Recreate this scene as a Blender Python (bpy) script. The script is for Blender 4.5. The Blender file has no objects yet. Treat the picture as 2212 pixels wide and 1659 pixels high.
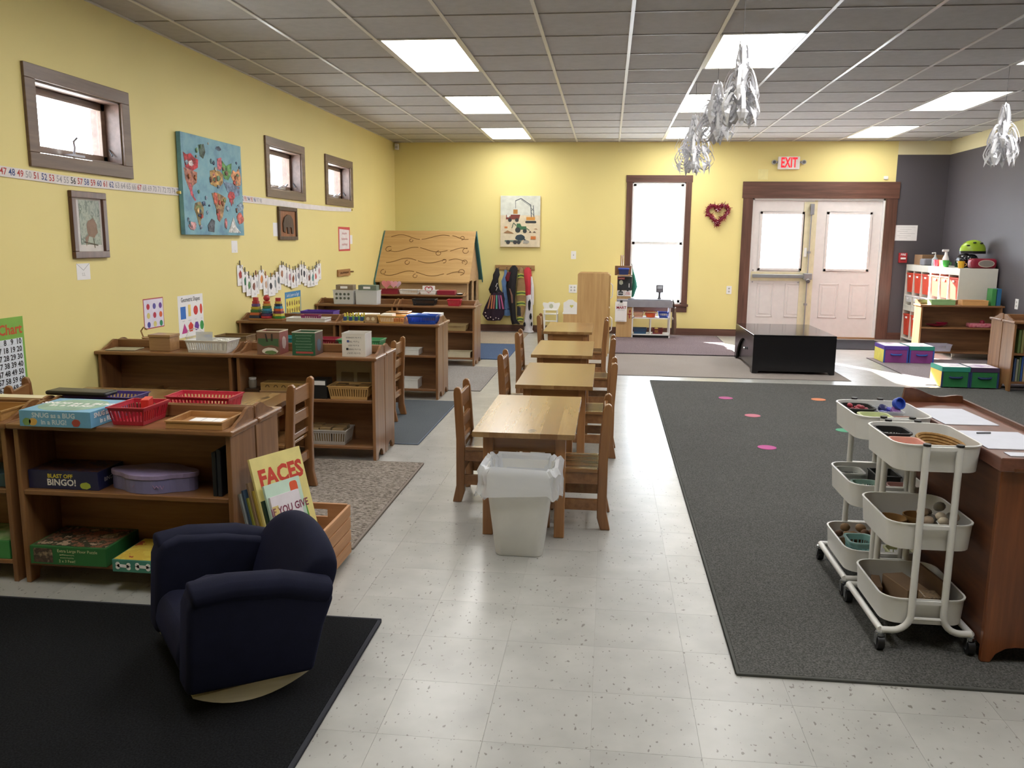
import bpy, bmesh, math, random
from mathutils import Matrix, Vector
random.seed(7)
S = bpy.context.scene
C = S.collection
PI = math.pi

# ------------------------------------------------------------------ camera, world, sun, exposure
W_PX, F_PX = 2212.0, 1820.0
YAW, PITCH, ROLL = 0.11108, 0.16946, 0.00976
CAM_H = 1.375
cam_d = bpy.data.cameras.new('camera')
cam_d.sensor_fit = 'HORIZONTAL'
cam_d.sensor_width = 36.0
cam_d.lens = F_PX / W_PX * 36.0
cam_d.clip_start = 0.05
cam = bpy.data.objects.new('camera', cam_d)
C.objects.link(cam)
_f = Vector((-math.sin(YAW) * math.cos(PITCH), math.cos(YAW) * math.cos(PITCH), -math.sin(PITCH)))
_r = Vector((math.cos(YAW), math.sin(YAW), 0))
_u = _r.cross(_f)
_r2 = _r * math.cos(ROLL) + _u * math.sin(ROLL)
_u2 = _u * math.cos(ROLL) - _r * math.sin(ROLL)
cam.matrix_world = Matrix(((_r2.x, _u2.x, -_f.x, 0), (_r2.y, _u2.y, -_f.y, 0), (_r2.z, _u2.z, -_f.z, CAM_H), (0, 0, 0, 1)))
S.camera = cam

wd = bpy.data.worlds.new('sky')
S.world = wd
wd.use_nodes = True
_b = wd.node_tree.nodes['Background']
_b.inputs[0].default_value = (0.88, 0.94, 1.0, 1)
_b.inputs[1].default_value = 10.0

sun_d = bpy.data.lights.new('sun_offscreen', 'SUN')
sun_d.energy = 60.0
sun_d.angle = math.radians(0.6)
sun_d.color = (1.0, 0.95, 0.86)
sun = bpy.data.objects.new('sun_offscreen', sun_d)
C.objects.link(sun)
sun.rotation_euler = Vector((0.60, -1.0, -0.50)).to_track_quat('-Z', 'Y').to_euler()

S.view_settings.view_transform = 'Standard'
S.view_settings.look = 'None'
S.view_settings.gamma = 1.0
S.view_settings.use_curve_mapping = False
S.view_settings.exposure = 0.36
PANEL_POWER = 11.0

# ------------------------------------------------------------------ materials
def lin(c):
    return c / 12.92 if c <= 0.04045 else ((c + 0.055) / 1.055) ** 2.4

def rgb(*c):
    if len(c) == 1:
        h = c[0].lstrip('#')
        c = tuple(int(h[i:i + 2], 16) for i in (0, 2, 4))
    return (lin(c[0] / 255), lin(c[1] / 255), lin(c[2] / 255), 1)

_M = {}

def _base(name, col, rough, metal=0.0, spec=0.5):
    m = bpy.data.materials.new(name)
    m.use_nodes = True
    nt = m.node_tree
    b = nt.nodes['Principled BSDF']
    b.inputs['Base Color'].default_value = col
    b.inputs['Roughness'].default_value = rough
    b.inputs['Metallic'].default_value = metal
    b.inputs['Specular IOR Level'].default_value = spec
    return m, nt, b

def _coords(nt, scale, rnd=True, rot=(0, 0, 0)):
    tc = nt.nodes.new('ShaderNodeTexCoord')
    mp = nt.nodes.new('ShaderNodeMapping')
    mp.inputs['Scale'].default_value = scale
    mp.inputs['Rotation'].default_value = rot
    if rnd:
        oi = nt.nodes.new('ShaderNodeObjectInfo')
        mul = nt.nodes.new('ShaderNodeMath')
        mul.operation = 'MULTIPLY'
        mul.inputs[1].default_value = 37.0
        nt.links.new(oi.outputs['Random'], mul.inputs[0])
        nt.links.new(mul.outputs[0], mp.inputs['Location'])
    nt.links.new(tc.outputs['Object'], mp.inputs['Vector'])
    return mp

def _noise(nt, vec, scale, detail=3.0, rough=0.55):
    n = nt.nodes.new('ShaderNodeTexNoise')
    n.inputs['Scale'].default_value = scale
    n.inputs['Detail'].default_value = detail
    n.inputs['Roughness'].default_value = rough
    nt.links.new(vec.outputs[0], n.inputs['Vector'])
    return n

def _ramp(nt, fac, stops):
    r = nt.nodes.new('ShaderNodeValToRGB')
    e = r.color_ramp.elements
    while len(e) < len(stops):
        e.new(0.5)
    for i, (p, c) in enumerate(stops):
        e[i].position = p
        e[i].color = c
    nt.links.new(fac, r.inputs['Fac'])
    return r

def _bump(nt, fac, b, strength, dist=0.002):
    bp = nt.nodes.new('ShaderNodeBump')
    bp.inputs['Strength'].default_value = strength
    bp.inputs['Distance'].default_value = dist
    nt.links.new(fac, bp.inputs['Height'])
    nt.links.new(bp.outputs[0], b.inputs['Normal'])

def plain(name, col, rough=0.5, metal=0.0, var=0.06, spec=0.5):
    """flat coloured surface with a little unevenness"""
    if name in _M:
        return _M[name]
    c = rgb(col) if isinstance(col, str) else col
    m, nt, b = _base(name, c, rough, metal, spec)
    v = _coords(nt, (1, 1, 1))
    n = _noise(nt, v, 14.0, 4.0)
    lo = tuple(x * (1 - var) for x in c[:3]) + (1,)
    hi = tuple(min(1, x * (1 + var)) for x in c[:3]) + (1,)
    r = _ramp(nt, n.outputs['Fac'], [(0.3, lo), (0.7, hi)])
    nt.links.new(r.outputs[0], b.inputs['Base Color'])
    _M[name] = m
    return m

def wood(name, light, dark, axis=0, rough=0.32, scale=1.0, knots=False, coat=0.25, bump=0.12):
    if name in _M:
        return _M[name]
    cl, cd = rgb(light), rgb(dark)
    m, nt, b = _base(name, cl, rough)
    b.inputs['Coat Weight'].default_value = coat
    b.inputs['Coat Roughness'].default_value = 0.18
    sc = [22.0 * scale] * 3
    sc[axis] = 1.6 * scale
    v = _coords(nt, sc)
    n = _noise(nt, v, 1.0, 5.0, 0.62)
    r = _ramp(nt, n.outputs['Fac'], [(0.28, cd), (0.5, tuple((a + c) / 2 for a, c in zip(cl, cd))), (0.68, cl)])
    out = r.outputs[0]
    if knots:
        sk = [5.0] * 3
        sk[axis] = 2.6
        v2 = _coords(nt, sk)
        vo = nt.nodes.new('ShaderNodeTexVoronoi')
        vo.inputs['Scale'].default_value = 1.0
        nt.links.new(v2.outputs[0], vo.inputs['Vector'])
        kr = _ramp(nt, vo.outputs['Distance'], [(0.06, (0, 0, 0, 1)), (0.12, (1, 1, 1, 1))])
        mx = nt.nodes.new('ShaderNodeMix')
        mx.data_type = 'RGBA'
        nt.links.new(kr.outputs[0], mx.inputs['Factor'])
        mx.inputs['A'].default_value = tuple(x * 0.38 for x in cd[:3]) + (1,)
        nt.links.new(out, mx.inputs['B'])
        out = mx.outputs['Result']
    nt.links.new(out, b.inputs['Base Color'])
    _bump(nt, n.outputs['Fac'], b, bump, 0.001)
    _M[name] = m
    return m

def carpet(name, c1, c2, c3=None, scale=170.0, ribs=None, bump=0.5):
    if name in _M:
        return _M[name]
    m, nt, b = _base(name, rgb(c1), 0.95, spec=0.12)
    v = _coords(nt, ribs or (1, 1, 1), rnd=False)
    n = _noise(nt, v, scale, 3.0, 0.7)
    big = _noise(nt, v, 2.2, 3.0)
    stops = [(0.36, rgb(c2)), (0.5, rgb(c1)), (0.66, rgb(c3 or c1))]
    r = _ramp(nt, n.outputs['Fac'], stops)
    mx = nt.nodes.new('ShaderNodeMix')
    mx.data_type = 'RGBA'
    mx.blend_type = 'MULTIPLY'
    mx.inputs['Factor'].default_value = 0.35
    rr = _ramp(nt, big.outputs['Fac'], [(0.3, (0.75, 0.75, 0.75, 1)), (0.7, (1, 1, 1, 1))])
    nt.links.new(r.outputs[0], mx.inputs['A'])
    nt.links.new(rr.outputs[0], mx.inputs['B'])
    nt.links.new(mx.outputs['Result'], b.inputs['Base Color'])
    _bump(nt, n.outputs['Fac'], b, bump, 0.004)
    _M[name] = m
    return m

def vinyl(name, joints=False):
    m, nt, b = _base(name, rgb('a6a5a0'), 0.34)
    b.inputs['Coat Weight'].default_value = 0.2
    b.inputs['Coat Roughness'].default_value = 0.2
    v = _coords(nt, (1, 1, 1), rnd=not joints)
    big = _noise(nt, v, 5.0, 3.0)
    r = _ramp(nt, big.outputs['Fac'], [(0.3, rgb('9c9b96')), (0.7, rgb('aeada8'))])
    v2 = _coords(nt, (1.0, 0.55, 1), rnd=not joints)
    fl = _noise(nt, v2, 85.0, 1.0, 0.4)
    fr = _ramp(nt, fl.outputs['Fac'], [(0.262, (1, 1, 1, 1)), (0.305, (0, 0, 0, 1))])
    mx = nt.nodes.new('ShaderNodeMix')
    mx.data_type = 'RGBA'
    nt.links.new(fr.outputs[0], mx.inputs['Factor'])
    nt.links.new(r.outputs[0], mx.inputs['A'])
    mx.inputs['B'].default_value = rgb('75716a')
    out = mx.outputs['Result']
    if joints:
        br = nt.nodes.new('ShaderNodeTexBrick')
        br.offset = 0.0
        br.inputs['Scale'].default_value = 1.0
        br.inputs['Brick Width'].default_value = 0.3
        br.inputs['Row Height'].default_value = 0.3
        br.inputs['Mortar Size'].default_value = 0.0012
        br.inputs['Color1'].default_value = (1, 1, 1, 1)
        br.inputs['Color2'].default_value = (1, 1, 1, 1)
        br.inputs['Mortar'].default_value = (0.7, 0.69, 0.66, 1)
        v3 = _coords(nt, (1, 1, 1), rnd=False)
        v3.inputs['Location'].default_value = (0.01, -0.02, 0)
        nt.links.new(v3.outputs[0], br.inputs['Vector'])
        m2 = nt.nodes.new('ShaderNodeMix')
        m2.data_type = 'RGBA'
        m2.blend_type = 'MULTIPLY'
        m2.inputs['Factor'].default_value = 1.0
        nt.links.new(out, m2.inputs['A'])
        nt.links.new(br.outputs['Color'], m2.inputs['B'])
        out = m2.outputs['Result']
    nt.links.new(out, b.inputs['Base Color'])
    wv = _noise(nt, v, 3.0, 2.0)
    _bump(nt, wv.outputs['Fac'], b, 0.06, 0.004)
    _M[name] = m
    return m

def paint(name, col, rough=0.55, bump=0.06):
    if name in _M:
        return _M[name]
    m, nt, b = _base(name, rgb(col), rough, spec=0.35)
    v = _coords(nt, (1, 1, 1), rnd=False)
    n = _noise(nt, v, 130.0, 3.0)
    n2 = _noise(nt, v, 1.1, 2.0)
    c = rgb(col)
    r = _ramp(nt, n2.outputs['Fac'], [(0.3, tuple(x * 0.95 for x in c[:3]) + (1,)), (0.7, c)])
    nt.links.new(r.outputs[0], b.inputs['Base Color'])
    _bump(nt, n.outputs['Fac'], b, bump, 0.002)
    _M[name] = m
    return m

def emit(name, col, power):
    if name in _M:
        return _M[name]
    m = bpy.data.materials.new(name)
    m.use_nodes = True
    nt = m.node_tree
    for n in list(nt.nodes):
        nt.nodes.remove(n)
    o = nt.nodes.new('ShaderNodeOutputMaterial')
    e = nt.nodes.new('ShaderNodeEmission')
    e.inputs[0].default_value = col
    e.inputs[1].default_value = power
    nt.links.new(e.outputs[0], o.inputs[0])
    _M[name] = m
    return m

def glass(name='window_glass', tint=(0.96, 0.98, 1, 1), gloss=0.06):
    if name in _M:
        return _M[name]
    m = bpy.data.materials.new(name)
    m.use_nodes = True
    nt = m.node_tree
    for n in list(nt.nodes):
        nt.nodes.remove(n)
    o = nt.nodes.new('ShaderNodeOutputMaterial')
    t = nt.nodes.new('ShaderNodeBsdfTransparent')
    t.inputs[0].default_value = tint
    g = nt.nodes.new('ShaderNodeBsdfGlossy')
    g.inputs['Roughness'].default_value = 0.05
    mx = nt.nodes.new('ShaderNodeMixShader')
    mx.inputs[0].default_value = gloss
    nt.links.new(t.outputs[0], mx.inputs[1])
    nt.links.new(g.outputs[0], mx.inputs[2])
    nt.links.new(mx.outputs[0], o.inputs[0])
    _M[name] = m
    return m

def clear_plastic(name, tint, alpha=0.45):
    if name in _M:
        return _M[name]
    m, nt, b = _base(name, rgb(tint), 0.25)
    b.inputs['Alpha'].default_value = alpha
    _M[name] = m
    return m

def speckle(name, cols, scale=9.0, rough=0.5, stretch=(1, 1, 1)):
    """printed picture area: coloured patches"""
    if name in _M:
        return _M[name]
    m, nt, b = _base(name, rgb(cols[0]), rough)
    v = _coords(nt, stretch)
    n = _noise(nt, v, scale, 4.0, 0.65)
    k = len(cols)
    r = _ramp(nt, n.outputs['Fac'], [(0.34 + 0.32 * i / max(1, k - 1), rgb(c)) for i, c in enumerate(cols)])
    r.color_ramp.interpolation = 'CONSTANT' if k > 3 else 'LINEAR'
    nt.links.new(r.outputs[0], b.inputs['Base Color'])
    _M[name] = m
    return m

# ------------------------------------------------------------------ mesh helpers
class MB:
    def __init__(s):
        s.v, s.f = [], []

    def add(s, vs, fs):
        o = len(s.v)
        s.v += [tuple(p) for p in vs]
        s.f += [tuple(i + o for i in f) for f in fs]
        return s

    def box(s, x0, x1, y0, y1, z0, z1):
        return s.add([(x0, y0, z0), (x1, y0, z0), (x1, y1, z0), (x0, y1, z0), (x0, y0, z1), (x1, y0, z1), (x1, y1, z1), (x0, y1, z1)],
                     [(0, 3, 2, 1), (4, 5, 6, 7), (0, 1, 5, 4), (1, 2, 6, 5), (2, 3, 7, 6), (3, 0, 4, 7)])

    def frustum(s, b, t, z0, z1):
        """b, t = (x0,x1,y0,y1) at bottom and top"""
        return s.add([(b[0], b[2], z0), (b[1], b[2], z0), (b[1], b[3], z0), (b[0], b[3], z0), (t[0], t[2], z1), (t[1], t[2], z1), (t[1], t[3], z1), (t[0], t[3], z1)],
                     [(0, 3, 2, 1), (4, 5, 6, 7), (0, 1, 5, 4), (1, 2, 6, 5), (2, 3, 7, 6), (3, 0, 4, 7)])

    def prism(s, poly, a0, a1, axis=1):
        """extrude a 2-D polygon along axis between a0 and a1; axis 1: poly=(x,z); axis 0: poly=(y,z); axis 2: poly=(x,y)"""
        n = len(poly)
        def P(p, a):
            return {0: (a, p[0], p[1]), 1: (p[0], a, p[1]), 2: (p[0], p[1], a)}[axis]
        vs = [P(p, a0) for p in poly] + [P(p, a1) for p in poly]
        fs = [tuple(range(n)), tuple(range(2 * n - 1, n - 1, -1))] + [(i, i + n, (i + 1) % n + n, (i + 1) % n) for i in range(n)]
        return s.add(vs, fs)

    def ring(s, pts_lo, pts_hi, close=True):
        n = len(pts_lo)
        vs = list(pts_lo) + list(pts_hi)
        return s.add(vs, [(i, (i + 1) % n, (i + 1) % n + n, i + n) for i in range(n if close else n - 1)])

    def loft(s, loops, cap=True, close=True):
        n = len(loops[0])
        vs = [p for l in loops for p in l]
        fs = []
        for k in range(len(loops) - 1):
            for i in range(n if close else n - 1):
                j = (i + 1) % n
                fs.append((k * n + i, k * n + j, (k + 1) * n + j, (k + 1) * n + i))
        if cap:
            fs.append(tuple(range(n - 1, -1, -1)))
            fs.append(tuple(range((len(loops) - 1) * n, len(loops) * n)))
        return s.add(vs, fs)

    def lathe(s, prof, c=(0, 0, 0), n=16, cap=True):
        loops = [[(c[0] + r * math.cos(2 * PI * i / n), c[1] + r * math.sin(2 * PI * i / n), c[2] + z) for i in range(n)] for r, z in prof]
        return s.loft(loops, cap)

    def cyl(s, p, q, r, n=10, r2=None):
        return s.tube([p, q], r, n, r2=r2)

    def tube(s, path, r, n=8, r2=None, closed=False):
        P = [Vector(p) for p in path]
        loops = []
        k = len(P)
        up = None
        for i in range(k):
            if closed:
                d = (P[(i + 1) % k] - P[i - 1]).normalized()
            else:
                d = (P[min(i + 1, k - 1)] - P[max(i - 1, 0)]).normalized()
            if up is None:
                up = Vector((0, 0, 1)) if abs(d.z) < 0.9 else Vector((1, 0, 0))
            a = d.cross(up)
            if a.length < 1e-5:
                a = d.cross(Vector((0.3, 0.7, 0.2)))
            a.normalize()
            b2 = a.cross(d).normalized()
            up = b2
            rr = r if r2 is None else r + (r2 - r) * i / (k - 1)
            loops.append([tuple(P[i] + a * rr * math.cos(2 * PI * j / n) + b2 * rr * math.sin(2 * PI * j / n)) for j in range(n)])
        if closed:
            loops.append(loops[0])
        return s.loft(loops, cap=not closed)

    def sphere(s, c, r, n=12, m=8, sz=1.0):
        prof = [(max(1e-4, r * math.sin(PI * i / m)), -r * sz * math.cos(PI * i / m)) for i in range(m + 1)]
        return s.lathe(prof, c, n)

    def poly(s, pts, z=0.0):
        """flat polygon in local u,v plane with height z"""
        return s.add([(p[0], p[1], z) for p in pts], [tuple(range(len(pts)))])

    def xf(s, M):
        s.v = [tuple(M @ Vector(p)) for p in s.v]
        return s

    def mesh(s, name, mat, smooth=False, bevel=0.0, seg=2):
        me = bpy.data.meshes.new(name)
        me.from_pydata(s.v, [], s.f)
        bm = bmesh.new()
        bm.from_mesh(me)
        bmesh.ops.remove_doubles(bm, verts=bm.verts, dist=1e-6)
        bmesh.ops.recalc_face_normals(bm, faces=bm.faces)
        if bevel > 0:
            es = [e for e in bm.edges if len(e.link_faces) == 2 and e.calc_face_angle(0) > 0.5]
            bmesh.ops.bevel(bm, geom=es, offset=bevel, segments=seg, affect='EDGES', profile=0.5, clamp_overlap=True)
        if smooth:
            for f in bm.faces:
                f.smooth = True
            for e in bm.edges:
                if len(e.link_faces) == 2 and e.calc_face_angle(0) > 0.7:
                    e.smooth = False
        bm.to_mesh(me)
        bm.free()
        me.materials.append(mat)
        return me

    def build(s, name, mat, parent=None, smooth=False, bevel=0.0, seg=2, mw=None):
        o = bpy.data.objects.new(name, s.mesh(name, mat, smooth, bevel, seg))
        C.objects.link(o)
        if parent is not None:
            o.parent = parent
        if mw is not None:
            o.matrix_world = mw
        return o

def tag(o, label, cat, group=None):
    o['label'] = label
    o['category'] = cat
    if group:
        o['group'] = group
    return o

def thing(name, label, cat, loc=(0, 0, 0), rz=0.0, group=None, mw=None):
    o = bpy.data.objects.new(name, None)
    o.empty_display_size = 0.05
    C.objects.link(o)
    if mw is not None:
        o.matrix_world = mw
    else:
        o.location = loc
        o.rotation_euler = (0, 0, rz)
    return tag(o, label, cat, group)

def struct(o):
    o['kind'] = 'structure'
    return o

def copy_tree(o, parent=None):
    c = o.copy()
    C.objects.link(c)
    c.parent = parent
    for ch in o.children:
        copy_tree(ch, c)
    return c

def frame_m(o, u, v):
    """matrix whose local x is u, y is v, z is u x v, at o"""
    u, v = Vector(u).normalized(), Vector(v).normalized()
    n = u.cross(v)
    return Matrix(((u.x, v.x, n.x, o[0]), (u.y, v.y, n.y, o[1]), (u.z, v.z, n.z, o[2]), (0, 0, 0, 1)))

LW = -3.225      # left wall face
BW = 12.73       # far wall face
RW = 4.70        # right wall face
CZ = 2.793       # ceiling
def on_left(y, z):      # u = +y, v = up, normal +x
    return frame_m((LW, y, z), (0, 1, 0), (0, 0, 1))
def on_back(x, z):      # u = +x, v = up, normal -y
    return frame_m((x, BW, z), (1, 0, 0), (0, 0, 1))

_txt_cache = {}
def text(body, size, mat, parent, loc=(0, 0, 0.001), rot=(0, 0, 0), align='CENTER', name='lettering', sx=1.0, bold=0.0, shear=0.0, spacing=1.0, line=1.0):
    cu = bpy.data.curves.new('txt', 'FONT')
    cu.body = body
    cu.size = size
    cu.align_x = align
    cu.align_y = 'CENTER'
    cu.resolution_u = 2
    cu.offset = bold
    cu.shear = shear
    cu.space_character = spacing
    cu.space_line = line
    tmp = bpy.data.objects.new('txt', cu)
    me = bpy.data.meshes.new_from_object(tmp)
    bpy.data.objects.remove(tmp)
    bpy.data.curves.remove(cu)
    me.name = name
    me.materials.clear()
    me.materials.append(mat)
    o = bpy.data.objects.new(name, me)
    C.objects.link(o)
    o.parent = parent
    o.location = loc
    o.rotation_euler = rot
    o.scale = (sx, 1, 1)
    return o

def scribble(parent, w, lines, pitch, mat, loc, rot=(0, 0, 0), amp=0.006, seed=1):
    """rows of illegible handwriting-like strokes in the local x-y plane"""
    rn = random.Random(seed)
    for k in range(lines):
        ww = w * rn.uniform(0.7, 1.0)
        n = max(6, int(ww / (amp * 0.9)))
        pts = [(-ww / 2 + ww * i / n, -k * pitch + amp * (1 if i % 2 else -1) * rn.uniform(0.4, 1.0), 0) for i in range(n + 1)]
        o = MB().tube(pts, amp * 0.16, 4).build('faint_writing', mat, parent)
        o.location = loc
        o.rotation_euler = rot

def circle(cx, cy, r, n=20, ry=None, a0=0.0):
    return [(cx + r * math.cos(a0 + 2 * PI * i / n), cy + (ry or r) * math.sin(a0 + 2 * PI * i / n)) for i in range(n)]

def rrect(x0, x1, y0, y1, r, n=4):
    pts = []
    for cx, cy, a in ((x1 - r, y1 - r, 0), (x0 + r, y1 - r, PI / 2), (x0 + r, y0 + r, PI), (x1 - r, y0 + r, 1.5 * PI)):
        for i in range(n + 1):
            t = a + PI / 2 * i / n
            pts.append((cx + r * math.cos(t), cy + r * math.sin(t)))
    return pts

def heart(cx, cy, s, n=28):
    pts = []
    for i in range(n):
        t = 2 * PI * i / n
        pts.append((cx + s * 16 * math.sin(t) ** 3 / 17, cy + s * (13 * math.cos(t) - 5 * math.cos(2 * t) - 2 * math.cos(3 * t) - math.cos(4 * t)) / 17))
    return pts

def blob(cx, cy, rx, ry, seed, n=14, amp=0.3):
    rn = random.Random(seed)
    return [(cx + rx * (1 + amp * rn.uniform(-1, 1)) * math.cos(2 * PI * i / n), cy + ry * (1 + amp * rn.uniform(-1, 1)) * math.sin(2 * PI * i / n)) for i in range(n)]

# ------------------------------------------------------------------ common materials
YELLOW = paint('yellow_wall_paint', 'ebdb94')
CREAM = paint('cream_wall_paint', 'e6dcb4')
GRAYP = paint('gray_wall_paint', '565257')
TRIM = wood('dark_brown_trim', '6e4a3c', '472c22', 2, rough=0.42, coat=0.1)
TRIMX = wood('dark_brown_trim_horizontal', '6e4a3c', '472c22', 0, rough=0.42, coat=0.1)
TRIMY = wood('umber_trim', '6f564a', '503c32', 1, rough=0.45, coat=0.1)
WHITE = plain('white_enamel', 'e9e8e6', 0.35, var=0.02)
DOORW = plain('white_door_paint', 'dcd6d4', 0.4, var=0.03)
PAPER = plain('white_paper', 'eeecec', 0.8, var=0.02)
BLACK = plain('black_plastic', '17171a', 0.4)
CHROME = plain('polished_metal', 'c9ccd0', 0.2, 1.0)
STEEL = plain('grey_metal', '9a9aa0', 0.4, 0.7)
GLASS = glass()
# ------------------------------------------------------------------ the room
def slab_with_holes(mb, a0, a1, z0, z1, holes, t0, t1, axis):
    """wall slab between a0..a1 (along the wall) and z0..z1, with rectangular holes (a0,a1,z0,z1); t0..t1 thickness; axis = normal axis"""
    A = sorted({a0, a1, *[h[0] for h in holes], *[h[1] for h in holes]})
    Z = sorted({z0, z1, *[h[2] for h in holes], *[h[3] for h in holes]})
    for i in range(len(A) - 1):
        for j in range(len(Z) - 1):
            ca, cz = (A[i] + A[i + 1]) / 2, (Z[j] + Z[j + 1]) / 2
            if any(h[0] < ca < h[1] and h[2] < cz < h[3] for h in holes):
                continue
            if axis == 0:
                mb.box(t0, t1, A[i], A[i + 1], Z[j], Z[j + 1])
            else:
                mb.box(A[i], A[i + 1], t0, t1, Z[j], Z[j + 1])

FRONT = -2.6
WIN_L = [(4.59, 5.445), (7.91, 8.765), (9.61, 10.465)]
mb = MB()
slab_with_holes(mb, FRONT, BW + 0.2, 0, CZ + 0.12, [(a, b, 1.835, 2.235) for a, b in WIN_L], LW - 0.2, LW, 0)
struct(mb.build('wall_left', YELLOW))
mb = MB()
slab_with_holes(mb, LW, 4.0, 0, CZ + 0.12, [(0.325, 1.09, 0.46, 2.22), (2.05, 3.885, 0, 2.0)], BW, BW + 0.2, 1)
wb = struct(mb.build('wall_back', YELLOW))
MB().box(4.0, RW + 0.2, BW, BW + 0.2, 0, 2.605).build('gray_section', GRAYP, wb)
MB().box(4.0, RW + 0.2, BW, BW + 0.2, 2.605, CZ + 0.12).build('cream_section', CREAM, wb)
wr = struct(MB().box(RW, RW + 0.2, FRONT, BW, 0, 2.605).build('wall_right', GRAYP))
MB().box(RW, RW + 0.2, FRONT, BW, 2.605, CZ + 0.12).build('cream_section', CREAM, wr)
struct(MB().box(LW - 0.2, RW + 0.2, FRONT - 0.2, FRONT, 0, CZ + 0.12).build('wall_front', YELLOW))
# snow outside
struct(MB().box(-40, 40, -30, 60, -0.35, -0.25).build('ground', plain('snow', 'e8ecf2', 0.9)))

# floor: base sheet plus separate vinyl tiles where the floor shows
floor = struct(MB().box(LW - 0.2, RW + 0.2, FRONT - 0.2, BW + 0.2, -0.1, -0.0015).build('floor', vinyl('vinyl_floor_sheet', True)))
VT = vinyl('vinyl_tile')
tile_me = MB().box(0.0004, 0.2996, 0.0004, 0.2996, -0.0012, 0.0).mesh('vinyl_tile', VT)
def floor_tile(i, j):
    o = bpy.data.objects.new('vinyl_tile', tile_me)
    C.objects.link(o)
    o.parent = floor
    o.location = (-0.01 + 0.3 * i, 0.02 + 0.3 * j, 0)
cells = set()
for j in range(5, 42):
    y = 0.02 + 0.3 * j
    if y < 12.6:
        for i in range(-4, 2):
            cells.add((i, j))
for j in range(5, 9):
    for i in range(-3, 6):
        cells.add((i, j))
for j in range(9, 13):
    for i in range(-8, -3):
        cells.add((i, j))
for j in range(28, 36):
    for i in range(6, 12):
        if i >= 8 or j < 30:
            cells.add((i, j))
cells = sorted(cells, key=lambda c: c[1])[:298]
for c in cells:
    floor_tile(*c)

# ceiling: hung grid of separate tiles (0.6096 m), tees a little below the tiles
T = 0.6096
GX0 = -2.9374            # first main tee seen
GY0 = 9.2936 * T         # cross row A
TILE_M = plain('ceiling_tile_board', 'b4b1b0', 0.95, var=0.05)
_nt = TILE_M.node_tree
_nn = _noise(_nt, _coords(_nt, (1, 1, 1)), 95.0, 4.0, 0.7)
_bump(_nt, _nn.outputs['Fac'], _nt.nodes['Principled BSDF'], 0.5, 0.003)
TEE_M = plain('white_tee_enamel', 'cfccc8', 0.3, var=0.02)
ceiling = struct(MB().box(LW - 0.2, RW + 0.2, FRONT - 0.2, BW + 0.2, CZ + 0.03, CZ + 0.12).build('ceiling', TILE_M))
cols = [(-1, LW, GX0)] + [(k, GX0 + k * T, GX0 + (k + 1) * T) for k in range(12)] + [(12, GX0 + 12 * T, RW)]
rows = [(j, GY0 + j * T, min(GY0 + (j + 1) * T, BW)) for j in range(-20, 12)]
rows = [r for r in rows if r[1] > FRONT - 0.6 and r[2] > FRONT]
LIGHTS = [(c, r) for c in (2, 6, 10) for r in (1, 5, 9, -3, -7)]
lit = {(c, r + k) for c, r in LIGHTS for k in (0, 1)}
G = 0.006
full_me = MB().box(G, T - G, G, T - G, CZ + 0.004, CZ + 0.02).mesh('ceiling_tile', TILE_M, bevel=0.003, seg=1)
rest = MB()
for j, y0, y1 in rows:
    for k, x0, x1 in cols:
        if (k, j) in lit:
            continue
        if j < -2:
            rest.box(x0 + G, x1 - G, max(y0, FRONT) + G, y1 - G, CZ + 0.004, CZ + 0.02)
            continue
        if x1 - x0 > 0.6 and y1 - y0 > 0.6:
            o = bpy.data.objects.new('ceiling_tile', full_me)
            o.location = (x0, y0, 0)
        else:
            o = bpy.data.objects.new('ceiling_tile', MB().box(x0 + G, x1 - G, y0 + G, y1 - G, CZ + 0.004, CZ + 0.02).mesh('ceiling_tile', TILE_M))
        C.objects.link(o)
        o.parent = ceiling
r = rest.build('ceiling_tile', TILE_M, ceiling)
r['kind'] = 'stuff'
for k in range(13):
    x = GX0 + k * T
    MB().box(x - 0.012, x + 0.012, FRONT, BW - 0.001, CZ - 0.004, CZ + 0.003).build('main_tee', TEE_M, ceiling)
CT = plain('cross_tee_enamel', '9c9690', 0.5)
for j in range(-17, 12):
    y = GY0 + j * T
    cuts = sorted(c for c, r0 in LIGHTS if r0 + 1 == j)      # a tee stops at a light fixture
    xa = LW + 0.001
    for c in cuts + [None]:
        xz = RW - 0.001 if c is None else GX0 + c * T
        MB().box(xa, xz, y - 0.007, y + 0.007, CZ - 0.001, CZ + 0.003).build('cross_tee', CT, ceiling)
        if c is not None:
            xa = GX0 + (c + 1) * T
MB().box(LW + 0.0005, LW + 0.022, FRONT, BW, CZ - 0.003, CZ + 0.003).build('edge_trim', TEE_M, ceiling)
MB().box(LW, RW, BW - 0.022, BW - 0.0005, CZ - 0.003, CZ + 0.003).build('edge_trim', TEE_M, ceiling)

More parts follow.
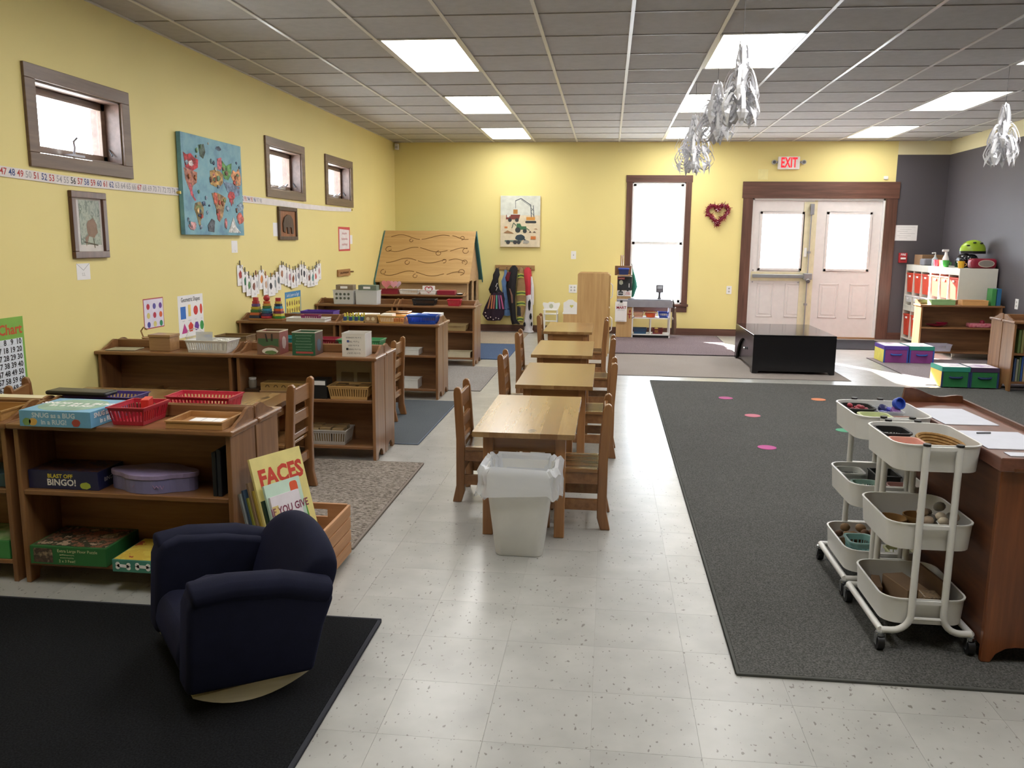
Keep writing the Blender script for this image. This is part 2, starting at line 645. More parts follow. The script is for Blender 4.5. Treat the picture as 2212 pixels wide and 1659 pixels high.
PANEL = emit('light_diffuser', (1.0, 0.98, 0.94, 1), PANEL_POWER)
lw_names = {2: 'row nearest the yellow window wall', 6: 'middle row', 10: 'row nearest the gray wall'}
lr_names = {1: 'third from the exit wall', 5: 'second from the exit wall', 9: 'next to the exit wall', -3: 'fourth from the exit wall', -7: 'fifth from the exit wall', -11: 'sixth from the exit wall'}
for c, r in LIGHTS:
    x, y = GX0 + c * T, GY0 + r * T
    t = thing('ceiling_light' if r > 0 else 'ceiling_light_offscreen', 'lit ceiling panel, %s, %s' % (lw_names[c], lr_names[r]), 'ceiling light', (x + T / 2, y + T, CZ), group='ceiling light panels')
    w, l = T / 2 - 0.013, T - 0.009
    fr = MB()
    fr.box(-w, w, -l, -l + 0.02, -0.002, 0.025).box(-w, w, l - 0.02, l, -0.002, 0.025).box(-w, -w + 0.02, -l, l, -0.002, 0.025).box(w - 0.02, w, -l, l, -0.002, 0.025)
    fr.build('light_frame', TEE_M, t)
    MB().box(-w + 0.02, w - 0.02, -l + 0.02, l - 0.02, 0.003, 0.012).build('light_diffuser', PANEL, t)

# baseboards
struct(MB().box(LW, 1.905, BW - 0.016, BW, 0, 0.1).build('baseboard_back', TRIMX))
struct(MB().box(4.045, RW, BW - 0.016, BW, 0, 0.1).build('baseboard_back_corner', TRIMX))
struct(MB().box(LW, LW + 0.016, FRONT, BW - 0.016, 0, 0.1).build('baseboard_left', TRIMY))
struct(MB().box(RW - 0.016, RW, FRONT, BW - 0.016, 0, 0.1).build('baseboard_right', TRIMY))

# small windows of the left wall
WL_TRIM = wood('umber_window_trim', '78604f', '5d4839', 1, rough=0.45, coat=0.1)
def hopper_window(n, y0, y1):
    z0, z1 = 1.835, 2.235
    w = struct(bpy.data.objects.new('window_%d' % n, None))
    C.objects.link(w)
    w.location = (LW, (y0 + y1) / 2, z0)
    hy, hz = (y1 - y0) / 2, z1 - z0
    tw = 0.09
    MB().box(0.0, 0.018, -hy - tw, hy + tw, hz, hz + tw - 0.01).build('trim_board', WL_TRIM, w, bevel=0.003)
    MB().box(0.0, 0.018, -hy - tw, hy + tw, -tw + 0.01, 0).build('trim_board', WL_TRIM, w, bevel=0.003)
    for a, b in ((-hy - tw, -hy), (hy, hy + tw)):
        MB().box(0.0, 0.018, a, b, 0, hz).build('trim_board', WL_TRIM, w, bevel=0.003)
    j = MB()
    j.box(-0.2, 0.0, -hy, -hy + 0.012, 0, hz).box(-0.2, 0.0, hy - 0.012, hy, 0, hz).box(-0.2, 0.0, -hy, hy, 0, 0.012).box(-0.2, 0.0, -hy, hy, hz - 0.012, hz)
    j.build('jamb', TRIMY, w)
    s = MB()
    a, b, c, d = -hy + 0.012, hy - 0.012, 0.012, hz - 0.012
    sw = 0.045
    s.box(-0.13, -0.1, a, a + sw, c, d).box(-0.13, -0.1, b - sw, b, c, d).box(-0.13, -0.1, a, b, c, c + sw).box(-0.13, -0.1, a, b, d - sw, d)
    s.build('sash', WL_TRIM, w, bevel=0.003)
    MB().box(-0.12, -0.114, a + sw, b - sw, c + sw, d - sw).build('pane', GLASS, w)
    h = MB()
    h.box(-0.1, -0.03, -0.06, 0.06, 0.012, 0.03)
    if n == 1:
        h.tube([(-0.05, -0.02, 0.03), (-0.04, -0.025, 0.07), (-0.03, -0.05, 0.11)], 0.007, 6).cyl((-0.03, -0.05, 0.105), (-0.01, -0.04, 0.13), 0.009, 6)
    else:
        h.tube([(-0.05, -0.06, 0.03), (-0.04, 0.0, 0.05), (-0.03, 0.06, 0.045)], 0.007, 6).cyl((-0.03, 0.06, 0.045), (-0.02, 0.09, 0.07), 0.009, 6)
    h.build('crank_handle', STEEL, w, smooth=True)
    MB().cyl((-0.08, hy - 0.02, 0.1), (-0.05, hy - 0.035, 0.06), 0.005, 6).build('latch', BLACK, w)
for n, (a, b) in enumerate(WIN_L):
    hopper_window(n + 1, a, b)

# tall double-hung window in the far wall
w = struct(bpy.data.objects.new('window_4', None))
C.objects.link(w)
w.location = (0.7075, BW, 0.46)
hx, hz = 0.3825, 1.76
MB().box(-hx - 0.095, hx + 0.095, -0.02, 0, hz, hz + 0.1).build('trim_board', TRIMX, w, bevel=0.003)
for a, b in ((-hx - 0.085, -hx), (hx, hx + 0.085)):
    MB().box(a, b, -0.02, 0, -0.0, hz).build('trim_board', TRIM, w, bevel=0.003)
MB().box(-hx - 0.1, hx + 0.1, -0.06, 0, -0.035, 0.0).build('window_sill', TRIMX, w, bevel=0.005)
MB().box(-hx - 0.085, hx + 0.085, -0.02, 0, -0.12, -0.035).build('trim_board', TRIMX, w, bevel=0.003)
j = MB()
j.box(-hx, -hx + 0.018, 0, 0.2, 0, hz).box(hx - 0.018, hx, 0, 0.2, 0, hz).box(-hx, hx, 0, 0.2, 0, 0.018).box(-hx, hx, 0, 0.2, hz - 0.018, hz)
j.build('jamb', WHITE, w)
def sash(nm, y, za, zb):
    s = MB()
    a, b = -hx + 0.018, hx - 0.018
    s.box(a, a + 0.04, y, y + 0.03, za, zb).box(b - 0.04, b, y, y + 0.03, za, zb).box(a, b, y, y + 0.03, za, za + 0.04).box(a, b, y, y + 0.03, zb - 0.035, zb)
    s.build('sash', WHITE, w, bevel=0.003)
    MB().box(a + 0.04, b - 0.04, y + 0.012, y + 0.017, za + 0.04, zb - 0.035).build('pane', GLASS, w)
sash('lower_sash', 0.04, 0.018, 0.9)
sash('upper_sash', 0.08, 0.87, hz - 0.018)

# double exit door
struct(MB().box(1.895, 4.06, BW - 0.03, BW, 2.0, 2.232).build('trim_1', TRIMX, bevel=0.004))
struct(MB().box(1.91, 2.05, BW - 0.025, BW, 0, 2.0).build('trim_2', TRIM, bevel=0.004))
struct(MB().box(3.885, 4.045, BW - 0.025, BW, 0, 2.0).build('trim_3', TRIM, bevel=0.004))
fr = MB()
fr.box(2.05, 2.075, BW, BW + 0.12, 0, 2.0).box(3.86, 3.885, BW, BW + 0.12, 0, 2.0).box(2.05, 3.885, BW, BW + 0.12, 1.975, 2.0)
struct(fr.build('trim_4', WHITE))
struct(MB().box(2.05, 3.885, BW - 0.02, BW + 0.12, 0, 0.02).build('trim_5', wood('threshold_wood', 'a9825a', '7c5a38', 0)))
def door_leaf(n, x0, x1, gx0, gx1):
    d = struct(bpy.data.objects.new('door_%d' % n, None))
    C.objects.link(d)
    d.location = (x0, BW + 0.03, 0.022)
    wd_ = x1 - x0
    a, b = gx0 - x0, gx1 - x0
    m = MB()
    slab_with_holes(m, 0, wd_, 0, 1.952, [(a, b, 0.98, 1.76)], 0, 0.045, 1)
    m.build('door_slab', DOORW, d)
    g = MB()
    for (p, q, r_, s_) in ((a - 0.03, a + 0.005, 0.95, 1.79), (b - 0.005, b + 0.03, 0.95, 1.79)):
        g.box(p, q, -0.012, 0.01, r_, s_)
    g.box(a - 0.03, b + 0.03, -0.012, 0.01, 0.95, 0.985).box(a - 0.03, b + 0.03, -0.012, 0.01, 1.755, 1.79)
    g.build('glazing_frame', DOORW, d, bevel=0.003)
    MB().box(a, b, 0.02, 0.026, 0.98, 1.76).build('pane', GLASS, d)
    pw = (wd_ - 0.3) / 2 - 0.03
    for k in (0, 1):
        px = 0.1 + k * (pw + 0.16)
        p = MB()
        p.frustum((px, px + pw, 0, 0), (px, px + pw, 0, 0), 0, 0)
        p = MB()
        # raised moulding ring and centre field
        x_a, x_b, z_a, z_b = px, px + pw, 0.27, 0.77
        for (p0, p1, q0, q1) in ((x_a, x_b, z_a, z_a + 0.02), (x_a, x_b, z_b - 0.02, z_b), (x_a, x_a + 0.02, z_a, z_b), (x_b - 0.02, x_b, z_a, z_b)):
            p.box(p0, p1, -0.008, 0.004, q0, q1)
        p.box(x_a + 0.045, x_b - 0.045, -0.006, 0.004, z_a + 0.045, z_b - 0.045)
        p.build('door_panel', DOORW, d, bevel=0.004)
    return d
d1 = door_leaf(1, 2.078, 2.925, 2.20, 2.76)
d2 = door_leaf(2, 2.965, 3.857, 3.13, 3.70)
# astragal, panic bar, rods
pl = plain('cream_door_plate', 'd8cfae', 0.45)
MB().box(0.70, 0.845, -0.012, 0.0, 0.0, 1.93).build('edge_plate', pl, d1, bevel=0.002)
MB().box(0.0, 0.845, -0.014, -0.001, 0.80, 0.93).build('bar_plate', pl, d1, bevel=0.002)
m = MB()
m.box(0.02, 0.86, -0.07, -0.035, 0.845, 0.895).box(0.02, 0.1, -0.035, -0.012, 0.85, 0.89).box(0.74, 0.86, -0.085, -0.012, 0.825, 0.915)
m.build('push_bar', plain('satin_aluminium', 'a7a9ae', 0.35, 0.8), d1, bevel=0.006)
m = MB()
m.cyl((0.80, -0.04, 0.05), (0.80, -0.04, 1.85), 0.009, 8).cyl((0.80, -0.045, 0.83), (0.80, -0.1, 0.80), 0.03, 10)
for z in (0.45, 1.2, 1.82):
    m.box(0.78, 0.82, -0.05, -0.012, z, z + 0.03)
m.box(0.78, 0.83, -0.07, -0.012, 1.75, 1.9)
m.build('vertical_rod', STEEL, d1, smooth=True)
MB().box(0.735, 0.775, -0.02, -0.01, 1.15, 1.28).build('lock_plate', WHITE, d1, bevel=0.003)
for z in (0.78, 0.95):
    for x in (0.03, 0.68):
        MB().cyl((x, -0.02, z), (x, -0.012, z), 0.011, 8).build('bolt', STEEL, d1)
struct(MB().box(2.925, 2.965, BW + 0.03, BW + 0.08, 0.0, 1.975).build('trim_6', pl))
# ------------------------------------------------------------------ rugs
def rug(name, label, x0, x1, y0, y1, mat, h=0.009, edge=None, group=None, rz=0.0, z=0.0):
    t = thing(name, label, 'rug', ((x0 + x1) / 2, (y0 + y1) / 2, z), rz, group)
    a, b = (x1 - x0) / 2, (y1 - y0) / 2
    MB().box(-a, a, -b, b, 0.0005, h).build('pile', mat, t, bevel=0.002)
    if edge is not None:
        e = 0.012
        m = MB()
        m.box(-a - e, a + e, -b - e, -b, 0.0005, h * 0.9).box(-a - e, a + e, b, b + e, 0.0005, h * 0.9).box(-a - e, -a, -b, b, 0.0005, h * 0.9).box(a, a + e, -b, b, 0.0005, h * 0.9)
        m.build('binding', edge, t, bevel=0.002)
    return t
rug('area_rug', 'dark charcoal navy rug under the small rocking armchair', -2.5, -0.795, 0.9, 2.80, carpet('navy_pile', '1a1b1e', '101113', '242528'), 0.012, plain('navy_binding', '2c2e36', 0.9))
rug('area_rug', 'large grey green carpet with coloured dots under the white trolleys', 0.46, RW - 0.035, 2.59, 8.40, carpet('grey_green_pile', '525250', '3b3b39', '6a6966'), 0.010, plain('grey_green_binding', '4a4b48', 0.9))
rug('area_rug', 'tan and black tweed rug between the first two shelf rows', -2.35, -1.11, 3.50, 4.955, carpet('tweed_pile', '8a8076', '4d463f', 'aaa198', scale=120, ribs=(0.45, 1, 1)), 0.012, plain('tweed_binding', '837970', 0.9))
rug('floor_mat', 'flat slate grey mat beside the second shelf row', -2.6, -1.255, 5.46, 7.0, carpet('slate_mat', '585d62', '4e5358', '63686d', bump=0.2), 0.006, plain('slate_mat_edge', '596270', 0.9))
rug('area_rug', 'speckled light grey rug between the third and fourth shelf rows', -2.9, -1.145, 7.54, 8.99, carpet('light_grey_pile', '8f8a87', '767170', 'a5a09d'), 0.009, plain('light_grey_edge', '8a8583', 0.9))
rug('area_rug', 'blue rug beside the end of the fourth shelf row', -2.6, -1.13, 9.62, 11.07, carpet('blue_pile', '4a5b78', '3f4e68', '566888'), 0.009)
rug('area_rug', 'beige rug in front of the hanging costumes', -1.85, -1.15, 11.1, 12.49, carpet('beige_pile', '9c8f80', '857a6c', 'aea192'), 0.009)
rug('area_rug', 'purple brown rug under the toy market stand', 0.12, 1.60, 10.43, 12.55, carpet('purple_pile', '75676a', '57494c', '91848a', scale=90), 0.012, plain('purple_edge', '40363a', 0.9))
rug('area_rug', 'pale taupe rug under the black play table', 0.115, 2.46, 8.72, 10.36, carpet('taupe_pile', '938a84', '827974', 'a39a95'), 0.006, plain('taupe_edge', '7a726e', 0.9))
rug('area_rug', 'ribbed mauve grey rug under the purple storage boxes', 3.16, RW - 0.03, 8.62, 10.55, carpet('mauve_pile', '91868a', '7d7276', 'a2979b'), 0.008, plain('mauve_edge', '6f6569', 0.9))
rug('door_mat', 'dark charcoal entrance mat at the exit doors', 2.15, 3.80, 11.40, 12.50, carpet('door_mat_pile', '3c3d42', '2c2d31', '4a4b50', scale=120), 0.008, plain('door_mat_edge', '1f2023', 0.8))
for x, y, c, nm, l in ((1.07, 7.51, 'a84a80', 'plum', 'nearest the pale taupe rug'), (1.18, 6.76, 'b8687a', 'rose pink', 'between the other two left-hand dots'), (1.10, 5.69, 'b04888', 'magenta', 'farthest from the black play table'),
                       (1.88, 7.57, 'c87850', 'orange', 'in line with the black play table'), (1.77, 6.317, '4f9a78', 'green', 'beside the white trolleys')):
    tag(MB().lathe([(0.062, 0.0), (0.062, 0.0025)], (0, 0, 0), 20).build('floor_spot', plain('spot_' + nm.replace(' ', '_'), c, 0.8), mw=Matrix.Translation((x, y, 0.0102))), '%s round floor spot on the grey green carpet, %s' % (nm, l), 'floor spot', 'floor spots on the carpet')

# ------------------------------------------------------------------ pine shelf units
SH_L, SH_D = '8f6540', '6a4528'
SHX = wood('pine_shelf_long', SH_L, SH_D, 0, rough=0.34)
SHZ = wood('pine_shelf_upright', '9a6f48', '704a2c', 2, rough=0.34)
SHB = wood('pine_shelf_back', SH_L, SH_D, 0, rough=0.5, coat=0.0)
SHR = wood('red_pine_long', '6b4028', '482617', 0, rough=0.3)
SHRZ = wood('red_pine_upright', '8a4f2a', '5f3118', 2, rough=0.3, knots=True)
def shelf_unit(label, x, y, w=0.885, d=0.225, rz=0.0, group='pine shelf units', h=0.655, mid=(0.385,), base=0.092, mats=(None, None, None), rail=0.05, z0=0.0):
    """open shelf; local x along width, front at local -y, origin at front left bottom corner"""
    mx, mz, mbk = mats[0] or SHX, mats[1] or SHZ, mats[2] or SHB
    t = thing('shelf_unit', label, 'shelf', (x, y, z0), rz, group)
    th = 0.02
    ht = h - 0.022
    for px in (0.0, w - th):
        # side panel with a cut arch between two feet
        pts = [(0.0, 0.0), (0.055, 0.0), (0.062, 0.03), (0.085, 0.05), (0.11, 0.055)]
        back = [(d - a, b) for a, b in reversed(pts)]
        pts = pts + [p for p in back] + [(d, ht), (0.0, ht)]
        MB().prism(pts, px, px + th, 0).build('side_panel', mz, t, bevel=0.002, seg=1)
    MB().box(-0.016, w + 0.016, -0.018, d, ht, h).build('top_board', mx, t, bevel=0.006)
    for z in (base,) + tuple(mid):
        MB().box(th, w - th, 0.004, d - 0.008, z - 0.02, z).build('shelf_board', mx, t, bevel=0.003, seg=1)
    MB().box(th, w - th, d - 0.008, d, base - 0.02, ht).build('back_panel', mbk, t)
    # gallery: rear rail and two curved end rails
    MB().box(0.0, w, d - 0.014, d, h, h + rail).build('gallery_rail', mx, t, bevel=0.003, seg=1)
    prof = [(d - 0.014, 0.0), (d - 0.014, rail)]
    for a in range(9):
        q = a / 8
        yy = d - 0.03 - q * (d - 0.075)
        prof.append((yy, rail * (1 - q) ** 0.8 + 0.010 * math.sin(q * 7.0) * (1 - q) + 0.004))
    prof.append((0.03, 0.0))
    for px in (0.0, w - 0.014):
        MB().prism([(a, h + b) for a, b in prof], px, px + 0.014, 0).build('gallery_end', mx, t)
    return t

def unit_row(y0, xe, sub, extra):
    """two units wide, back to back pairs"""
    W = 0.885 if xe > -1.42 else 0.87
    d = 0.225
    shelf_unit(extra[0], xe - W, y0, w=W)
    shelf_unit(extra[1], xe - 2 * W - 0.034, y0, w=W)
    shelf_unit(extra[2], xe, y0 + 2 * d + 0.012, rz=PI, w=W)
    shelf_unit(extra[3], xe - W - 0.034, y0 + 2 * d + 0.012, rz=PI, w=W)
unit_row(2.965, -1.40, '', ('pine shelf unit holding boxed games, behind the navy rocking armchair', 'pine shelf unit to the side of the games shelf, by the yellow wall', 'pine shelf unit backing onto the games shelf, its gallery holding a red basket', 'pine shelf unit backing onto the wall-side games shelf, with a purple tray'))
unit_row(4.985, -1.405, '', ('pine shelf unit with three picture cubes on top', 'pine shelf unit under the dot chart with a white basket on top', 'pine shelf unit backing onto the picture cube shelf', 'pine shelf unit backing onto the white basket shelf'))
unit_row(7.06, -1.43, '', ('pine shelf unit with blue and yellow baskets on top', 'pine shelf unit with a rainbow stacking toy on top', 'pine shelf unit backing onto the blue basket shelf', 'pine shelf unit backing onto the stacking toy shelf'))
unit_row(9.06, -1.43, '', ('pine shelf unit with small black and red baskets on top', 'pine shelf unit with two clear bins on top', 'pine shelf unit backing onto the black basket shelf', 'pine shelf unit backing onto the clear bin shelf'))
shelf_unit('long pine shelf before the playhouse, holding red and white valentine trays', -2.88, 10.42, w=1.09, d=0.26, rail=0.012, h=0.675, z0=0.0095)
# shelf by the gray wall
shelf_unit('pine shelf unit with red trays in front of the white drawer units', 3.73, 10.55, w=0.92, d=0.23, h=0.65, z0=0.0085)
shelf_unit('pine bookshelf end unit beside the green storage boxes', 3.78, 8.30, w=0.9, d=0.24, h=0.66, mid=(0.36,), z0=0.0105)
shelf_unit('pine shelf unit backing onto the bookshelf beside the green boxes', 4.68, 8.30 + 0.48 + 0.012, w=0.9, d=0.24, h=0.66, rz=PI, z0=0.0105)
# near right shelf, turned a quarter: end panel faces the room entrance
t = thing('shelf_unit', 'red brown pine shelf unit with papers on top beside the white trolleys', 'shelf', (1.264, 2.757, 0.0105))
for y in (0.0, 0.93):
    pts = [(0.0, 0.0), (0.03, 0.0), (0.045, 0.03), (0.075, 0.05), (0.105, 0.055)]
    d = 0.255
    pts = pts + [(d - a, b) for a, b in reversed(pts)] + [(d, 0.655), (0.0, 0.655)]
    MB().prism(pts, y, y + 0.022, 1).build('side_panel', SHRZ, t, bevel=0.003, seg=1)
SHRY = wood('red_pine_lengthwise', '6b4028', '482617', 1, rough=0.3)
SHRD = wood('red_pine_back', '6b4028', '482617', 1, rough=0.45, coat=0.0)
MB().box(-0.012, 0.262, -0.016, 0.97, 0.655, 0.70).build('top_board', wood('red_pine_top', '7d5040', '5a352a', 1, rough=0.3), t, bevel=0.004)
MB().box(0.004, 0.012, 0.022, 0.93, 0.05, 0.655).build('back_panel', SHRD, t)
for z in (0.09, 0.37):
    MB().box(0.012, 0.25, 0.022, 0.93, z - 0.02, z).build('shelf_board', SHRY, t)
MB().box(0.03, 0.255, -0.022, 0.0, 0.655, 0.668).build('moulding', SHRY, t, bevel=0.003)
prof = [(0.0, 0.70)] + [(0.01 + 0.235 * q / 10, 0.70 + 0.045 + 0.016 * math.sin(q / 10 * 6.0 + 1.2) * (1 if q < 9 else 0.4) - 0.02 * (q / 10) ** 3) for q in range(11)] + [(0.25, 0.70)]
MB().prism(prof, 0.945, 0.96, 1).build('gallery_rail', SHRY, t)
MB().box(0.246, 0.258, 0.2, 0.96, 0.70, 0.716).build('gallery_edge', SHRY, t)

# ------------------------------------------------------------------ small wooden tables and chairs
TBX = wood('honey_pine_top', '9a7a50', '80603a', 1, rough=0.26, scale=0.8, knots=True, coat=0.25, bump=0.015)
TBP = [TBX, wood('honey_pine_plank', '937048', '785632', 1, rough=0.26, scale=0.8, knots=True, coat=0.25, bump=0.015), wood('honey_pine_amber_plank', '88633c', '6c4a28', 1, rough=0.26, scale=0.9, coat=0.25, bump=0.015)]
TBL = wood('honey_pine_leg', 'a9794a', '835732', 2, rough=0.32)
TBA = wood('honey_pine_apron', 'a1723f', '7c5230', 0, rough=0.32)
CHZ = wood('oak_chair_post', '9a6d43', '744b2a', 2, rough=0.28, coat=0.4)
CHX = wood('oak_chair_rail', '9a6d43', '744b2a', 1, rough=0.28, coat=0.4)
CHS = wood('oak_chair_seat', 'a0764a', '7a5430', 0, rough=0.24, coat=0.5)
def table(label, x, y, w=0.47, l=0.95, h=0.508, group='small pine tables in a line', z0=0.0):
    """x,y = centre of near edge"""
    t = thing('child_table', label, 'table', (x, y, z0), 0, group)
    hw = w / 2
    n = 6
    rn = random.Random(int(y * 100))
    edges = [-hw + w * k / n for k in range(n + 1)]
    for k in range(n):
        m = MB()
        x0, x1 = edges[k], edges[k + 1]
        m.box(x0 + (0 if k else 0.0), x1, 0, l, h - 0.024, h)
        m.build('top_plank', TBP[rn.choice((0, 0, 1, 1, 2))], t, bevel=0.0)
    iw, il = hw - 0.045, 0.05
    for sx in (-1, 1):
        for yy in (il, l - il - 0.05):
            cx = sx * (iw - 0.022)
            MB().box(cx - 0.024, cx + 0.024, yy, yy + 0.05, 0, h - 0.024).build('leg', TBL, t, bevel=0.004)
    for yy in (il + 0.012, l - il - 0.03):
        MB().box(-iw + 0.04, iw - 0.04, yy, yy + 0.018, h - 0.10, h - 0.024).build('apron', TBA, t)
    for sx in (-1, 1):
        cx = sx * (iw - 0.022)
        MB().box(cx - 0.009, cx + 0.009, il + 0.05, l - il - 0.05, h - 0.10, h - 0.024).build('apron', TBA, t)
    return t
tl = ['with the white waste bin in front of it', 'second of the line from the waste bin', 'third of the line, with pale paint marks', 'by the wooden play cupboard, last of the line']
for k, (x, y) in enumerate(((-0.362, 3.72), (-0.305, 5.02), (-0.335, 6.40), (-0.37, 8.08))):
    table('small honey pine table %s' % tl[k], x, y)
table('honey pine table behind the first shelf row with wooden work on it', -2.02, 3.62, 0.62, 0.9, group=None, z0=0.0125, h=0.495)
table('honey pine table behind the first shelf row, against the yellow wall', -2.68, 3.62, 0.62, 0.9, group=None)

def chair_proto():
    t = thing('child_chair', '', 'chair')
    w = 0.31
    def post():
        # rear leg and back post, side view (x forward, z up): foot flares backwards, top leans back
        f = [(-0.025, 0.0), (0.022, 0.0), (0.04, 0.06), (0.04, 0.34), (0.022, 0.585), (0.014, 0.612), (-0.004, 0.62), (-0.018, 0.608), (-0.02, 0.585), (-0.006, 0.34), (-0.006, 0.09)]
        return f
    for y in (-w / 2, w / 2 - 0.032):
        MB().prism(post(), y, y + 0.032, 1).build('post', CHZ, t, bevel=0.005)
        MB().box(0.265, 0.30, y, y + 0.032, 0, 0.285).build('leg', CHZ, t, bevel=0.004)
        MB().box(0.03, 0.27, y + 0.006, y + 0.026, 0.225, 0.284).build('seat_rail', CHX, t, bevel=0.002, seg=1)
        MB().box(0.03, 0.27, y + 0.006, y + 0.026, 0.095, 0.15).build('stretcher', CHX, t, bevel=0.003, seg=1)
    MB().box(0.02, 0.315, -w / 2 + 0.03, w / 2 - 0.03, 0.284, 0.302).box(0.04, 0.315, -w / 2 - 0.004, w / 2 + 0.004, 0.284, 0.302).build('seat', CHS, t, bevel=0.004)
    a, b = -w / 2 + 0.03, w / 2 - 0.03
    for z0, z1, dx in ((0.50, 0.585, 0.008), (0.395, 0.455, 0.016), (0.315, 0.345, 0.02)):
        MB().box(dx - 0.008, dx + 0.010, a, b, z0, z1).build('back_slat', CHX, t, bevel=0.004)
    MB().box(0.275, 0.293, a, b, 0.225, 0.284).build('seat_rail', CHX, t)
    MB().box(0.27, 0.29, a, b, 0.13, 0.18).build('stretcher', CHX, t, bevel=0.003, seg=1)
    MB().box(0.012, 0.03, a, b, 0.16, 0.21).build('stretcher', CHX, t, bevel=0.003, seg=1)
    return t
ch0 = chair_proto()
first = [True]
def chair(label, x, y, rz, group='oak ladder-back child chairs', z0=0.0):
    c = ch0 if first[0] else copy_tree(ch0)
    first[0] = False
    c.location = (x, y, z0)
    c.rotation_euler = (0, 0, rz)
    tag(c, label, 'chair', group)
    return c
on = ['table with the waste bin', 'second table from the bin', 'third table from the bin', 'last table by the cupboard']
for k, (x, y) in enumerate(((0.02, 4.06), (0.06, 5.43), (0.06, 6.78), (0.0, 8.36))):
    chair('oak ladder-back child chair, carpet side of the %s' % on[k], x, y, PI)
for k, (x, y) in enumerate(((-0.76, 4.40), (-0.70, 5.70), (-0.735, 7.08), (-0.69, 8.73))):
    chair('oak ladder-back child chair, shelf side of the %s' % on[k], x, y, 0)
chair('oak ladder-back child chair drawn up at the end of the first shelf row', -1.60, 4.25, PI, z0=0.0125)
chair('oak ladder-back child chair at the end of the picture cube shelf', -1.575, 6.26, PI, z0=0.0065)
chair('oak ladder-back child chair against the yellow wall behind the boxed game', -3.07, 4.05, 0.35, z0=0.0)

# ------------------------------------------------------------------ waste bin
t = thing('waste_bin', 'white plastic waste bin with a loose clear liner before the first table', 'waste bin', (-0.357, 3.60, 0))
def rr(w, d, z, r=0.04):
    return [(x, y, z) for x, y in rrect(-w / 2, w / 2, -d / 2, d / 2, r, 5)]
BINM = plain('white_bin_plastic', 'd9d8d4', 0.38, var=0.03)
m = MB()
m.loft([rr(0.20, 0.17, 0.0, 0.03), rr(0.21, 0.18, 0.006, 0.035), rr(0.30, 0.235, 0.37, 0.05), rr(0.315, 0.25, 0.372, 0.05), rr(0.315, 0.25, 0.388, 0.05), rr(0.295, 0.23, 0.388, 0.05), rr(0.20, 0.17, 0.012, 0.03)])
m.build('bin_body', BINM, t, smooth=True)
LIN = clear_plastic('bin_liner_film', 'e6e9ee', 0.62)
rn = random.Random(3)
loops = []
N = 48
def lp(w, d, z, amp, k):
    out = []
    base = rrect(-w / 2, w / 2, -d / 2, d / 2, 0.05, 11)
    for i, (x, y) in enumerate(base):
        f = 1 + amp * math.sin(i * 2.1 + k) * 0.6 + amp * math.sin(i * 0.9 + k * 2.0)
        out.append((x * f, y * f, z + amp * 0.25 * math.sin(i * 1.37 + k * 1.7) * 1.0))
    return out
seq = [(0.20, 0.15, 0.10, 0.03, 0), (0.26, 0.20, 0.25, 0.03, 1), (0.285, 0.222, 0.36, 0.02, 2), (0.30, 0.235, 0.402, 0.03, 2.3), (0.335, 0.27, 0.41, 0.03, 2.6), (0.36, 0.295, 0.385, 0.03, 3.0), (0.352, 0.29, 0.34, 0.035, 3.6), (0.37, 0.305, 0.295, 0.045, 4.4), (0.362, 0.30, 0.285, 0.05, 5.0)]
MB().loft([lp(*s_) for s_ in seq], cap=False).build('bin_liner', LIN, t, smooth=True)

# ------------------------------------------------------------------ rocking armchair
NAVY = plain('navy_upholstery', '131528', 0.85, var=0.12, spec=0.2)
_b2 = NAVY.node_tree.nodes['Principled BSDF']
_b2.inputs['Sheen Weight'].default_value = 0.25
_b2.inputs['Sheen Tint'].default_value = rgb('2c3060')
_wn = _noise(NAVY.node_tree, _coords(NAVY.node_tree, (1, 1, 1)), 220.0, 2.0)
_bump(NAVY.node_tree, _wn.outputs['Fac'], _b2, 0.3, 0.001)
rk = thing('rocking_armchair', 'small navy upholstered rocking armchair on curved wooden runners', 'armchair', (-1.176, 2.419, 0.0105), PI + 0.684)
rk.rotation_euler = (0, -0.135, PI + 0.684)
rk.scale = (0.90, 1.17, 0.89)
# local: +x = front of chair, y across; tilted slightly back
def cushion(pts, y0, y1, round_=0.03, name='arm', tilt=True):
    m = MB()
    m.prism(pts, y0, y1, 1)
    return m.build(name, NAVY, rk, smooth=True, bevel=round_, seg=4)
arm = [(0.225, 0.06), (0.235, 0.20), (0.245, 0.34), (0.23, 0.40), (0.17, 0.425), (0.0, 0.425), (-0.12, 0.41), (-0.215, 0.385), (-0.235, 0.35), (-0.21, 0.25), (-0.19, 0.09), (0.0, 0.075)]
for y0, y1 in ((0.145, 0.245), (-0.245, -0.145)):
    cushion(arm, y0, y1, 0.028)
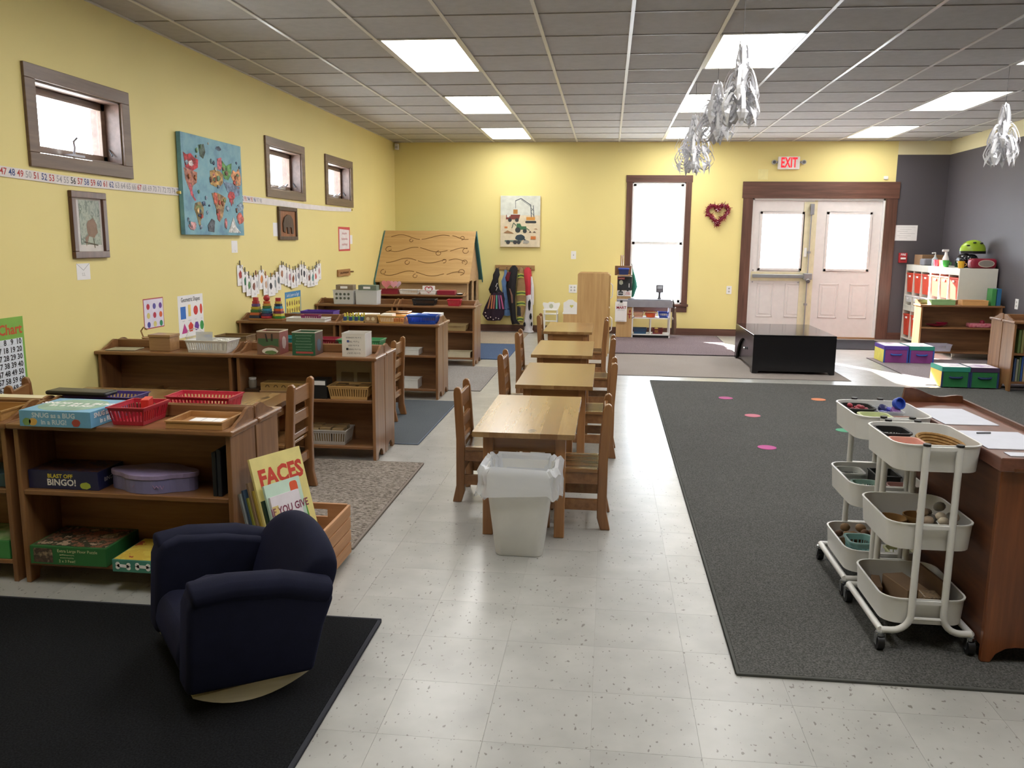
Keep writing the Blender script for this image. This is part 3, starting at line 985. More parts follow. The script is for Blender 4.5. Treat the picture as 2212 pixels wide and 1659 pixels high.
# outward roll on the top of each arm
for s_ in (1, -1):
    pts = [(0.235, s_ * 0.205, 0.375), (0.12, s_ * 0.21, 0.40), (-0.05, s_ * 0.21, 0.40), (-0.22, s_ * 0.21, 0.365)]
    MB().tube(pts, 0.048, 12).build('arm_roll', NAVY, rk, smooth=True, bevel=0.02, seg=3)
cushion([(0.215, 0.07), (0.235, 0.13), (0.23, 0.20), (0.19, 0.235), (0.0, 0.225), (-0.14, 0.21), (-0.14, 0.08)], -0.155, 0.155, 0.03, 'seat')
back = [(-0.09, 0.20), (-0.12, 0.40), (-0.155, 0.52), (-0.19, 0.56), (-0.245, 0.555), (-0.275, 0.51), (-0.265, 0.40), (-0.225, 0.22), (-0.20, 0.09), (-0.13, 0.09)]
loops = []
for yy in (-0.192, -0.185, -0.165, -0.12, -0.06, 0.0, 0.06, 0.12, 0.165, 0.185, 0.192):
    k = 0.42 * (abs(yy) / 0.19) ** 2.4
    sh = 0.82 if abs(yy) > 0.19 else (0.94 if abs(yy) > 0.18 else 1.0)
    lp_ = []
    for (x, z_) in back:
        if z_ > 0.35:
            z_ = 0.35 + (z_ - 0.35) * (1 - k)
        lp_.append((-0.185 + (x + 0.185) * sh, yy, 0.33 + (z_ - 0.33) * (0.5 + sh * 0.5)))
    loops.append(lp_)
bo = MB().loft(loops).build('backrest', NAVY, rk, smooth=True)
md = bo.modifiers.new('soft', 'SUBSURF')
md.levels = md.render_levels = 2
for e in bo.data.edges:
    e.use_edge_sharp = False
RUN = wood('pale_runner_wood', 'e6ddc4', 'd2c6a4', 0, rough=0.5, coat=0.0)
arc = []
for i in range(13):
    q = i / 12
    x = 0.195 - 0.385 * q
    arc.append((x, 0.0 + 0.055 * ((q - 0.40) / 0.5) ** 2))
top = [(0.195 - 0.385 * q / 4, 0.055 * (0.4 / 0.5) ** 2 + (0.055 * 1.44 - 0.055 * 0.64) * q / 4 + 0.004) for q in range(5)]
for y0, y1 in ((0.19, 0.212), (-0.212, -0.19)):
    MB().prism(arc + list(reversed(top)), y0, y1, 1).build('rocker_runner', RUN, rk)

# ------------------------------------------------------------------ slatted crate
CRW = wood('crate_pine', 'c29063', 'a06f44', 1, rough=0.5, coat=0.05)
CRX = wood('crate_pine_end', 'c29063', 'a06f44', 0, rough=0.5, coat=0.05)
cr = thing('crate', 'open wooden slat crate of picture books behind the rocking armchair', 'crate', (-1.235, 2.935, 0))
for sx in (-0.148, 0.136):
    for k in range(4):
        MB().box(sx, sx + 0.012, 0.0, 0.50, 0.012 + k * 0.056, 0.062 + k * 0.056).build('slat', CRW, cr, bevel=0.002, seg=1)
for sy in (0.004, 0.481):
    m = MB()
    slab_with_holes(m, -0.136, 0.136, 0.012, 0.235, [(-0.05, 0.05, 0.175, 0.21)], sy, sy + 0.015, 1)
    m.build('end_panel', CRX, cr)
MB().box(-0.136, 0.136, 0.019, 0.481, 0.012, 0.022).build('bottom_panel', CRW, cr)

# ------------------------------------------------------------------ black play table
bt = thing('play_table', 'glossy black lift-top play table with an arched drawer recess', 'table', (1.545, 9.05, 0.0065))
BKW = plain('black_lacquer', '131216', 0.22, var=0.1)
m = MB()
m.box(0.0, 0.845, 0.0, 1.27, 0.385, 0.41)
m.build('table_top', plain('black_gloss_top', '0f0f12', 0.08), bt, bevel=0.004)
pts = [(0.0, 0.0), (0.05, 0.0), (0.07, 0.025), (0.775, 0.025), (0.795, 0.0), (0.845, 0.0), (0.845, 0.385), (0.0, 0.385)]
for y in (0.0, 1.25):
    MB().prism(pts, y, y + 0.02, 1).build('end_panel', BKW, bt, bevel=0.002, seg=1)
for x in (0.0, 0.825):
    m = MB()
    # side frame with arched opening
    arcp = [(0.15 + 0.97 * i / 16, 0.09 + 0.21 * math.sin(PI * i / 16) ** 0.7) for i in range(17)]
    outer = [(0.02, 0.385), (1.25, 0.385), (1.25, 0.0), (1.16, 0.0), (1.12, 0.09)]
    m.prism([(0.02, 0.0), (0.11, 0.0)] + arcp + [(1.16, 0.0), (1.25, 0.0), (1.25, 0.385), (0.02, 0.385)], x, x + 0.02, 0)
    m.build('side_frame', BKW, bt)
dr = MB().box(0.03, 0.8, 0.14, 1.13, 0.03, 0.30).build('drawer', BKW, bt, bevel=0.003)
MB().sphere((0.012, 0.63, 0.19), 0.016).cyl((0.012, 0.63, 0.19), (0.04, 0.63, 0.19), 0.006).build('knob', CHROME, dr, smooth=True)

# ------------------------------------------------------------------ wooden play cupboard (side on)
MAP = wood('pale_maple', 'cfa974', 'b58d5a', 2, rough=0.4, coat=0.1)
fc = thing('play_cupboard', 'tall pale maple play cupboard with white door handles beside the last table', 'cupboard', (-0.355, 10.14, 0))
sp = rrect(0, 0.375, 0.0, 0.995, 0.03, 4)
for k in range(4):
    a, b = 0.375 * k / 4, 0.375 * (k + 1) / 4
    z1 = 0.995
    pl_ = [(a, 0.0), (b, 0.0), (b, z1 - (0.018 if k == 3 else 0)), (b - (0.018 if k == 3 else 0), z1), (a + (0.018 if k == 0 else 0), z1), (a, z1 - (0.018 if k == 0 else 0))]
    MB().prism(pl_, 0.0, 0.018, 1).build('side_plank', MAP, fc)
MB().box(0.004, 0.375, 0.018, 0.38, 0.02, 0.985).build('carcass', MAP, fc)
MB().prism(sp, 0.382, 0.398, 1).build('side_board', MAP, fc)
for z0, z1 in ((0.03, 0.58), (0.6, 0.97)):
    dd = MB().box(0.377, 0.392, 0.02, 0.38, z0, z1).build('cupboard_door', MAP, fc, bevel=0.003)
    zc = (z0 + z1) / 2 + (0.0 if z0 > 0.3 else 0.08)
    MB().tube([(0.39, 0.06, zc - 0.09), (0.415, 0.06, zc - 0.07), (0.42, 0.06, zc), (0.415, 0.06, zc + 0.07), (0.39, 0.06, zc + 0.09)], 0.007, 8).build('handle', WHITE, dd, smooth=True)

# ------------------------------------------------------------------ playhouse
ph = thing('playhouse', 'pale plywood playhouse with scrollwork roof in the yellow wall corner', 'playhouse', (-2.54, 11.55, 0))
PLY = wood('birch_plywood', 'c6a26c', 'b38e58', 0, rough=0.55, coat=0.0)
PLW = wood('birch_plywood_wall', 'c2a27c', 'ae8e68', 0, rough=0.6, coat=0.0)
TEAL = plain('teal_roof_paint', '3f7a80', 0.6)
MB().box(-0.62, 0.62, 0.0, 0.015, 0, 0.86).build('front_wall', PLW, ph)
MB().box(-0.62, 0.62, 0.985, 1.0, 0, 0.86).build('rear_wall', PLW, ph)
# gable ends with doorway and window
for x in (-0.62, 0.605):
    m = MB()
    if x < 0:
        m.box(x, x + 0.015, 0.015, 0.985, 0, 0.86)
    else:
      m.box(x, x + 0.015, 0.015, 0.08, 0, 0.86).box(x, x + 0.015, 0.42, 0.55, 0, 0.86).box(x, x + 0.015, 0.85, 0.985, 0, 0.86).box(x, x + 0.015, 0.55, 0.85, 0.0, 0.35).box(x, x + 0.015, 0.08, 0.42, 0.80, 0.86).box(x, x + 0.015, 0.55, 0.85, 0.78, 0.86)
    m.prism([(0.0, 0.86), (1.0, 0.86), (0.5, 1.47)], x, x + 0.015, 0)
    m.build('gable_wall', PLW, ph)
# roof slopes: front slope pale with cut scrolls, teal edges
def roof(front):
    th = 0.02
    if front:
        p = [(-0.09, 0.80), (0.5, 1.49), (0.5, 1.49 - th), (-0.09, 0.80 - th)]
    else:
        p = [(1.09, 0.80), (0.5, 1.49), (0.5, 1.49 - th), (1.09, 0.80 - th)]
    o = MB().prism(p, -0.66, 0.66, 0).build('roof_slope', PLY if front else TEAL, ph)
    return o
rf = roof(True)
roof(False)
slope = math.atan2(0.69, 0.59)
L_ = math.hypot(0.59, 0.69)
RM = frame_m((-0.66, -0.09, 0.80), (1, 0, 0), (0, 0.59, 0.69))
SCR = plain('scroll_groove', '6b4a26', 0.8)
def scroll(pts):
    m = MB()
    P = [RM @ Vector((u * 1.32, v * L_, 0.0005)) for u, v in pts]
    m.tube(P, 0.0045, 5)
    m.build('scroll_groove', SCR, rf)
def wave(u0, u1, v, a, ph0, cyc, n=24):
    return [(u0 + (u1 - u0) * i / n, v + a * math.sin(ph0 + cyc * 2 * PI * i / n)) for i in range(n + 1)]
def curl(u, v, r, a0, turns, n=16, s=1):
    return [(u + r * (1 - 0.35 * i / n) * math.cos(a0 + s * turns * 2 * PI * i / n) * 0.66, v + r * (1 - 0.35 * i / n) * math.sin(a0 + s * turns * 2 * PI * i / n)) for i in range(n + 1)]
for v, ph0 in ((0.87, 0.0), (0.62, 3.6), (0.40, 4.6), (0.15, 3.9)):
    scroll(wave(0.08, 0.40, v, 0.045, ph0, 0.75))
    scroll(wave(0.42, 0.72, v, 0.045, ph0 + 4.9, 0.6))
    scroll(wave(0.75, 0.93, v, 0.04, ph0 + 2.0, 0.5))
for u, v, r, a0 in ((0.31, 0.80, 0.035, 1.6), (0.86, 0.86, 0.04, 4.5), (0.63, 0.55, 0.05, 1.6), (0.92, 0.60, 0.06, 1.2), (0.08, 0.62, 0.06, 1.0), (0.31, 0.36, 0.045, 1.6), (0.70, 0.40, 0.04, 4.5), (0.92, 0.38, 0.05, 5.0), (0.42, 0.10, 0.04, 1.6), (0.90, 0.19, 0.06, 4.6), (0.07, 0.17, 0.05, 1.6)):
    scroll(curl(u, v, r, a0, 0.85))
MB().prism([(0.5, 1.49), (1.09, 0.80), (1.09, 0.74), (0.5, 1.42)], 0.66, 0.675, 0).build('roof_edge', TEAL, ph)
MB().prism([(0.5, 1.49), (-0.09, 0.80), (-0.09, 0.70), (0.5, 1.40)], -0.675, -0.66, 0).build('roof_edge', TEAL, ph)
for x in (-0.22, 0.2):
    MB().cyl((x, -0.004, 0.79), (x, 0.0, 0.79), 0.008).build('screw', STEEL, ph)

# ------------------------------------------------------------------ white drawer units by the gray wall
TW = plain('white_melamine', 'd9d6cc', 0.4, var=0.02)
ORG = plain('orange_red_plastic', 'd8492f', 0.4)
WBX = plain('white_tub_plastic', 'e3e3e3', 0.4)
def drawer_unit(label, y0, y1, tubs):
    t = thing('drawer_unit', label, 'storage unit', (4.235, y0, 0), 0, 'white drawer units')
    L = y1 - y0
    D = 0.44
    for y in (0.0, L - 0.02):
        MB().box(0, D, y, y + 0.02, 0, 1.085).build('side_panel', TW, t, bevel=0.002, seg=1)
    MB().box(0, D, 0.02, L - 0.02, 1.065, 1.085).build('top_board', TW, t)
    MB().box(0.002, 0.02, 0.02, L - 0.02, 1.0, 1.065).build('front_rail', TW, t)
    for z in (0.06, 0.52):
        MB().box(0, D, 0.02, L - 0.02, z - 0.02, z).build('shelf_board', TW, t)
    MB().box(0.002, 0.02, 0.02, L - 0.02, 0.44, 0.50).build('front_rail', TW, t)
    MB().box(D - 0.006, D, 0.02, L - 0.02, 0.04, 1.065).build('back_panel', TW, t)
    n = 3
    cw = (L - 0.04) / n
    for k in range(1, n):
        MB().box(0, D - 0.01, 0.02 + k * cw - 0.008, 0.02 + k * cw + 0.008, 0.06, 1.0).build('divider', TW, t)
    for k in range(n):
        a, b = 0.03 + k * cw, 0.01 + (k + 1) * cw
        for zt, zh, mt in tubs:
            tb = MB()
            tb.frustum((0.02, D - 0.03, a + 0.02, b - 0.02), (0.008, D - 0.02, a + 0.006, b - 0.006), zt, zt + zh - 0.02)
            tb.box(0.0, D - 0.015, a, b, zt + zh - 0.02, zt + zh)
            o = tb.build('tub', mt, t, bevel=0.004, seg=1)
            MB().box(-0.004, 0.004, (a + b) / 2 - 0.03, (a + b) / 2 + 0.03, zt + zh - 0.06, zt + zh - 0.035).build('tub_label', PAPER, o)
    return t
drawer_unit('white open drawer unit with orange tubs, nearer the pine shelf', 10.83, 11.76, ((0.70, 0.27, ORG), (0.56, 0.10, WBX), (0.09, 0.30, ORG)))
drawer_unit('white open drawer unit with orange tubs, in the far corner', 11.77, 12.70, ((0.70, 0.27, ORG), (0.56, 0.10, WBX), (0.09, 0.30, ORG)))

# ------------------------------------------------------------------ fabric storage boxes
def story_box(label, x, y, w, d, h, body, lid, edge, z=0.0, rz=0.0, side=None, group=None):
    t = thing('storage_box', label, 'storage box', (x, y, z), rz, group)
    MB().box(0.004, w - 0.004, 0.004, d - 0.004, 0, h - 0.045).build('box_body', body, t, bevel=0.003)
    if side is not None:
        MB().box(0.001, 0.005, 0.01, d - 0.01, 0.002, h - 0.046).build('side_panel', side, t)
    l_ = MB().box(0, w, 0, d, h - 0.045, h).build('lid', lid, t, bevel=0.003)
    MB().poly([(0.012, 0.012), (w - 0.012, 0.012), (w - 0.012, d - 0.012), (0.012, d - 0.012)], h + 0.0008).build('lid_print', speckle('lid_print', ('f1eef2', 'f4f2f5', 'a88fb8'), 6.0), l_)
    m = MB()
    for x0 in (0.0, w - 0.016):
        m.box(x0, x0 + 0.016, 0.0, 0.006, 0, h - 0.045)
    m.build('corner_piping', edge, t)
    m = MB()
    m.tube([(w / 2 - 0.06, 0.0, h * 0.52), (w / 2 - 0.04, -0.012, h * 0.48), (w / 2 + 0.04, -0.012, h * 0.48), (w / 2 + 0.06, 0.0, h * 0.52)], 0.010, 6)
    m.build('handle', edge, t, smooth=True)
PUR, BLU, GRN, TLG, ORA = plain('purple_fabric', '8a3f86', 0.8), plain('blue_piping', '2f55a8', 0.7), plain('green_fabric', '1f6b3a', 0.8), plain('teal_fabric', '2c8a78', 0.8), plain('orange_fabric', 'f0b44a', 0.8)
story_box('purple fabric storage box with a purple lid, on the mauve rug', 3.215, 10.14, 0.275, 0.36, 0.195, PUR, plain('violet_lid', '5a3f9a', 0.8), BLU, 0.0085, side=plain('yellow_fabric', 'e8dc6a', 0.8), group='storage boxes')
story_box('purple fabric storage box with a teal lid, on the mauve rug', 3.50, 10.14, 0.275, 0.36, 0.195, PUR, TLG, BLU, 0.0085, group='storage boxes')
story_box('green fabric storage box with an orange side and teal lid', 3.235, 8.46, 0.262, 0.30, 0.195, GRN, TLG, plain('navy_piping', '1d2f5c', 0.7), 0.0105, side=ORA, group='storage boxes')
story_box('green fabric storage box with a plum lid beside the pine bookshelf', 3.50, 8.46, 0.262, 0.30, 0.195, GRN, plain('plum_lid', '3c2a48', 0.8), plain('navy_piping', '1d2f5c', 0.7), 0.0105, group='storage boxes')

# ------------------------------------------------------------------ white three-tier trolleys
TRW = plain('white_powder_coat', 'd6d5d2', 0.3, var=0.02)
def trolley(label, x, y):
    """x,y = near left corner of trays; width .285 in x, length .37 in y"""
    t = thing('trolley', label, 'trolley', (x, y, 0.0105), 0, 'white three-tier trolleys')
    w, l = 0.282, 0.36
    for k, zt in enumerate((0.18, 0.445, 0.715)):
        h = 0.092
        o = rrect(0, w, 0, l, 0.06, 5)
        i_ = rrect(0.004, w - 0.004, 0.004, l - 0.004, 0.056, 5)
        ro = rrect(-0.003, w + 0.003, -0.003, l + 0.003, 0.062, 5)
        P = lambda L, z: [(a, b, z) for a, b in L]
        ob = rrect(0.006, w - 0.006, 0.006, l - 0.006, 0.056, 5)
        ib = rrect(0.010, w - 0.010, 0.010, l - 0.010, 0.052, 5)
        m = MB()
        m.loft([P(ob, zt - h), P(o, zt - 0.004), P(ro, zt - 0.004), P(ro, zt), P(i_, zt), P(ib, zt - h + 0.003)])
        m.build('tray', TRW, t, smooth=True)
    px = (w / 2 - 0.052, w / 2 + 0.052)
    for yy, s_ in ((-0.014, -1), (l + 0.014, 1)):
        for q, p in enumerate(px):
            ex = -0.005 if q == 0 else w + 0.005
            pth = [(p, yy, 0.715), (p, yy, 0.13)]
            dx = ex - p
            for a in range(1, 7):
                an = PI / 2 * a / 6
                pth.append((p + (1 - math.cos(an)) * 0.06 * (1 if dx > 0 else -1), yy, 0.13 - 0.06 * math.sin(an)))
            pth.append((ex, yy, 0.07))
            MB().tube(pth, 0.0115, 10).build('pole', TRW, t, smooth=True)
            MB().cyl((p, yy, 0.714), (p, yy, 0.722), 0.0125, 10).build('pole_cap', BLACK, t)
        for z in (0.18, 0.445, 0.712):
            MB().box(px[0], px[1], yy - 0.005, yy + 0.005, z - 0.012, z).build('crossbar', TRW, t)
        MB().cyl((px[0], yy, 0.115), (px[1], yy, 0.115), 0.006, 8).build('crossbar', TRW, t)
        m = MB()
        for z in (0.15, 0.41, 0.68):
            for p in px:
                m.cyl((p, yy, z), (p, yy + (0.014 if s_ < 0 else -0.014), z), 0.005, 6)
        m.build('bracket', STEEL, t)
    for ex in (-0.005, w + 0.005):
        MB().tube([(ex, -0.014, 0.07), (ex, l + 0.014, 0.07)], 0.0115, 10).build('side_rail', TRW, t, smooth=True)
        for yy in (-0.012, l + 0.012):
            xx = ex + (0.0 if ex < 0 else -0.0)
            wv = MB()
            wv.cyl((xx - 0.011, yy, 0.025), (xx + 0.011, yy, 0.025), 0.025, 16)
            c = wv.build('wheel', BLACK, t, smooth=True)
            cm = MB()
            cm.box(xx - 0.015, xx - 0.012, yy - 0.012, yy + 0.012, 0.018, 0.056).box(xx + 0.012, xx + 0.015, yy - 0.012, yy + 0.012, 0.018, 0.056).lathe([(0.016, 0.05), (0.016, 0.062)], (xx, yy, 0), 12)
            cm.build('fork', CHROME, c)
    return t
trolley('white metal three-tier trolley, the one beside the end panel of the red brown shelf', 0.962, 2.825)
trolley('white metal three-tier trolley, the one with red and blue beads on top', 0.962, 3.268)
# ------------------------------------------------------------------ things on the left wall
INK = plain('black_ink', '2b2a2e', 0.8)
REDI, BLUI, GRYI, BRNI, PURI = plain('red_ink', 'b8453f', 0.8), plain('blue_ink', '4a5a8c', 0.8), plain('grey_ink', 'a7a3a6', 0.8), plain('brown_ink', '8a6248', 0.8), plain('purple_ink', '8a7390', 0.8)
def flat(name, polys, z0, z1, mat, parent, bevel=0.0):
    m = MB()
    for p in polys:
        m.prism(p, z0, z1, 2)
    return m.build(name, mat, parent, bevel=bevel)
def rect(x0, x1, y0, y1):
    return [(x0, y0), (x1, y0), (x1, y1), (x0, y1)]
def sheet_sign(name, label, cat, mw, w, h, mat=None, th=0.0015, group=None):
    t = thing(name, label, cat, group=group, mw=mw)
    flat('sheet', [rect(-w / 2, w / 2, -h / 2, h / 2)], 0.0005, th, mat or PAPER, t)
    return t

# number strip
t = thing('number_strip', 'long white paper strip of handwritten numbers along the yellow wall', 'number line', mw=on_left(0, 0))
sp = [(4.0, 1.688, 1.743), (4.815, 1.671, 1.726), (6.15, 1.678, 1.736), (7.21, 1.680, 1.741), (8.0, 1.68, 1.738), (8.8, 1.676, 1.730), (9.6, 1.683, 1.733), (10.49, 1.703, 1.745)]
m = MB()
for i in range(len(sp) - 1):
    a, b = sp[i], sp[i + 1]
    m.add([(a[0], a[1], 0.004), (b[0], b[1], 0.004), (b[0], b[2], 0.004), (a[0], a[2], 0.004), (a[0], a[1], 0.0055), (b[0], b[1], 0.0055), (b[0], b[2], 0.0055), (a[0], a[2], 0.0055)], [(0, 3, 2, 1), (4, 5, 6, 7), (0, 1, 5, 4), (3, 7, 6, 2)])
m.build('strip', plain('strip_paper', 'e6dfdc', 0.8), t)
def strip_z(y):
    for i in range(len(sp) - 1):
        if sp[i][0] <= y <= sp[i + 1][0]:
            q = (y - sp[i][0]) / (sp[i + 1][0] - sp[i][0])
            return (sp[i][1] + sp[i][2]) / 2 * (1 - q) + (sp[i + 1][1] + sp[i + 1][2]) / 2 * q
    return 1.71
ink = {'r': REDI, 'b': BLUI, 'g': GRYI, 'k': INK, 'n': BRNI, 'p': PURI}
seq = 'nrbrgrbrggkrbrbrbggggrggggggggnpgg'
for k in list(range(46, 76)) + list(range(90, 99)):
    y = 4.285 + (k - 47) * 0.0665
    c = seq[(k - 46) % len(seq)]
    text(str(k), 0.052, ink[c], t, (y, strip_z(y), 0.0062), rot=(0, 0, random.uniform(-0.08, 0.08)), name='numeral', bold=0.0006)
MB().cyl((6.13, 1.70, 0.0), (6.13, 1.70, 0.02), 0.008, 10).cyl((6.13, 1.70, 0.02), (6.13, 1.70, 0.034), 0.012, 10).build('push_pin', plain('yellow_pin', 'c9b04a', 0.4), t)
MB().cyl((10.50, 1.725, 0.0), (10.50, 1.725, 0.02), 0.008, 10).build('push_pin', plain('yellow_pin', 'c9b04a', 0.4), t)

# world map canvas
t = thing('map_canvas', 'large blue painted world map canvas with animals on the yellow wall', 'painting', mw=on_left(6.68, 1.768))
W2, H2 = 0.525, 0.378
flat('canvas', [rect(-W2, W2, -H2, H2)], 0.0075, 0.042, speckle('map_sea', ('5586a0', '6a9fb0', '78aab4'), 6.0), t, bevel=0.002)
z = [0.0424]
def shade(c, f):
    return ''.join('%02x' % max(0, min(255, int(int(c[i:i + 2], 16) * f))) for i in (0, 2, 4))
def patch(poly, c, nm='painted_shape'):
    z[0] += 0.00015
    flat(nm, [[(u * W2, v * H2) for u, v in poly]], 0.042, z[0], speckle('map_' + c, (shade(c, 0.62), c, shade(c, 1.3)), 26.0, 0.7), t)
patch([(-0.95, 0.62), (-0.85, 0.58), (-0.72, 0.62), (-0.62, 0.55), (-0.5, 0.52), (-0.52, 0.36), (-0.68, 0.28), (-0.9, 0.32)], 'b23a40')
patch([(-0.95, 0.32), (-0.68, 0.28), (-0.55, 0.26), (-0.58, 0.05), (-0.7, -0.02), (-0.74, -0.15), (-0.68, -0.2), (-0.72, -0.24), (-0.82, -0.1), (-0.92, 0.1)], 'a8705e')
patch([(-0.84, 0.06), (-0.76, 0.0), (-0.70, -0.22), (-0.62, -0.3), (-0.66, -0.32), (-0.78, -0.2)], 'bd5560')
patch(blob(-0.72, 0.42, 0.07, 0.06, 3), 'd8c4c2')
patch([(-0.66, -0.36), (-0.5, -0.32), (-0.4, -0.44), (-0.42, -0.6), (-0.52, -0.72), (-0.52, -0.88), (-0.58, -0.8), (-0.64, -0.6), (-0.7, -0.48)], '8a7b56')
patch(blob(-0.55, -0.46, 0.08, 0.08, 9), '7a8a55')
patch([(-0.48, 0.82), (-0.3, 0.86), (-0.26, 0.7), (-0.34, 0.56), (-0.44, 0.6)], '57685c')
patch(blob(0.18, 0.84, 0.1, 0.045, 4), '4d5c6c')
patch([(-0.14, 0.34), (0.04, 0.38), (0.2, 0.36), (0.3, 0.3), (0.28, 0.12), (0.18, 0.04), (0.02, 0.02), (-0.14, 0.06)], 'ab8b55')
patch(blob(0.0, 0.2, 0.09, 0.12, 12), 'c0895f')
patch([(0.12, 0.62), (0.26, 0.66), (0.28, 0.46), (0.22, 0.38), (0.12, 0.4)], 'b8636b')
patch([(0.28, 0.6), (0.42, 0.5), (0.62, 0.58), (0.6, 0.36), (0.48, 0.2), (0.34, 0.22), (0.28, 0.36)], '5e9052')
patch([(0.58, 0.3), (0.66, 0.44), (0.78, 0.4), (0.88, 0.5), (0.96, 0.3), (0.92, 0.12), (0.74, 0.1)], 'c08a62')
patch([(0.3, 0.16), (0.6, 0.14), (0.9, 0.08), (0.86, -0.1), (0.66, -0.16), (0.44, -0.06)], '6d7f96')
patch(blob(0.56, -0.16, 0.12, 0.12, 5), 'b8494a')
patch([(0.5, -0.22), (0.62, -0.22), (0.56, -0.36)], 'a84a50')
patch([(-0.12, -0.12), (0.06, -0.1), (0.22, -0.14), (0.38, -0.2), (0.3, -0.36), (0.22, -0.6), (0.1, -0.72), (0.04, -0.5), (-0.06, -0.3)], '9c7e58')
patch(blob(0.0, -0.22, 0.09, 0.13, 8), 'c2604a')
patch(blob(0.08, -0.55, 0.06, 0.13, 18), 'a84f48')
patch(blob(0.86, -0.62, 0.12, 0.12, 6), 'c0685c')
patch(blob(0.9, -0.36, 0.12, 0.1, 16), '8fa3b4')
patch([(0.4, -0.94), (0.5, -0.78), (0.6, -0.6), (0.7, -0.82), (0.86, -0.94)], 'cfd0cc')
patch([(-0.28, -0.92), (-0.3, -0.8), (-0.16, -0.66), (-0.06, -0.7), (-0.1, -0.94)], '5b6168')
patch(blob(-0.78, -0.82, 0.1, 0.09, 17), 'c59494')
patch(blob(0.32, -0.74, 0.04, 0.12, 27), 'b07070')

rm = random.Random(31)
for k in range(34):
    u, v = rm.uniform(-0.92, 0.92), rm.uniform(-0.9, 0.9)
    patch(blob(u, v, rm.uniform(0.015, 0.05), rm.uniform(0.02, 0.06), 200 + k, n=9, amp=0.4), rm.choice(('4a5a74', '7f8fa0', '8a6a5c', 'a8a090', '5c7a84', 'b0787a', '6a8a6c')))
for k in range(12):
    u, v = (-0.75, -0.05, 0.2, 0.75, 0.05, -0.55)[k % 6] + rm.uniform(-0.12, 0.12), (0.2, 0.22, -0.3, 0.25, -0.4, -0.5)[k % 6] + rm.uniform(-0.12, 0.12)
    patch(blob(u, v, 0.03, 0.05, 300 + k, n=9, amp=0.4), rm.choice(('c8a878', '8a5a44', 'c07a4c', '7c8a54', 'b85a50')))
# framed bird picture
FRB = wood('walnut_frame', '6e4a38', '4e3225', 1, rough=0.35)
def framed(label, y0, y1, z0, z1, fw, fm, th=0.025):
    w, h = (y1 - y0) / 2, (z1 - z0) / 2
    t = thing('framed_picture', label, 'picture', mw=on_left((y0 + y1) / 2, (z0 + z1) / 2))
    for nm, r_ in (('b', rect(-w, w, -h, -h + fw)), ('t', rect(-w, w, h - fw, h)), ('l', rect(-w, -w + fw, -h + fw, h - fw)), ('r', rect(w - fw, w, -h + fw, h - fw))):
        flat('frame_bar', [r_], 0.001, th, fm, t, bevel=0.004)
    return t, w - fw, h - fw
t, w, h = framed('brown framed wildlife print above the envelope card', 4.825, 5.185, 1.237, 1.643, 0.042, FRB)
flat('mat_board', [rect(-w, w, -h, h)], 0.001, 0.008, plain('mat_board', 'd9d4d2', 0.7), t)
flat('print', [rect(-w + 0.045, w - 0.02, -h + 0.04, h - 0.01)], 0.008, 0.0092, speckle('print_leaves', ('8f9c94', 'a8b2a6', '74857c', 'b5bdb4'), 16, stretch=(1.6, 1, 1)), t)
flat('bird_body', [blob(0.03, -0.02, 0.055, 0.06, 3, amp=0.15), [(0.0, -0.05), (-0.04, -0.13), (-0.05, -0.08)]], 0.0092, 0.0098, plain('bird_brown', '8c7268', 0.8, var=0.2), t)
flat('bird_branch', [[(-0.06, -0.10), (0.08, -0.12), (0.08, -0.128), (-0.06, -0.108)], [(0.03, -0.08), (0.036, -0.08), (0.05, -0.14), (0.043, -0.14)]], 0.0094, 0.0100, plain('branch_dark', '4b4541', 0.8), t)
flat('pane', [rect(-w, w, -h, h)], 0.0125, 0.0135, glass('picture_glass', (1, 1, 1, 1), 0.035), t)
# carved bear
t, w, h = framed('small wooden framed bear carving below the number strip', 8.07, 8.565, 1.352, 1.674, 0.035, wood('dark_carved_frame', '5f4a34', '43321f', 1, rough=0.6, coat=0.0))
flat('carved_board', [rect(-w, w, -h, h)], 0.001, 0.01, wood('cedar_board', 'a2693f', '80502d', 1, rough=0.6, coat=0), t)
bear = [(-0.13, -0.08), (-0.14, 0.0), (-0.1, 0.06), (-0.02, 0.09), (0.06, 0.085), (0.12, 0.05), (0.14, -0.02), (0.135, -0.1), (0.09, -0.1), (0.08, -0.04), (0.03, -0.035), (0.03, -0.1), (-0.02, -0.1), (-0.03, -0.035), (-0.07, -0.04), (-0.08, -0.09)]
flat('bear_relief', [bear], 0.01, 0.022, wood('dark_bear_wood', '5b4430', '3f2d1d', 1, rough=0.6, coat=0), t, bevel=0.004)

# cards on the wall
t = sheet_sign('envelope_card', 'white envelope card with two initials under the framed wildlife print', 'card', on_left(4.925, 1.156), 0.135, 0.10)
flat('flap_line', [[(-0.066, 0.049), (-0.063, 0.05), (0.002, 0.008), (0.0, 0.006)], [(0.066, 0.049), (0.063, 0.05), (-0.002, 0.008), (0.0, 0.006)]], 0.0015, 0.002, GRYI, t)
text('S.S.', 0.026, GRYI, t, (0, -0.018, 0.002))
t = sheet_sign('name_card', 'small white card below the world map canvas', 'card', on_left(7.087, 1.293), 0.12, 0.103)
text('Ss', 0.02, GRYI, t, (0.01, -0.035, 0.002))
sheet_sign('name_card', 'small white card tucked beside the bear carving', 'card', on_left(8.02, 1.452), 0.12, 0.13)
t = sheet_sign('notice', 'white note with red paper border on the yellow wall', 'notice', on_left(10.19, 1.365), 0.46, 0.29, plain('red_border_paper', 'c9504c', 0.8))
flat('note_paper', [blob(0, 0, 0.235, 0.155, 2, n=20, amp=0.02)] and [[(-0.2, -0.125), (0.19, -0.12), (0.2, 0.11), (-0.19, 0.12)]], 0.0016, 0.003, plain('note_paper', 'e8dedd', 0.8), t)
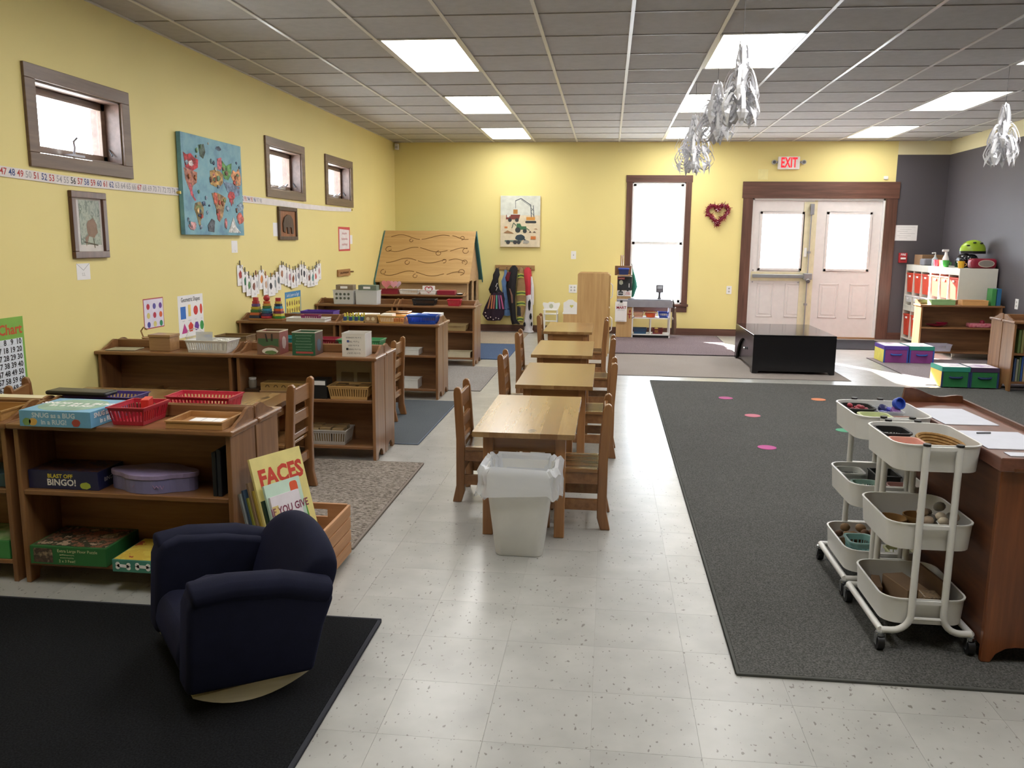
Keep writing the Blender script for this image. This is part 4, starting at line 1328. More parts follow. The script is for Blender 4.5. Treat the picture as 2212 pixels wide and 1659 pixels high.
scribble(t, 0.26, 3, 0.065, plain('faded_red_ink', 'cf9a98', 0.8), (0, 0.065, 0.0034), amp=0.016)
sheet_sign('name_card', 'small white card half behind the red bordered note', 'card', on_left(10.47, 1.36), 0.1, 0.11)
t = thing('wooden_sign', 'carved wooden nameplate on the yellow wall below the red bordered note', 'sign', mw=on_left(10.15, 0.958))
flat('board', [rect(-0.28, 0.20, -0.04, 0.042)], 0.001, 0.02, wood('sign_board', 'b78a55', '96693a', 0, rough=0.6, coat=0), t, bevel=0.003)
flat('twig', [[(0.2, 0.0), (0.36, -0.006), (0.36, 0.008), (0.2, 0.014)]], 0.004, 0.014, plain('twig_brown', '6b4a2c', 0.8), t)
scribble(t, 0.42, 1, 0.04, plain('burnt_lettering', '5a3a1e', 0.8), (-0.04, 0, 0.0205), amp=0.014, seed=3)

# garland of alphabet cards
CL = [(7.166, 1.143), (7.254, 1.081), (7.322, 1.044), (7.416, 1.028), (7.501, 1.046), (7.615, 1.086), (7.699, 1.03), (7.806, 1.012), (7.882, 1.009), (7.938, 1.03), (8.013, 1.055), (8.093, 1.118), (8.173, 1.107), (8.242, 1.09), (8.312, 1.074), (8.396, 1.056), (8.498, 1.058), (8.568, 1.078), (8.655, 1.108), (8.718, 1.091), (8.801, 1.058), (8.888, 1.04), (8.986, 1.042), (9.071, 1.05), (9.145, 1.085), (9.217, 1.104)]
tag(MB().tube([(LW + 0.012, 7.1, 1.15)] + [(LW + 0.012, y, z_ - 0.005) for y, z_ in CL] + [(LW + 0.012, 9.27, 1.13)], 0.0018, 5).build('garland_string', plain('twine', '8a7a5a', 0.9)), 'thin twine holding the pegged alphabet cards on the yellow wall', 'string')
pic = ['red apple', 'green bird', 'green cat', 'brown dog', 'grey elephant', 'orange fish', 'tan goat', 'black hat', 'pale blue ice', 'grey jar', 'dark kite', 'brown lion', 'tan mouse', 'pale nest', 'pink octopus', 'brown pear', 'blue queen', 'grey rabbit', 'dark sled', 'black train', 'mauve umbrella', 'brown tent', 'teal triangle', 'red whale', 'blue fox', 'pink zebra']
pcol = ['a8453f', '3f7a5a', '5f8a5c', '8a5a50', '8f9098', 'd98a4a', 'c8a890', '3c3a40', 'a8b4d0', '9aa0a4', '6c7478', 'a8755a', 'b08a6c', 'c8c0c8', 'c8909a', '8a5238', '5a6a94', '8c8c94', '48484c', '4a4c54', 'a8949c', '7a4438', '5a9a98', 'c8605a', '5a6a74', 'c89a9a']
clipc = ['5a5248', '3a3c38', '38383a', '3a3a38', '8a4a3c', '6a5a48', '9a4a40', '5a5a50', 'c08a3c', '5a4a3a', '6a5c4c', '3c3a38', '4a4a44', '6a6458', '7a6a5a', '4a3c34', '3c3a36', '5a5048', '6a6450', '3a3a38', '8a6a5a', '5a5a4c', '6a6a5c', '3a3834', '3a3a38', '8a8270']
for k, (y, zc) in enumerate(CL):
    t = thing('alphabet_card', 'white alphabet card with a %s, pegged on the twine' % (pic[k] + (' picture' if len(pic[k].split()) < 4 else '')), 'card', mw=on_left(y, zc), group='pegged alphabet cards')
    n0 = 0.006 + 0.0045 * (k % 4)
    flat('card', [rect(-0.062, 0.062, -0.19, -0.01)], n0, n0 + 0.001, PAPER, t)
    flat('picture', [blob(0.0, -0.095, 0.028, 0.036, k * 3 + 1, n=12, amp=0.25)], n0 + 0.001, n0 + 0.0016, plain('card_ink_%d' % k, pcol[k], 0.8), t)
    text('ABCDEFGHIJKLMNOPQRSTUVWXYZ'[k] + 'abcdefghijklmnopqrstuvwxyz'[k], 0.03, GRYI, t, (0.012, -0.165, n0 + 0.0014))
    flat('peg', [[(-0.008, -0.035), (0.008, -0.035), (0.006, 0.03), (-0.006, 0.03)]], n0 - 0.001, n0 + 0.003, plain('peg_%s' % clipc[k], clipc[k], 0.7), t)

# charts
t = sheet_sign('colour_chart', 'small red edged chart of nine coloured dots above the white basket shelf', 'poster', on_left(5.71, 0.833), 0.27, 0.215, plain('red_chart_edge', 'b5505a', 0.7))
flat('chart_sheet', [rect(-0.128, 0.128, -0.10, 0.10)], 0.0016, 0.0022, plain('lilac_paper', 'e3dced', 0.7), t)
dc = ['c23a48', '5f56a0', '6a3f94', 'd6c878', 'b8304a', 'e06a3c', '4a4a9a', 'd8cc7a', '2f8a5c']
for k, c in enumerate(dc):
    u, v = -0.075 + 0.083 * (k % 3), 0.05 - 0.064 * (k // 3)
    flat('dot', [circle(u, v, 0.021, 18)], 0.0022, 0.0028, plain('dot_' + c, c, 0.7), t)
t = sheet_sign('shapes_poster', 'white geometric shapes poster leaning on the yellow wall', 'poster', on_left(6.255, 0.77), 0.40, 0.32)
text('Geometric Shapes', 0.048, INK, t, (0, 0.125, 0.0022), bold=0.0005, sx=0.85)
G1 = [('2f6fc4', rect(-0.165, -0.085, -0.02, 0.075)), ('e8cc6a', rect(-0.045, -0.005, -0.005, 0.085)), ('d0332e', circle(0.075, 0.035, 0.036, 20)), ('d8442c', circle(0.163, 0.04, 0.02, 20, 0.04)),
      ('c03a8a', [(-0.16, -0.13), (-0.06, -0.13), (-0.115, -0.055)]), ('d8402f', circle(-0.015, -0.09, 0.042, 5, a0=PI / 2)), ('6a3a9a', circle(0.08, -0.09, 0.038, 6)), ('3a9a4a', circle(0.165, -0.09, 0.032, 8, 0.038))]
for k, (c, p) in enumerate(G1):
    flat('shape', [p], 0.0015, 0.0024, plain('shape_' + c, c, 0.6), t)
for k, s_ in enumerate(('square', 'rectangle', 'circle', 'oval')):
    text(s_, 0.014, GRYI, t, (-0.125 + 0.096 * k, -0.035, 0.0022))
t = sheet_sign('numbers_chart', 'numbers chart with green header and black numerals on the yellow wall', 'poster', on_left(4.055, 0.66), 0.57, 0.545, plain('green_chart', '7fb24a', 0.7))
flat('chart_sheet', [rect(-0.278, 0.268, -0.265, 0.155)], 0.0016, 0.0022, plain('blue_white_paper', 'dde3ec', 0.7), t)
text('Numbers Chart', 0.078, plain('red_orange_ink', 'c2562c', 0.7), t, (0.27, 0.205, 0.0022), align='RIGHT', bold=0.002)
for c in range(10):
    text('\n'.join(str(c + 1 + 10 * r_) for r_ in range(10)), 0.042, INK, t, (-0.245 + 0.0535 * c, -0.052, 0.0028), name='numerals', bold=0.0012, line=1.0)
for r_ in range(10):
    flat('rule', [rect(-0.278, 0.268, 0.125 - 0.042 * r_, 0.1258 - 0.042 * r_)], 0.0022, 0.0025, GRYI, t)
t = sheet_sign('sign_language_poster', 'blue and yellow sign language poster beside the stacking toy', 'poster', on_left(8.42, 0.705), 0.44, 0.25, plain('poster_blue', '3d84b8', 0.6))
flat('poster_field', [rect(-0.20, 0.20, -0.118, 0.06)], 0.0016, 0.0022, plain('poster_yellow', 'e6d766', 0.6), t)
text("Let's Learn to Sign!", 0.045, PAPER, t, (0, 0.09, 0.0022))
flat('hand_sign', [blob(-0.165 + 0.066 * (k % 6), 0.005 - 0.072 * (k // 6), 0.018, 0.028, k + 40, n=9, amp=0.35) for k in range(12)], 0.0022, 0.0028, plain('hand_brown', '8a6a3c', 0.7), t)
t = thing('motion_sensor', 'small white motion sensor high in the yellow wall corner', 'sensor', (LW + 0.05, BW - 0.05, 2.68))
MB().box(-0.03, 0.03, -0.03, 0.03, 0.0, 0.09).build('housing', WHITE, t, bevel=0.01)
MB().box(-0.02, 0.02, -0.036, -0.03, 0.02, 0.05).build('lens', plain('sensor_lens', 'c9c9c4', 0.2), t)

# ------------------------------------------------------------------ things on the far wall
t = thing('canvas_print', 'canvas print of construction vehicles on the yellow exit wall', 'picture', mw=on_back(-1.316, 1.645))
a, b = 0.298, 0.375
flat('canvas', [rect(-a, a, -b, b)], 0.001, 0.04, plain('canvas_sand', 'd9cbae', 0.7, var=0.1), t, bevel=0.002)
flat('sky_band', [rect(-a + 0.002, a - 0.002, 0.09, b - 0.002)], 0.04, 0.0405, plain('canvas_sky', 'cfd2c8', 0.7, var=0.12), t)
cz = [0.0407]
def art(polys, c):
    cz[0] += 0.0003
    flat('painted_shape', polys, 0.04, cz[0], plain('art_' + c, c, 0.7), t)
def bar(p, q, w_):
    dx, dy = q[0] - p[0], q[1] - p[1]
    l_ = math.hypot(dx, dy)
    nx, ny = -dy / l_ * w_, dx / l_ * w_
    return [(p[0] + nx, p[1] + ny), (p[0] - nx, p[1] - ny), (q[0] - nx, q[1] - ny), (q[0] + nx, q[1] + ny)]
art([bar((-0.075, 0.30), (0.01, 0.335), 0.006), bar((0.01, 0.335), (0.16, 0.235), 0.006), bar((0.01, 0.318), (0.15, 0.222), 0.003), bar((0.155, 0.235), (0.165, 0.06), 0.006), bar((0.19, 0.235), (0.205, 0.06), 0.005), bar((0.16, 0.2), (0.2, 0.15), 0.003), bar((0.2, 0.2), (0.16, 0.15), 0.003), bar((0.165, 0.13), (0.2, 0.09), 0.003), bar((-0.075, 0.30), (-0.07, 0.19), 0.003)], '4a5058')
art([rect(-0.105, -0.04, 0.11, 0.175)], 'b07a3c')
art([rect(0.09, 0.22, 0.02, 0.065)], 'd2913f')
art([rrect(0.075, 0.24, -0.025, 0.01, 0.016)], '33363a')
art([[(-0.215, 0.03), (-0.02, 0.03), (0.0, 0.1), (-0.14, 0.1), (-0.15, 0.07), (-0.21, 0.1)]], '7a3c34')
art([circle(-0.155, 0.02, 0.028), circle(-0.05, 0.02, 0.028)], '3a3a3c')
art([rect(-0.20, -0.165, 0.06, 0.095)], 'd8dcd8')
art([[(-0.06, -0.12), (0.1, -0.12), (0.09, -0.07), (0.02, -0.07), (0.0, -0.03), (-0.05, -0.03)]], '3f6a48')
art([circle(-0.035, -0.125, 0.04), circle(0.07, -0.14, 0.03)], '34393a')
art([bar((-0.06, -0.06), (-0.10, -0.02), 0.006), bar((-0.10, -0.02), (-0.125, -0.10), 0.005), bar((0.1, -0.1), (0.14, -0.13), 0.005)], '3f5a48')
art([blob(0.0, -0.235, 0.075, 0.045, 4, amp=0.1), [(0.05, -0.24), (0.09, -0.27), (0.06, -0.28)]], '33404a')
art([rect(-0.23, 0.02, -0.30, -0.275)], '6a7a6c')
art([circle(-0.18, -0.305, 0.03), circle(-0.075, -0.305, 0.03), circle(-0.02, -0.305, 0.028)], '3a3c40')
art([[(-0.25, -0.17), (-0.19, -0.13), (-0.12, -0.16), (-0.09, -0.18)], [(0.2, -0.11), (0.24, -0.1), (0.26, -0.115)]], '9a7450')
art([rect(0.16, 0.235, -0.26, -0.215), rect(-0.235, -0.19, -0.1, -0.075)], 'c8763c')
art([blob(0.09, -0.30, 0.05, 0.03, 7)], 'a7a49a')
art([[(0.13, -0.16), (0.15, -0.135), (0.17, -0.16)], [(0.19, -0.16), (0.21, -0.14), (0.24, -0.16)]], '5a4a44')
def wall_plate(label, x, z_, w_, h_, kind, mw=None):
    t = thing('wall_plate', label, 'switch' if kind == 'switch' else 'outlet', mw=mw or on_back(x, z_))
    flat('plate', [rrect(-w_ / 2, w_ / 2, -h_ / 2, h_ / 2, 0.006, 3)], 0.0005, 0.006, WHITE, t)
    if kind == 'switch':
        flat('toggle', [rect(-0.006, 0.006, -0.012, 0.012)], 0.006, 0.014, plain('toggle_grey', 'b9b8b4', 0.4), t)
    else:
        nx = 2 if kind == 'quad' else 1
        for i in range(nx):
            for s_ in (-1, 1):
                cx = 0 if nx == 1 else (-0.025 + 0.05 * i)
                flat('socket', [circle(cx, s_ * 0.022, 0.014, 14)], 0.006, 0.0075, plain('socket_grey', 'b4b3b0', 0.5), t)
    return t
wall_plate('white light switch plate right of the vehicle canvas', -0.515, 1.16, 0.075, 0.118, 'switch')
wall_plate('white double outlet plate above the doll furniture', -0.515, 0.66, 0.12, 0.122, 'quad')
wall_plate('white outlet plate between the tall window and the doors', 1.777, 0.678, 0.075, 0.118, 'outlet')
wall_plate('white outlet plate on the gray wall', 0, 0, 0.075, 0.118, 'outlet', mw=frame_m((RW, 10.33, 0.70), (0, -1, 0), (0, 0, 1)))
tag(MB().prism(rect(-0.07, 0.07, -0.072, 0.072), 0.0003, 0.0012, 2).build('paint_patch', plain('pale_yellow_patch', 'eadf9e', 0.6), mw=on_back(2.17, 2.335)), 'pale square paint touch-up on the yellow wall above the doors', 'paint patch')
t = thing('wall_sensor', 'tiny white sensor on the yellow wall over the door trim', 'sensor', mw=on_back(3.86, 2.29))
flat('housing', [rrect(-0.03, 0.03, -0.022, 0.022, 0.01)], 0.0005, 0.02, WHITE, t, bevel=0.003)
# exit sign
t = thing('exit_sign', 'lit white exit sign with red letters above the double doors', 'exit sign', mw=on_back(2.512, 2.49))
flat('sign_box', [rrect(-0.15, 0.15, -0.088, 0.088, 0.012)], 0.0005, 0.05, plain('sign_white', 'ebe6e4', 0.5), t, bevel=0.004)
text('EXIT', 0.19, emit('red_exit_light', rgb('e8343c'), 1.3), t, (0, -0.002, 0.0515), sx=0.56, bold=0.006, spacing=1.05)
for s_ in (-1, 1):
    lm = MB()
    lm.cyl((s_ * 0.15, 0.01, 0.03), (s_ * 0.175, 0.01, 0.03), 0.012)
    lm.build('lamp_arm', STEEL, t)
    MB().xf(Matrix.Identity(4)).cyl((s_ * 0.205, 0.01, 0.01), (s_ * 0.205, 0.01, 0.06), 0.032, 14).build('lamp_head', plain('lamp_head_grey', 'b6b4b0', 0.4), t, smooth=True)
    MB().cyl((s_ * 0.205, 0.01, 0.06), (s_ * 0.205, 0.01, 0.064), 0.022, 14).build('lamp_lens', plain('lamp_lens', '4a4a4c', 0.2), t)
# heart wreath
t = thing('heart_wreath', 'heart shaped wreath of dark red tinsel between window and doors', 'wreath', mw=on_back(1.556, 1.765))
hp = heart(0, 0.02, 0.155, 40)
MB().tube([(x, y, 0.03) for x, y in hp], 0.022, 7, closed=True).build('wreath_core', plain('tinsel_core', '7a1830', 0.5), t)
m = MB()
rn = random.Random(11)
for i in range(520):
    p = hp[rn.randrange(len(hp))]
    d_ = Vector((rn.gauss(0, 1), rn.gauss(0, 1), abs(rn.gauss(0, 0.8)))).normalized()
    c = Vector((p[0] + rn.uniform(-0.012, 0.012), p[1] + rn.uniform(-0.012, 0.012), 0.03))
    e = c + d_ * rn.uniform(0.03, 0.062)
    s_ = d_.cross(Vector((0.3, 0.5, 0.8))).normalized() * 0.005
    m.add([c - s_, c + s_, e + s_ * 0.6, e - s_ * 0.6], [(0, 1, 2, 3)])
o = m.build('tinsel', plain('tinsel_red', 'a02444', 0.25, 0.6, var=0.3), t)
o['kind'] = 'stuff'
m = MB()
for i in range(26):
    p = hp[rn.randrange(len(hp))]
    m.sphere((p[0] + rn.uniform(-0.03, 0.03), p[1] + rn.uniform(-0.03, 0.03), 0.065), 0.006, 6, 4)
m.build('bead', plain('pearl_bead', 'e8c8d0', 0.2), t)
# notice and fire alarm on gray section
t = sheet_sign('notice_sheet', 'white printed sheet on the gray wall beside the doors', 'notice', on_back(4.20, 1.525), 0.30, 0.216)
for k in range(6):
    flat('text_line', [rect(-0.12 + 0.03 * (k % 2), 0.12 - 0.05 * (k % 3), 0.08 - k * 0.03, 0.083 - k * 0.03)], 0.0015, 0.002, GRYI, t)
t = thing('fire_alarm', 'red fire alarm pull station on the gray wall', 'fire alarm', mw=on_back(4.177, 1.175))
flat('body', [rrect(-0.057, 0.057, -0.07, 0.07, 0.006)], 0.0005, 0.035, plain('alarm_red', 'a8262e', 0.4), t, bevel=0.004)
text('FIRE', 0.038, PAPER, t, (0, 0.045, 0.0355), bold=0.001)
flat('pull_handle', [rect(-0.035, 0.035, -0.02, 0.005)], 0.035, 0.05, WHITE, t, bevel=0.003)
flat('handle_slot', [rect(-0.03, 0.03, -0.035, -0.028)], 0.035, 0.037, INK, t)

# ------------------------------------------------------------------ coat rack and costumes
t = thing('coat_rack', 'wooden peg rail for costumes on the yellow exit wall', 'coat rack', mw=on_back(-1.392, 0.963))
flat('rail', [rect(-0.30, 0.30, -0.037, 0.037)], 0.001, 0.022, wood('peg_rail', 'b08a5a', '8f6a3e', 0, rough=0.5), t, bevel=0.003)
for x in (-0.24, -0.12, 0.0, 0.12, 0.24):
    MB().cyl((x, 0, 0.02), (x, 0.012, 0.075), 0.008, 8).build('peg', wood('peg_wood', 'b08a5a', '8f6a3e', 2), t)
def drape(prof, y_c, folds, amp, seed, n=36, hang=0.0):
    """prof: list of (z, x0, x1, half-depth); returns closed draped cloth shell"""
    loops = []
    for k, (zz, x0, x1, dp) in enumerate(prof):
        cx, hw = (x0 + x1) / 2, (x1 - x0) / 2
        lp_ = []
        for i in range(n):
            a_ = 2 * PI * i / n
            f = 1 + amp * min(1, k / 3) * math.sin(folds * a_ + seed + 0.5 * k)
            q_ = max(0.0, 1.0 - (0.97 - zz) / 0.13) if zz < 0.97 else 1.0
            yy_ = y_c + (max(y_c, 12.632) - y_c) * q_ * hang
            lp_.append((cx + hw * f * math.cos(a_), yy_ + dp * f * math.sin(a_), zz + 0.006 * math.sin(folds * a_ * 0.5 + seed) * (k == 0 or k == len(prof) - 1)))
        loops.append(lp_)
    return MB().loft(loops)
YC = 12.615          # replaced per garment: some hang against the wall, others in front of them
def costume(label, group=None):
    return thing('costume', label, 'costume', (0, 0, 0), group='hanging costumes')
BLKC, PRPC = plain('black_cloth', '17151a', 0.9), plain('dark_plum_cloth', '2a1a2c', 0.9)
YC = 12.540
t = costume('black witch dress with ribbon skirt on the peg rail')
drape([(0.955, -1.665, -1.625, 0.02), (0.86, -1.70, -1.60, 0.03), (0.80, -1.70, -1.62, 0.03), (0.72, -1.73, -1.62, 0.045), (0.64, -1.76, -1.60, 0.05), (0.585, -1.74, -1.55, 0.045)], YC, 6, 0.1, 1, hang=1.0).build('bodice', BLKC, t, smooth=True)
drape([(0.60, -1.72, -1.54, 0.045), (0.50, -1.76, -1.525, 0.06), (0.38, -1.81, -1.53, 0.072), (0.27, -1.84, -1.54, 0.076), (0.20, -1.80, -1.57, 0.07), (0.18, -1.77, -1.59, 0.06)], YC, 9, 0.12, 2).build('skirt', PRPC, t, smooth=True)
for k, (x0, x1, c) in enumerate(((-1.72, -1.76, '8a5a3a'), (-1.695, -1.71, 'a8663c'), (-1.665, -1.675, '9a4a40'), (-1.635, -1.63, '4f9a8a'), (-1.605, -1.58, '7a4a86'), (-1.575, -1.53, 'a84a78'))):
    yb = YC - 0.085
    MB().add([(x0 - 0.009, yb + 0.03, 0.56), (x0 + 0.009, yb + 0.03, 0.56), (x1 + 0.011, yb - 0.012, 0.36), (x1 - 0.011, yb - 0.012, 0.36), (x0 - 0.009, yb + 0.034, 0.56), (x0 + 0.009, yb + 0.034, 0.56), (x1 + 0.011, yb - 0.008, 0.36), (x1 - 0.011, yb - 0.008, 0.36)], [(0, 1, 2, 3), (7, 6, 5, 4), (0, 4, 5, 1), (2, 6, 7, 3), (1, 5, 6, 2), (0, 3, 7, 4)]).build('ribbon', plain('ribbon_' + c, c, 0.6), t)
MB().tube([(-1.625, YC - 0.062, 0.74), (-1.65, YC - 0.062, 0.69), (-1.625, YC - 0.062, 0.675), (-1.645, YC - 0.062, 0.63)], 0.004, 6).build('lacing', PAPER, t)
m = MB()
for x, zz in ((-1.80, 0.30), (-1.79, 0.25), (-1.72, 0.235), (-1.64, 0.225), (-1.68, 0.20), (-1.60, 0.215), (-1.76, 0.22)):
    m.cyl((x, YC - 0.092, zz), (x, YC - 0.088, zz), 0.009, 8)
m.build('skirt_dots', plain('pale_dot', 'c9b8b8', 0.8), t)
YC = 12.675
t = costume('light blue dress on the peg rail')
drape([(0.925, -1.545, -1.51, 0.022), (0.86, -1.55, -1.495, 0.026), (0.76, -1.59, -1.48, 0.03), (0.64, -1.57, -1.48, 0.032), (0.55, -1.57, -1.47, 0.034), (0.42, -1.60, -1.45, 0.036), (0.32, -1.62, -1.43, 0.037), (0.245, -1.60, -1.44, 0.035)], YC, 8, 0.12, 3).build('dress', plain('light_blue_cloth', '6d8fc0', 0.85, var=0.15), t, smooth=True)
drape([(0.345, -1.615, -1.432, 0.039), (0.335, -1.617, -1.43, 0.039)], YC, 8, 0.12, 5.8).build('hem_band', plain('navy_band', '2c3a6a', 0.8), t)
YC = 12.562
t = costume('long black robe with dark red collar on the peg rail')
drape([(0.995, -1.42, -1.37, 0.03), (0.955, -1.455, -1.335, 0.045), (0.85, -1.48, -1.345, 0.05), (0.70, -1.50, -1.36, 0.055), (0.50, -1.475, -1.37, 0.055), (0.30, -1.44, -1.36, 0.055), (0.20, -1.43, -1.35, 0.05), (0.13, -1.41, -1.29, 0.045)], YC, 7, 0.1, 4, hang=1.0).build('robe', BLKC, t, smooth=True)
drape([(0.90, -1.485, -1.43, 0.03), (0.82, -1.515, -1.45, 0.035), (0.77, -1.50, -1.455, 0.03)], YC - 0.035, 5, 0.1, 1).build('collar', plain('dark_red_cloth', '6a1a28', 0.85), t, smooth=True)
drape([(0.66, -1.455, -1.435, 0.02), (0.56, -1.43, -1.40, 0.02), (0.45, -1.42, -1.395, 0.02)], YC - 0.05, 4, 0.1, 1).build('lining', plain('brown_lining', '7a5a4c', 0.85), t, smooth=True)
YC = 12.675
t = costume('tan firefighter coat with lime striped bands on the peg rail')
TAN = plain('tan_cloth', 'a88a62', 0.9, var=0.12)
drape([(0.965, -1.31, -1.265, 0.022), (0.88, -1.335, -1.255, 0.03), (0.75, -1.345, -1.225, 0.034), (0.62, -1.355, -1.215, 0.036), (0.52, -1.355, -1.19, 0.036), (0.36, -1.34, -1.22, 0.036), (0.24, -1.345, -1.255, 0.036), (0.15, -1.345, -1.255, 0.034)], YC, 5, 0.06, 2).build('coat', TAN, t, smooth=True)
def band(z0, z1, x0, x1, c):
    drape([(z0, x0, x1, 0.0415), (z1, x0, x1, 0.0415)], YC, 5, 0.0, 2).build('reflective_band', plain('band_' + c, c, 0.4), t)
for zc, x0, x1 in ((0.845, -1.345, -1.245), (0.585, -1.362, -1.205), (0.43, -1.355, -1.21), (0.195, -1.352, -1.248)):
    band(zc + 0.014, zc + 0.03, x0, x1, 'd2d86a')
    band(zc - 0.014, zc + 0.014, x0, x1, '5f7a4a')
    band(zc - 0.03, zc - 0.014, x0, x1, 'd2d86a')
drape([(0.38, -1.345, -1.27, 0.0425), (0.25, -1.345, -1.27, 0.0425)], YC, 4, 0.0, 1).build('dark_pocket', plain('dark_grey_cloth', '3a3a40', 0.9), t)
YC = 12.562
t = costume('red cowboy top with white cow-spotted trousers on the peg rail')
drape([(0.97, -1.215, -1.17, 0.02), (0.93, -1.245, -1.135, 0.035), (0.85, -1.24, -1.125, 0.04), (0.70, -1.215, -1.13, 0.045), (0.565, -1.21, -1.135, 0.045)], YC, 5, 0.06, 1, hang=1.0).build('shirt', plain('red_cloth', 'b02a36', 0.85), t, smooth=True)
drape([(0.84, -1.14, -1.115, 0.02), (0.70, -1.135, -1.09, 0.03), (0.52, -1.14, -1.085, 0.03), (0.42, -1.13, -1.09, 0.02)], YC, 4, 0.1, 1).build('sleeve', plain('white_cloth', 'cfcdd2', 0.85, var=0.08), t, smooth=True)
drape([(0.575, -1.205, -1.12, 0.045), (0.45, -1.20, -1.105, 0.05), (0.30, -1.215, -1.10, 0.05), (0.12, -1.235, -1.095, 0.05), (0.05, -1.225, -1.10, 0.045), (0.012, -1.25, -1.075, 0.055)], YC, 6, 0.08, 2).build('trousers', plain('white_cloth', 'cfcdd2', 0.85, var=0.08), t, smooth=True)
for x, zz, rx, rz_, s_ in ((-1.145, 0.42, 0.02, 0.085, 1), (-1.125, 0.25, 0.015, 0.05, 2), (-1.215, 0.13, 0.016, 0.035, 3), (-1.11, 0.14, 0.012, 0.03, 4)):
    MB().prism(blob(x, zz, rx, rz_, s_, amp=0.2), YC - 0.075, YC - 0.035, 1).build('cow_spot', BLKC, t)

# ------------------------------------------------------------------ doll furniture by the wall
t = thing('doll_high_chair', 'white toy high chair with teddy cutout against the exit wall', 'doll furniture', (-0.82, 12.42, 0))
m = MB()
for x in (-0.10, 0.088):
    for y in (-0.10, 0.10):
        m.box(x, x + 0.014, y - 0.007, y + 0.007, 0, 0.37)
m.box(-0.105, 0.105, -0.107, 0.107, 0.30, 0.31).box(-0.09, 0.09, -0.105, -0.095, 0.20, 0.215).box(-0.105, 0.105, -0.14, -0.03, 0.365, 0.378)
m.build('frame', WHITE, t)
MB().prism([(-0.10, 0.36), (0.10, 0.36), (0.13, 0.44), (0.12, 0.465), (0.05, 0.455), (0.03, 0.472), (-0.03, 0.472), (-0.05, 0.455), (-0.12, 0.465), (-0.13, 0.44)], 0.095, 0.107, 1).build('back_panel', WHITE, t)
MB().prism(blob(0, 0.41, 0.03, 0.035, 3, amp=0.1), 0.092, 0.095, 1).build('teddy_motif', plain('sage_paint', 'b7bba2', 0.6), t)
t = thing('doll_bed', 'white and maple toy bench with heart cutout beside the play cupboard', 'doll furniture', (-0.53, 12.42, 0))
m = MB()
m.box(-0.1, 0.1, -0.11, 0.10, 0.0, 0.32)
m.build('box_body', MAP, t, bevel=0.003)
MB().prism([(-0.1, 0.32), (0.1, 0.32), (0.1, 0.48), (0.06, 0.50), (0.03, 0.525), (-0.03, 0.525), (-0.06, 0.50), (-0.1, 0.48)], -0.11, -0.098, 1).build('head_panel', WHITE, t)
MB().box(-0.112, 0.112, -0.115, 0.105, 0.315, 0.33).build('rim', WHITE, t)
MB().prism(heart(0.02, 0.43, 0.028), -0.1125, -0.11, 1).build('heart_motif', plain('yellow_green_heart', 'c9c46a', 0.6), t)

# ------------------------------------------------------------------ toy market stand
mk = thing('market_stand', 'toy market stand with grey conveyor counter before the tall window', 'play stand', (0.0, 12.15, 0.013))
MAPZ = wood('pale_maple_board', 'd0ae7c', 'bd9662', 2, rough=0.45, coat=0.05)
MB().box(0.14, 0.36, 0.0, 0.30, 0, 0.50).build('base_board', MAPZ, mk, bevel=0.003)
MB().box(0.14, 0.34, 0.20, 0.30, 0.50, 0.86).build('upright_board', MAPZ, mk)
GRYC = plain('grey_counter', '8f8e96', 0.5)
MB().box(0.14, 0.925, -0.03, 0.34, 0.435, 0.535).build('counter', GRYC, mk, bevel=0.004)
MB().box(0.30, 0.90, -0.02, 0.33, 0.535, 0.545).build('conveyor_belt', plain('dark_belt', '5c5c64', 0.6), mk)
for x in (0.36, 0.885):
    for y in (0.0, 0.28):
        MB().box(x, x + 0.018, y, y + 0.018, 0.0, 0.435).build('frame_post', WHITE, mk)
for z_ in (0.05, 0.285):
    MB().box(0.36, 0.9, 0.0, 0.30, z_ - 0.015, z_).build('shelf_board', WHITE, mk)
MB().box(0.62, 0.635, 0.02, 0.28, 0.05, 0.27).build('divider', WHITE, mk)
MB().box(0.36, 0.9, 0.01, 0.03, 0.0, 0.035).build('kick_board', BLACK, mk)
# black chalk boards on the upright
ck = MB().box(0.145, 0.35, 0.185, 0.20, 0.66, 0.88).build('poster_board', plain('chalk_black', '2a2d30', 0.7), mk)
MB().box(0.15, 0.345, 0.18, 0.186, 0.852, 0.872).build('header_strip', plain('header_white', 'dcd8d6', 0.6), ck)
scribble(ck, 0.17, 1, 0.02, plain('poster_red', 'a8323a', 0.6), (0.248, 0.1795, 0.862), (PI / 2, 0, 0), amp=0.006, seed=4)
MB().box(0.15, 0.245, 0.18, 0.186, 0.815, 0.842).build('title_strip', plain('poster_red_strip', 'b5404a', 0.6), ck)
text('ANIMALS', 0.02, PAPER, ck, (0.198, 0.179, 0.828), rot=(PI / 2, 0, 0))
MB().prism(blob(0.195, 0.77, 0.028, 0.035, 3, amp=0.15), 0.180, 0.185, 1).build('animal_print', plain('penguin_grey', 'aeb2a0', 0.6), ck)
MB().box(0.305, 0.315, 0.18, 0.185, 0.70, 0.76).build('animal_print', PAPER, ck)
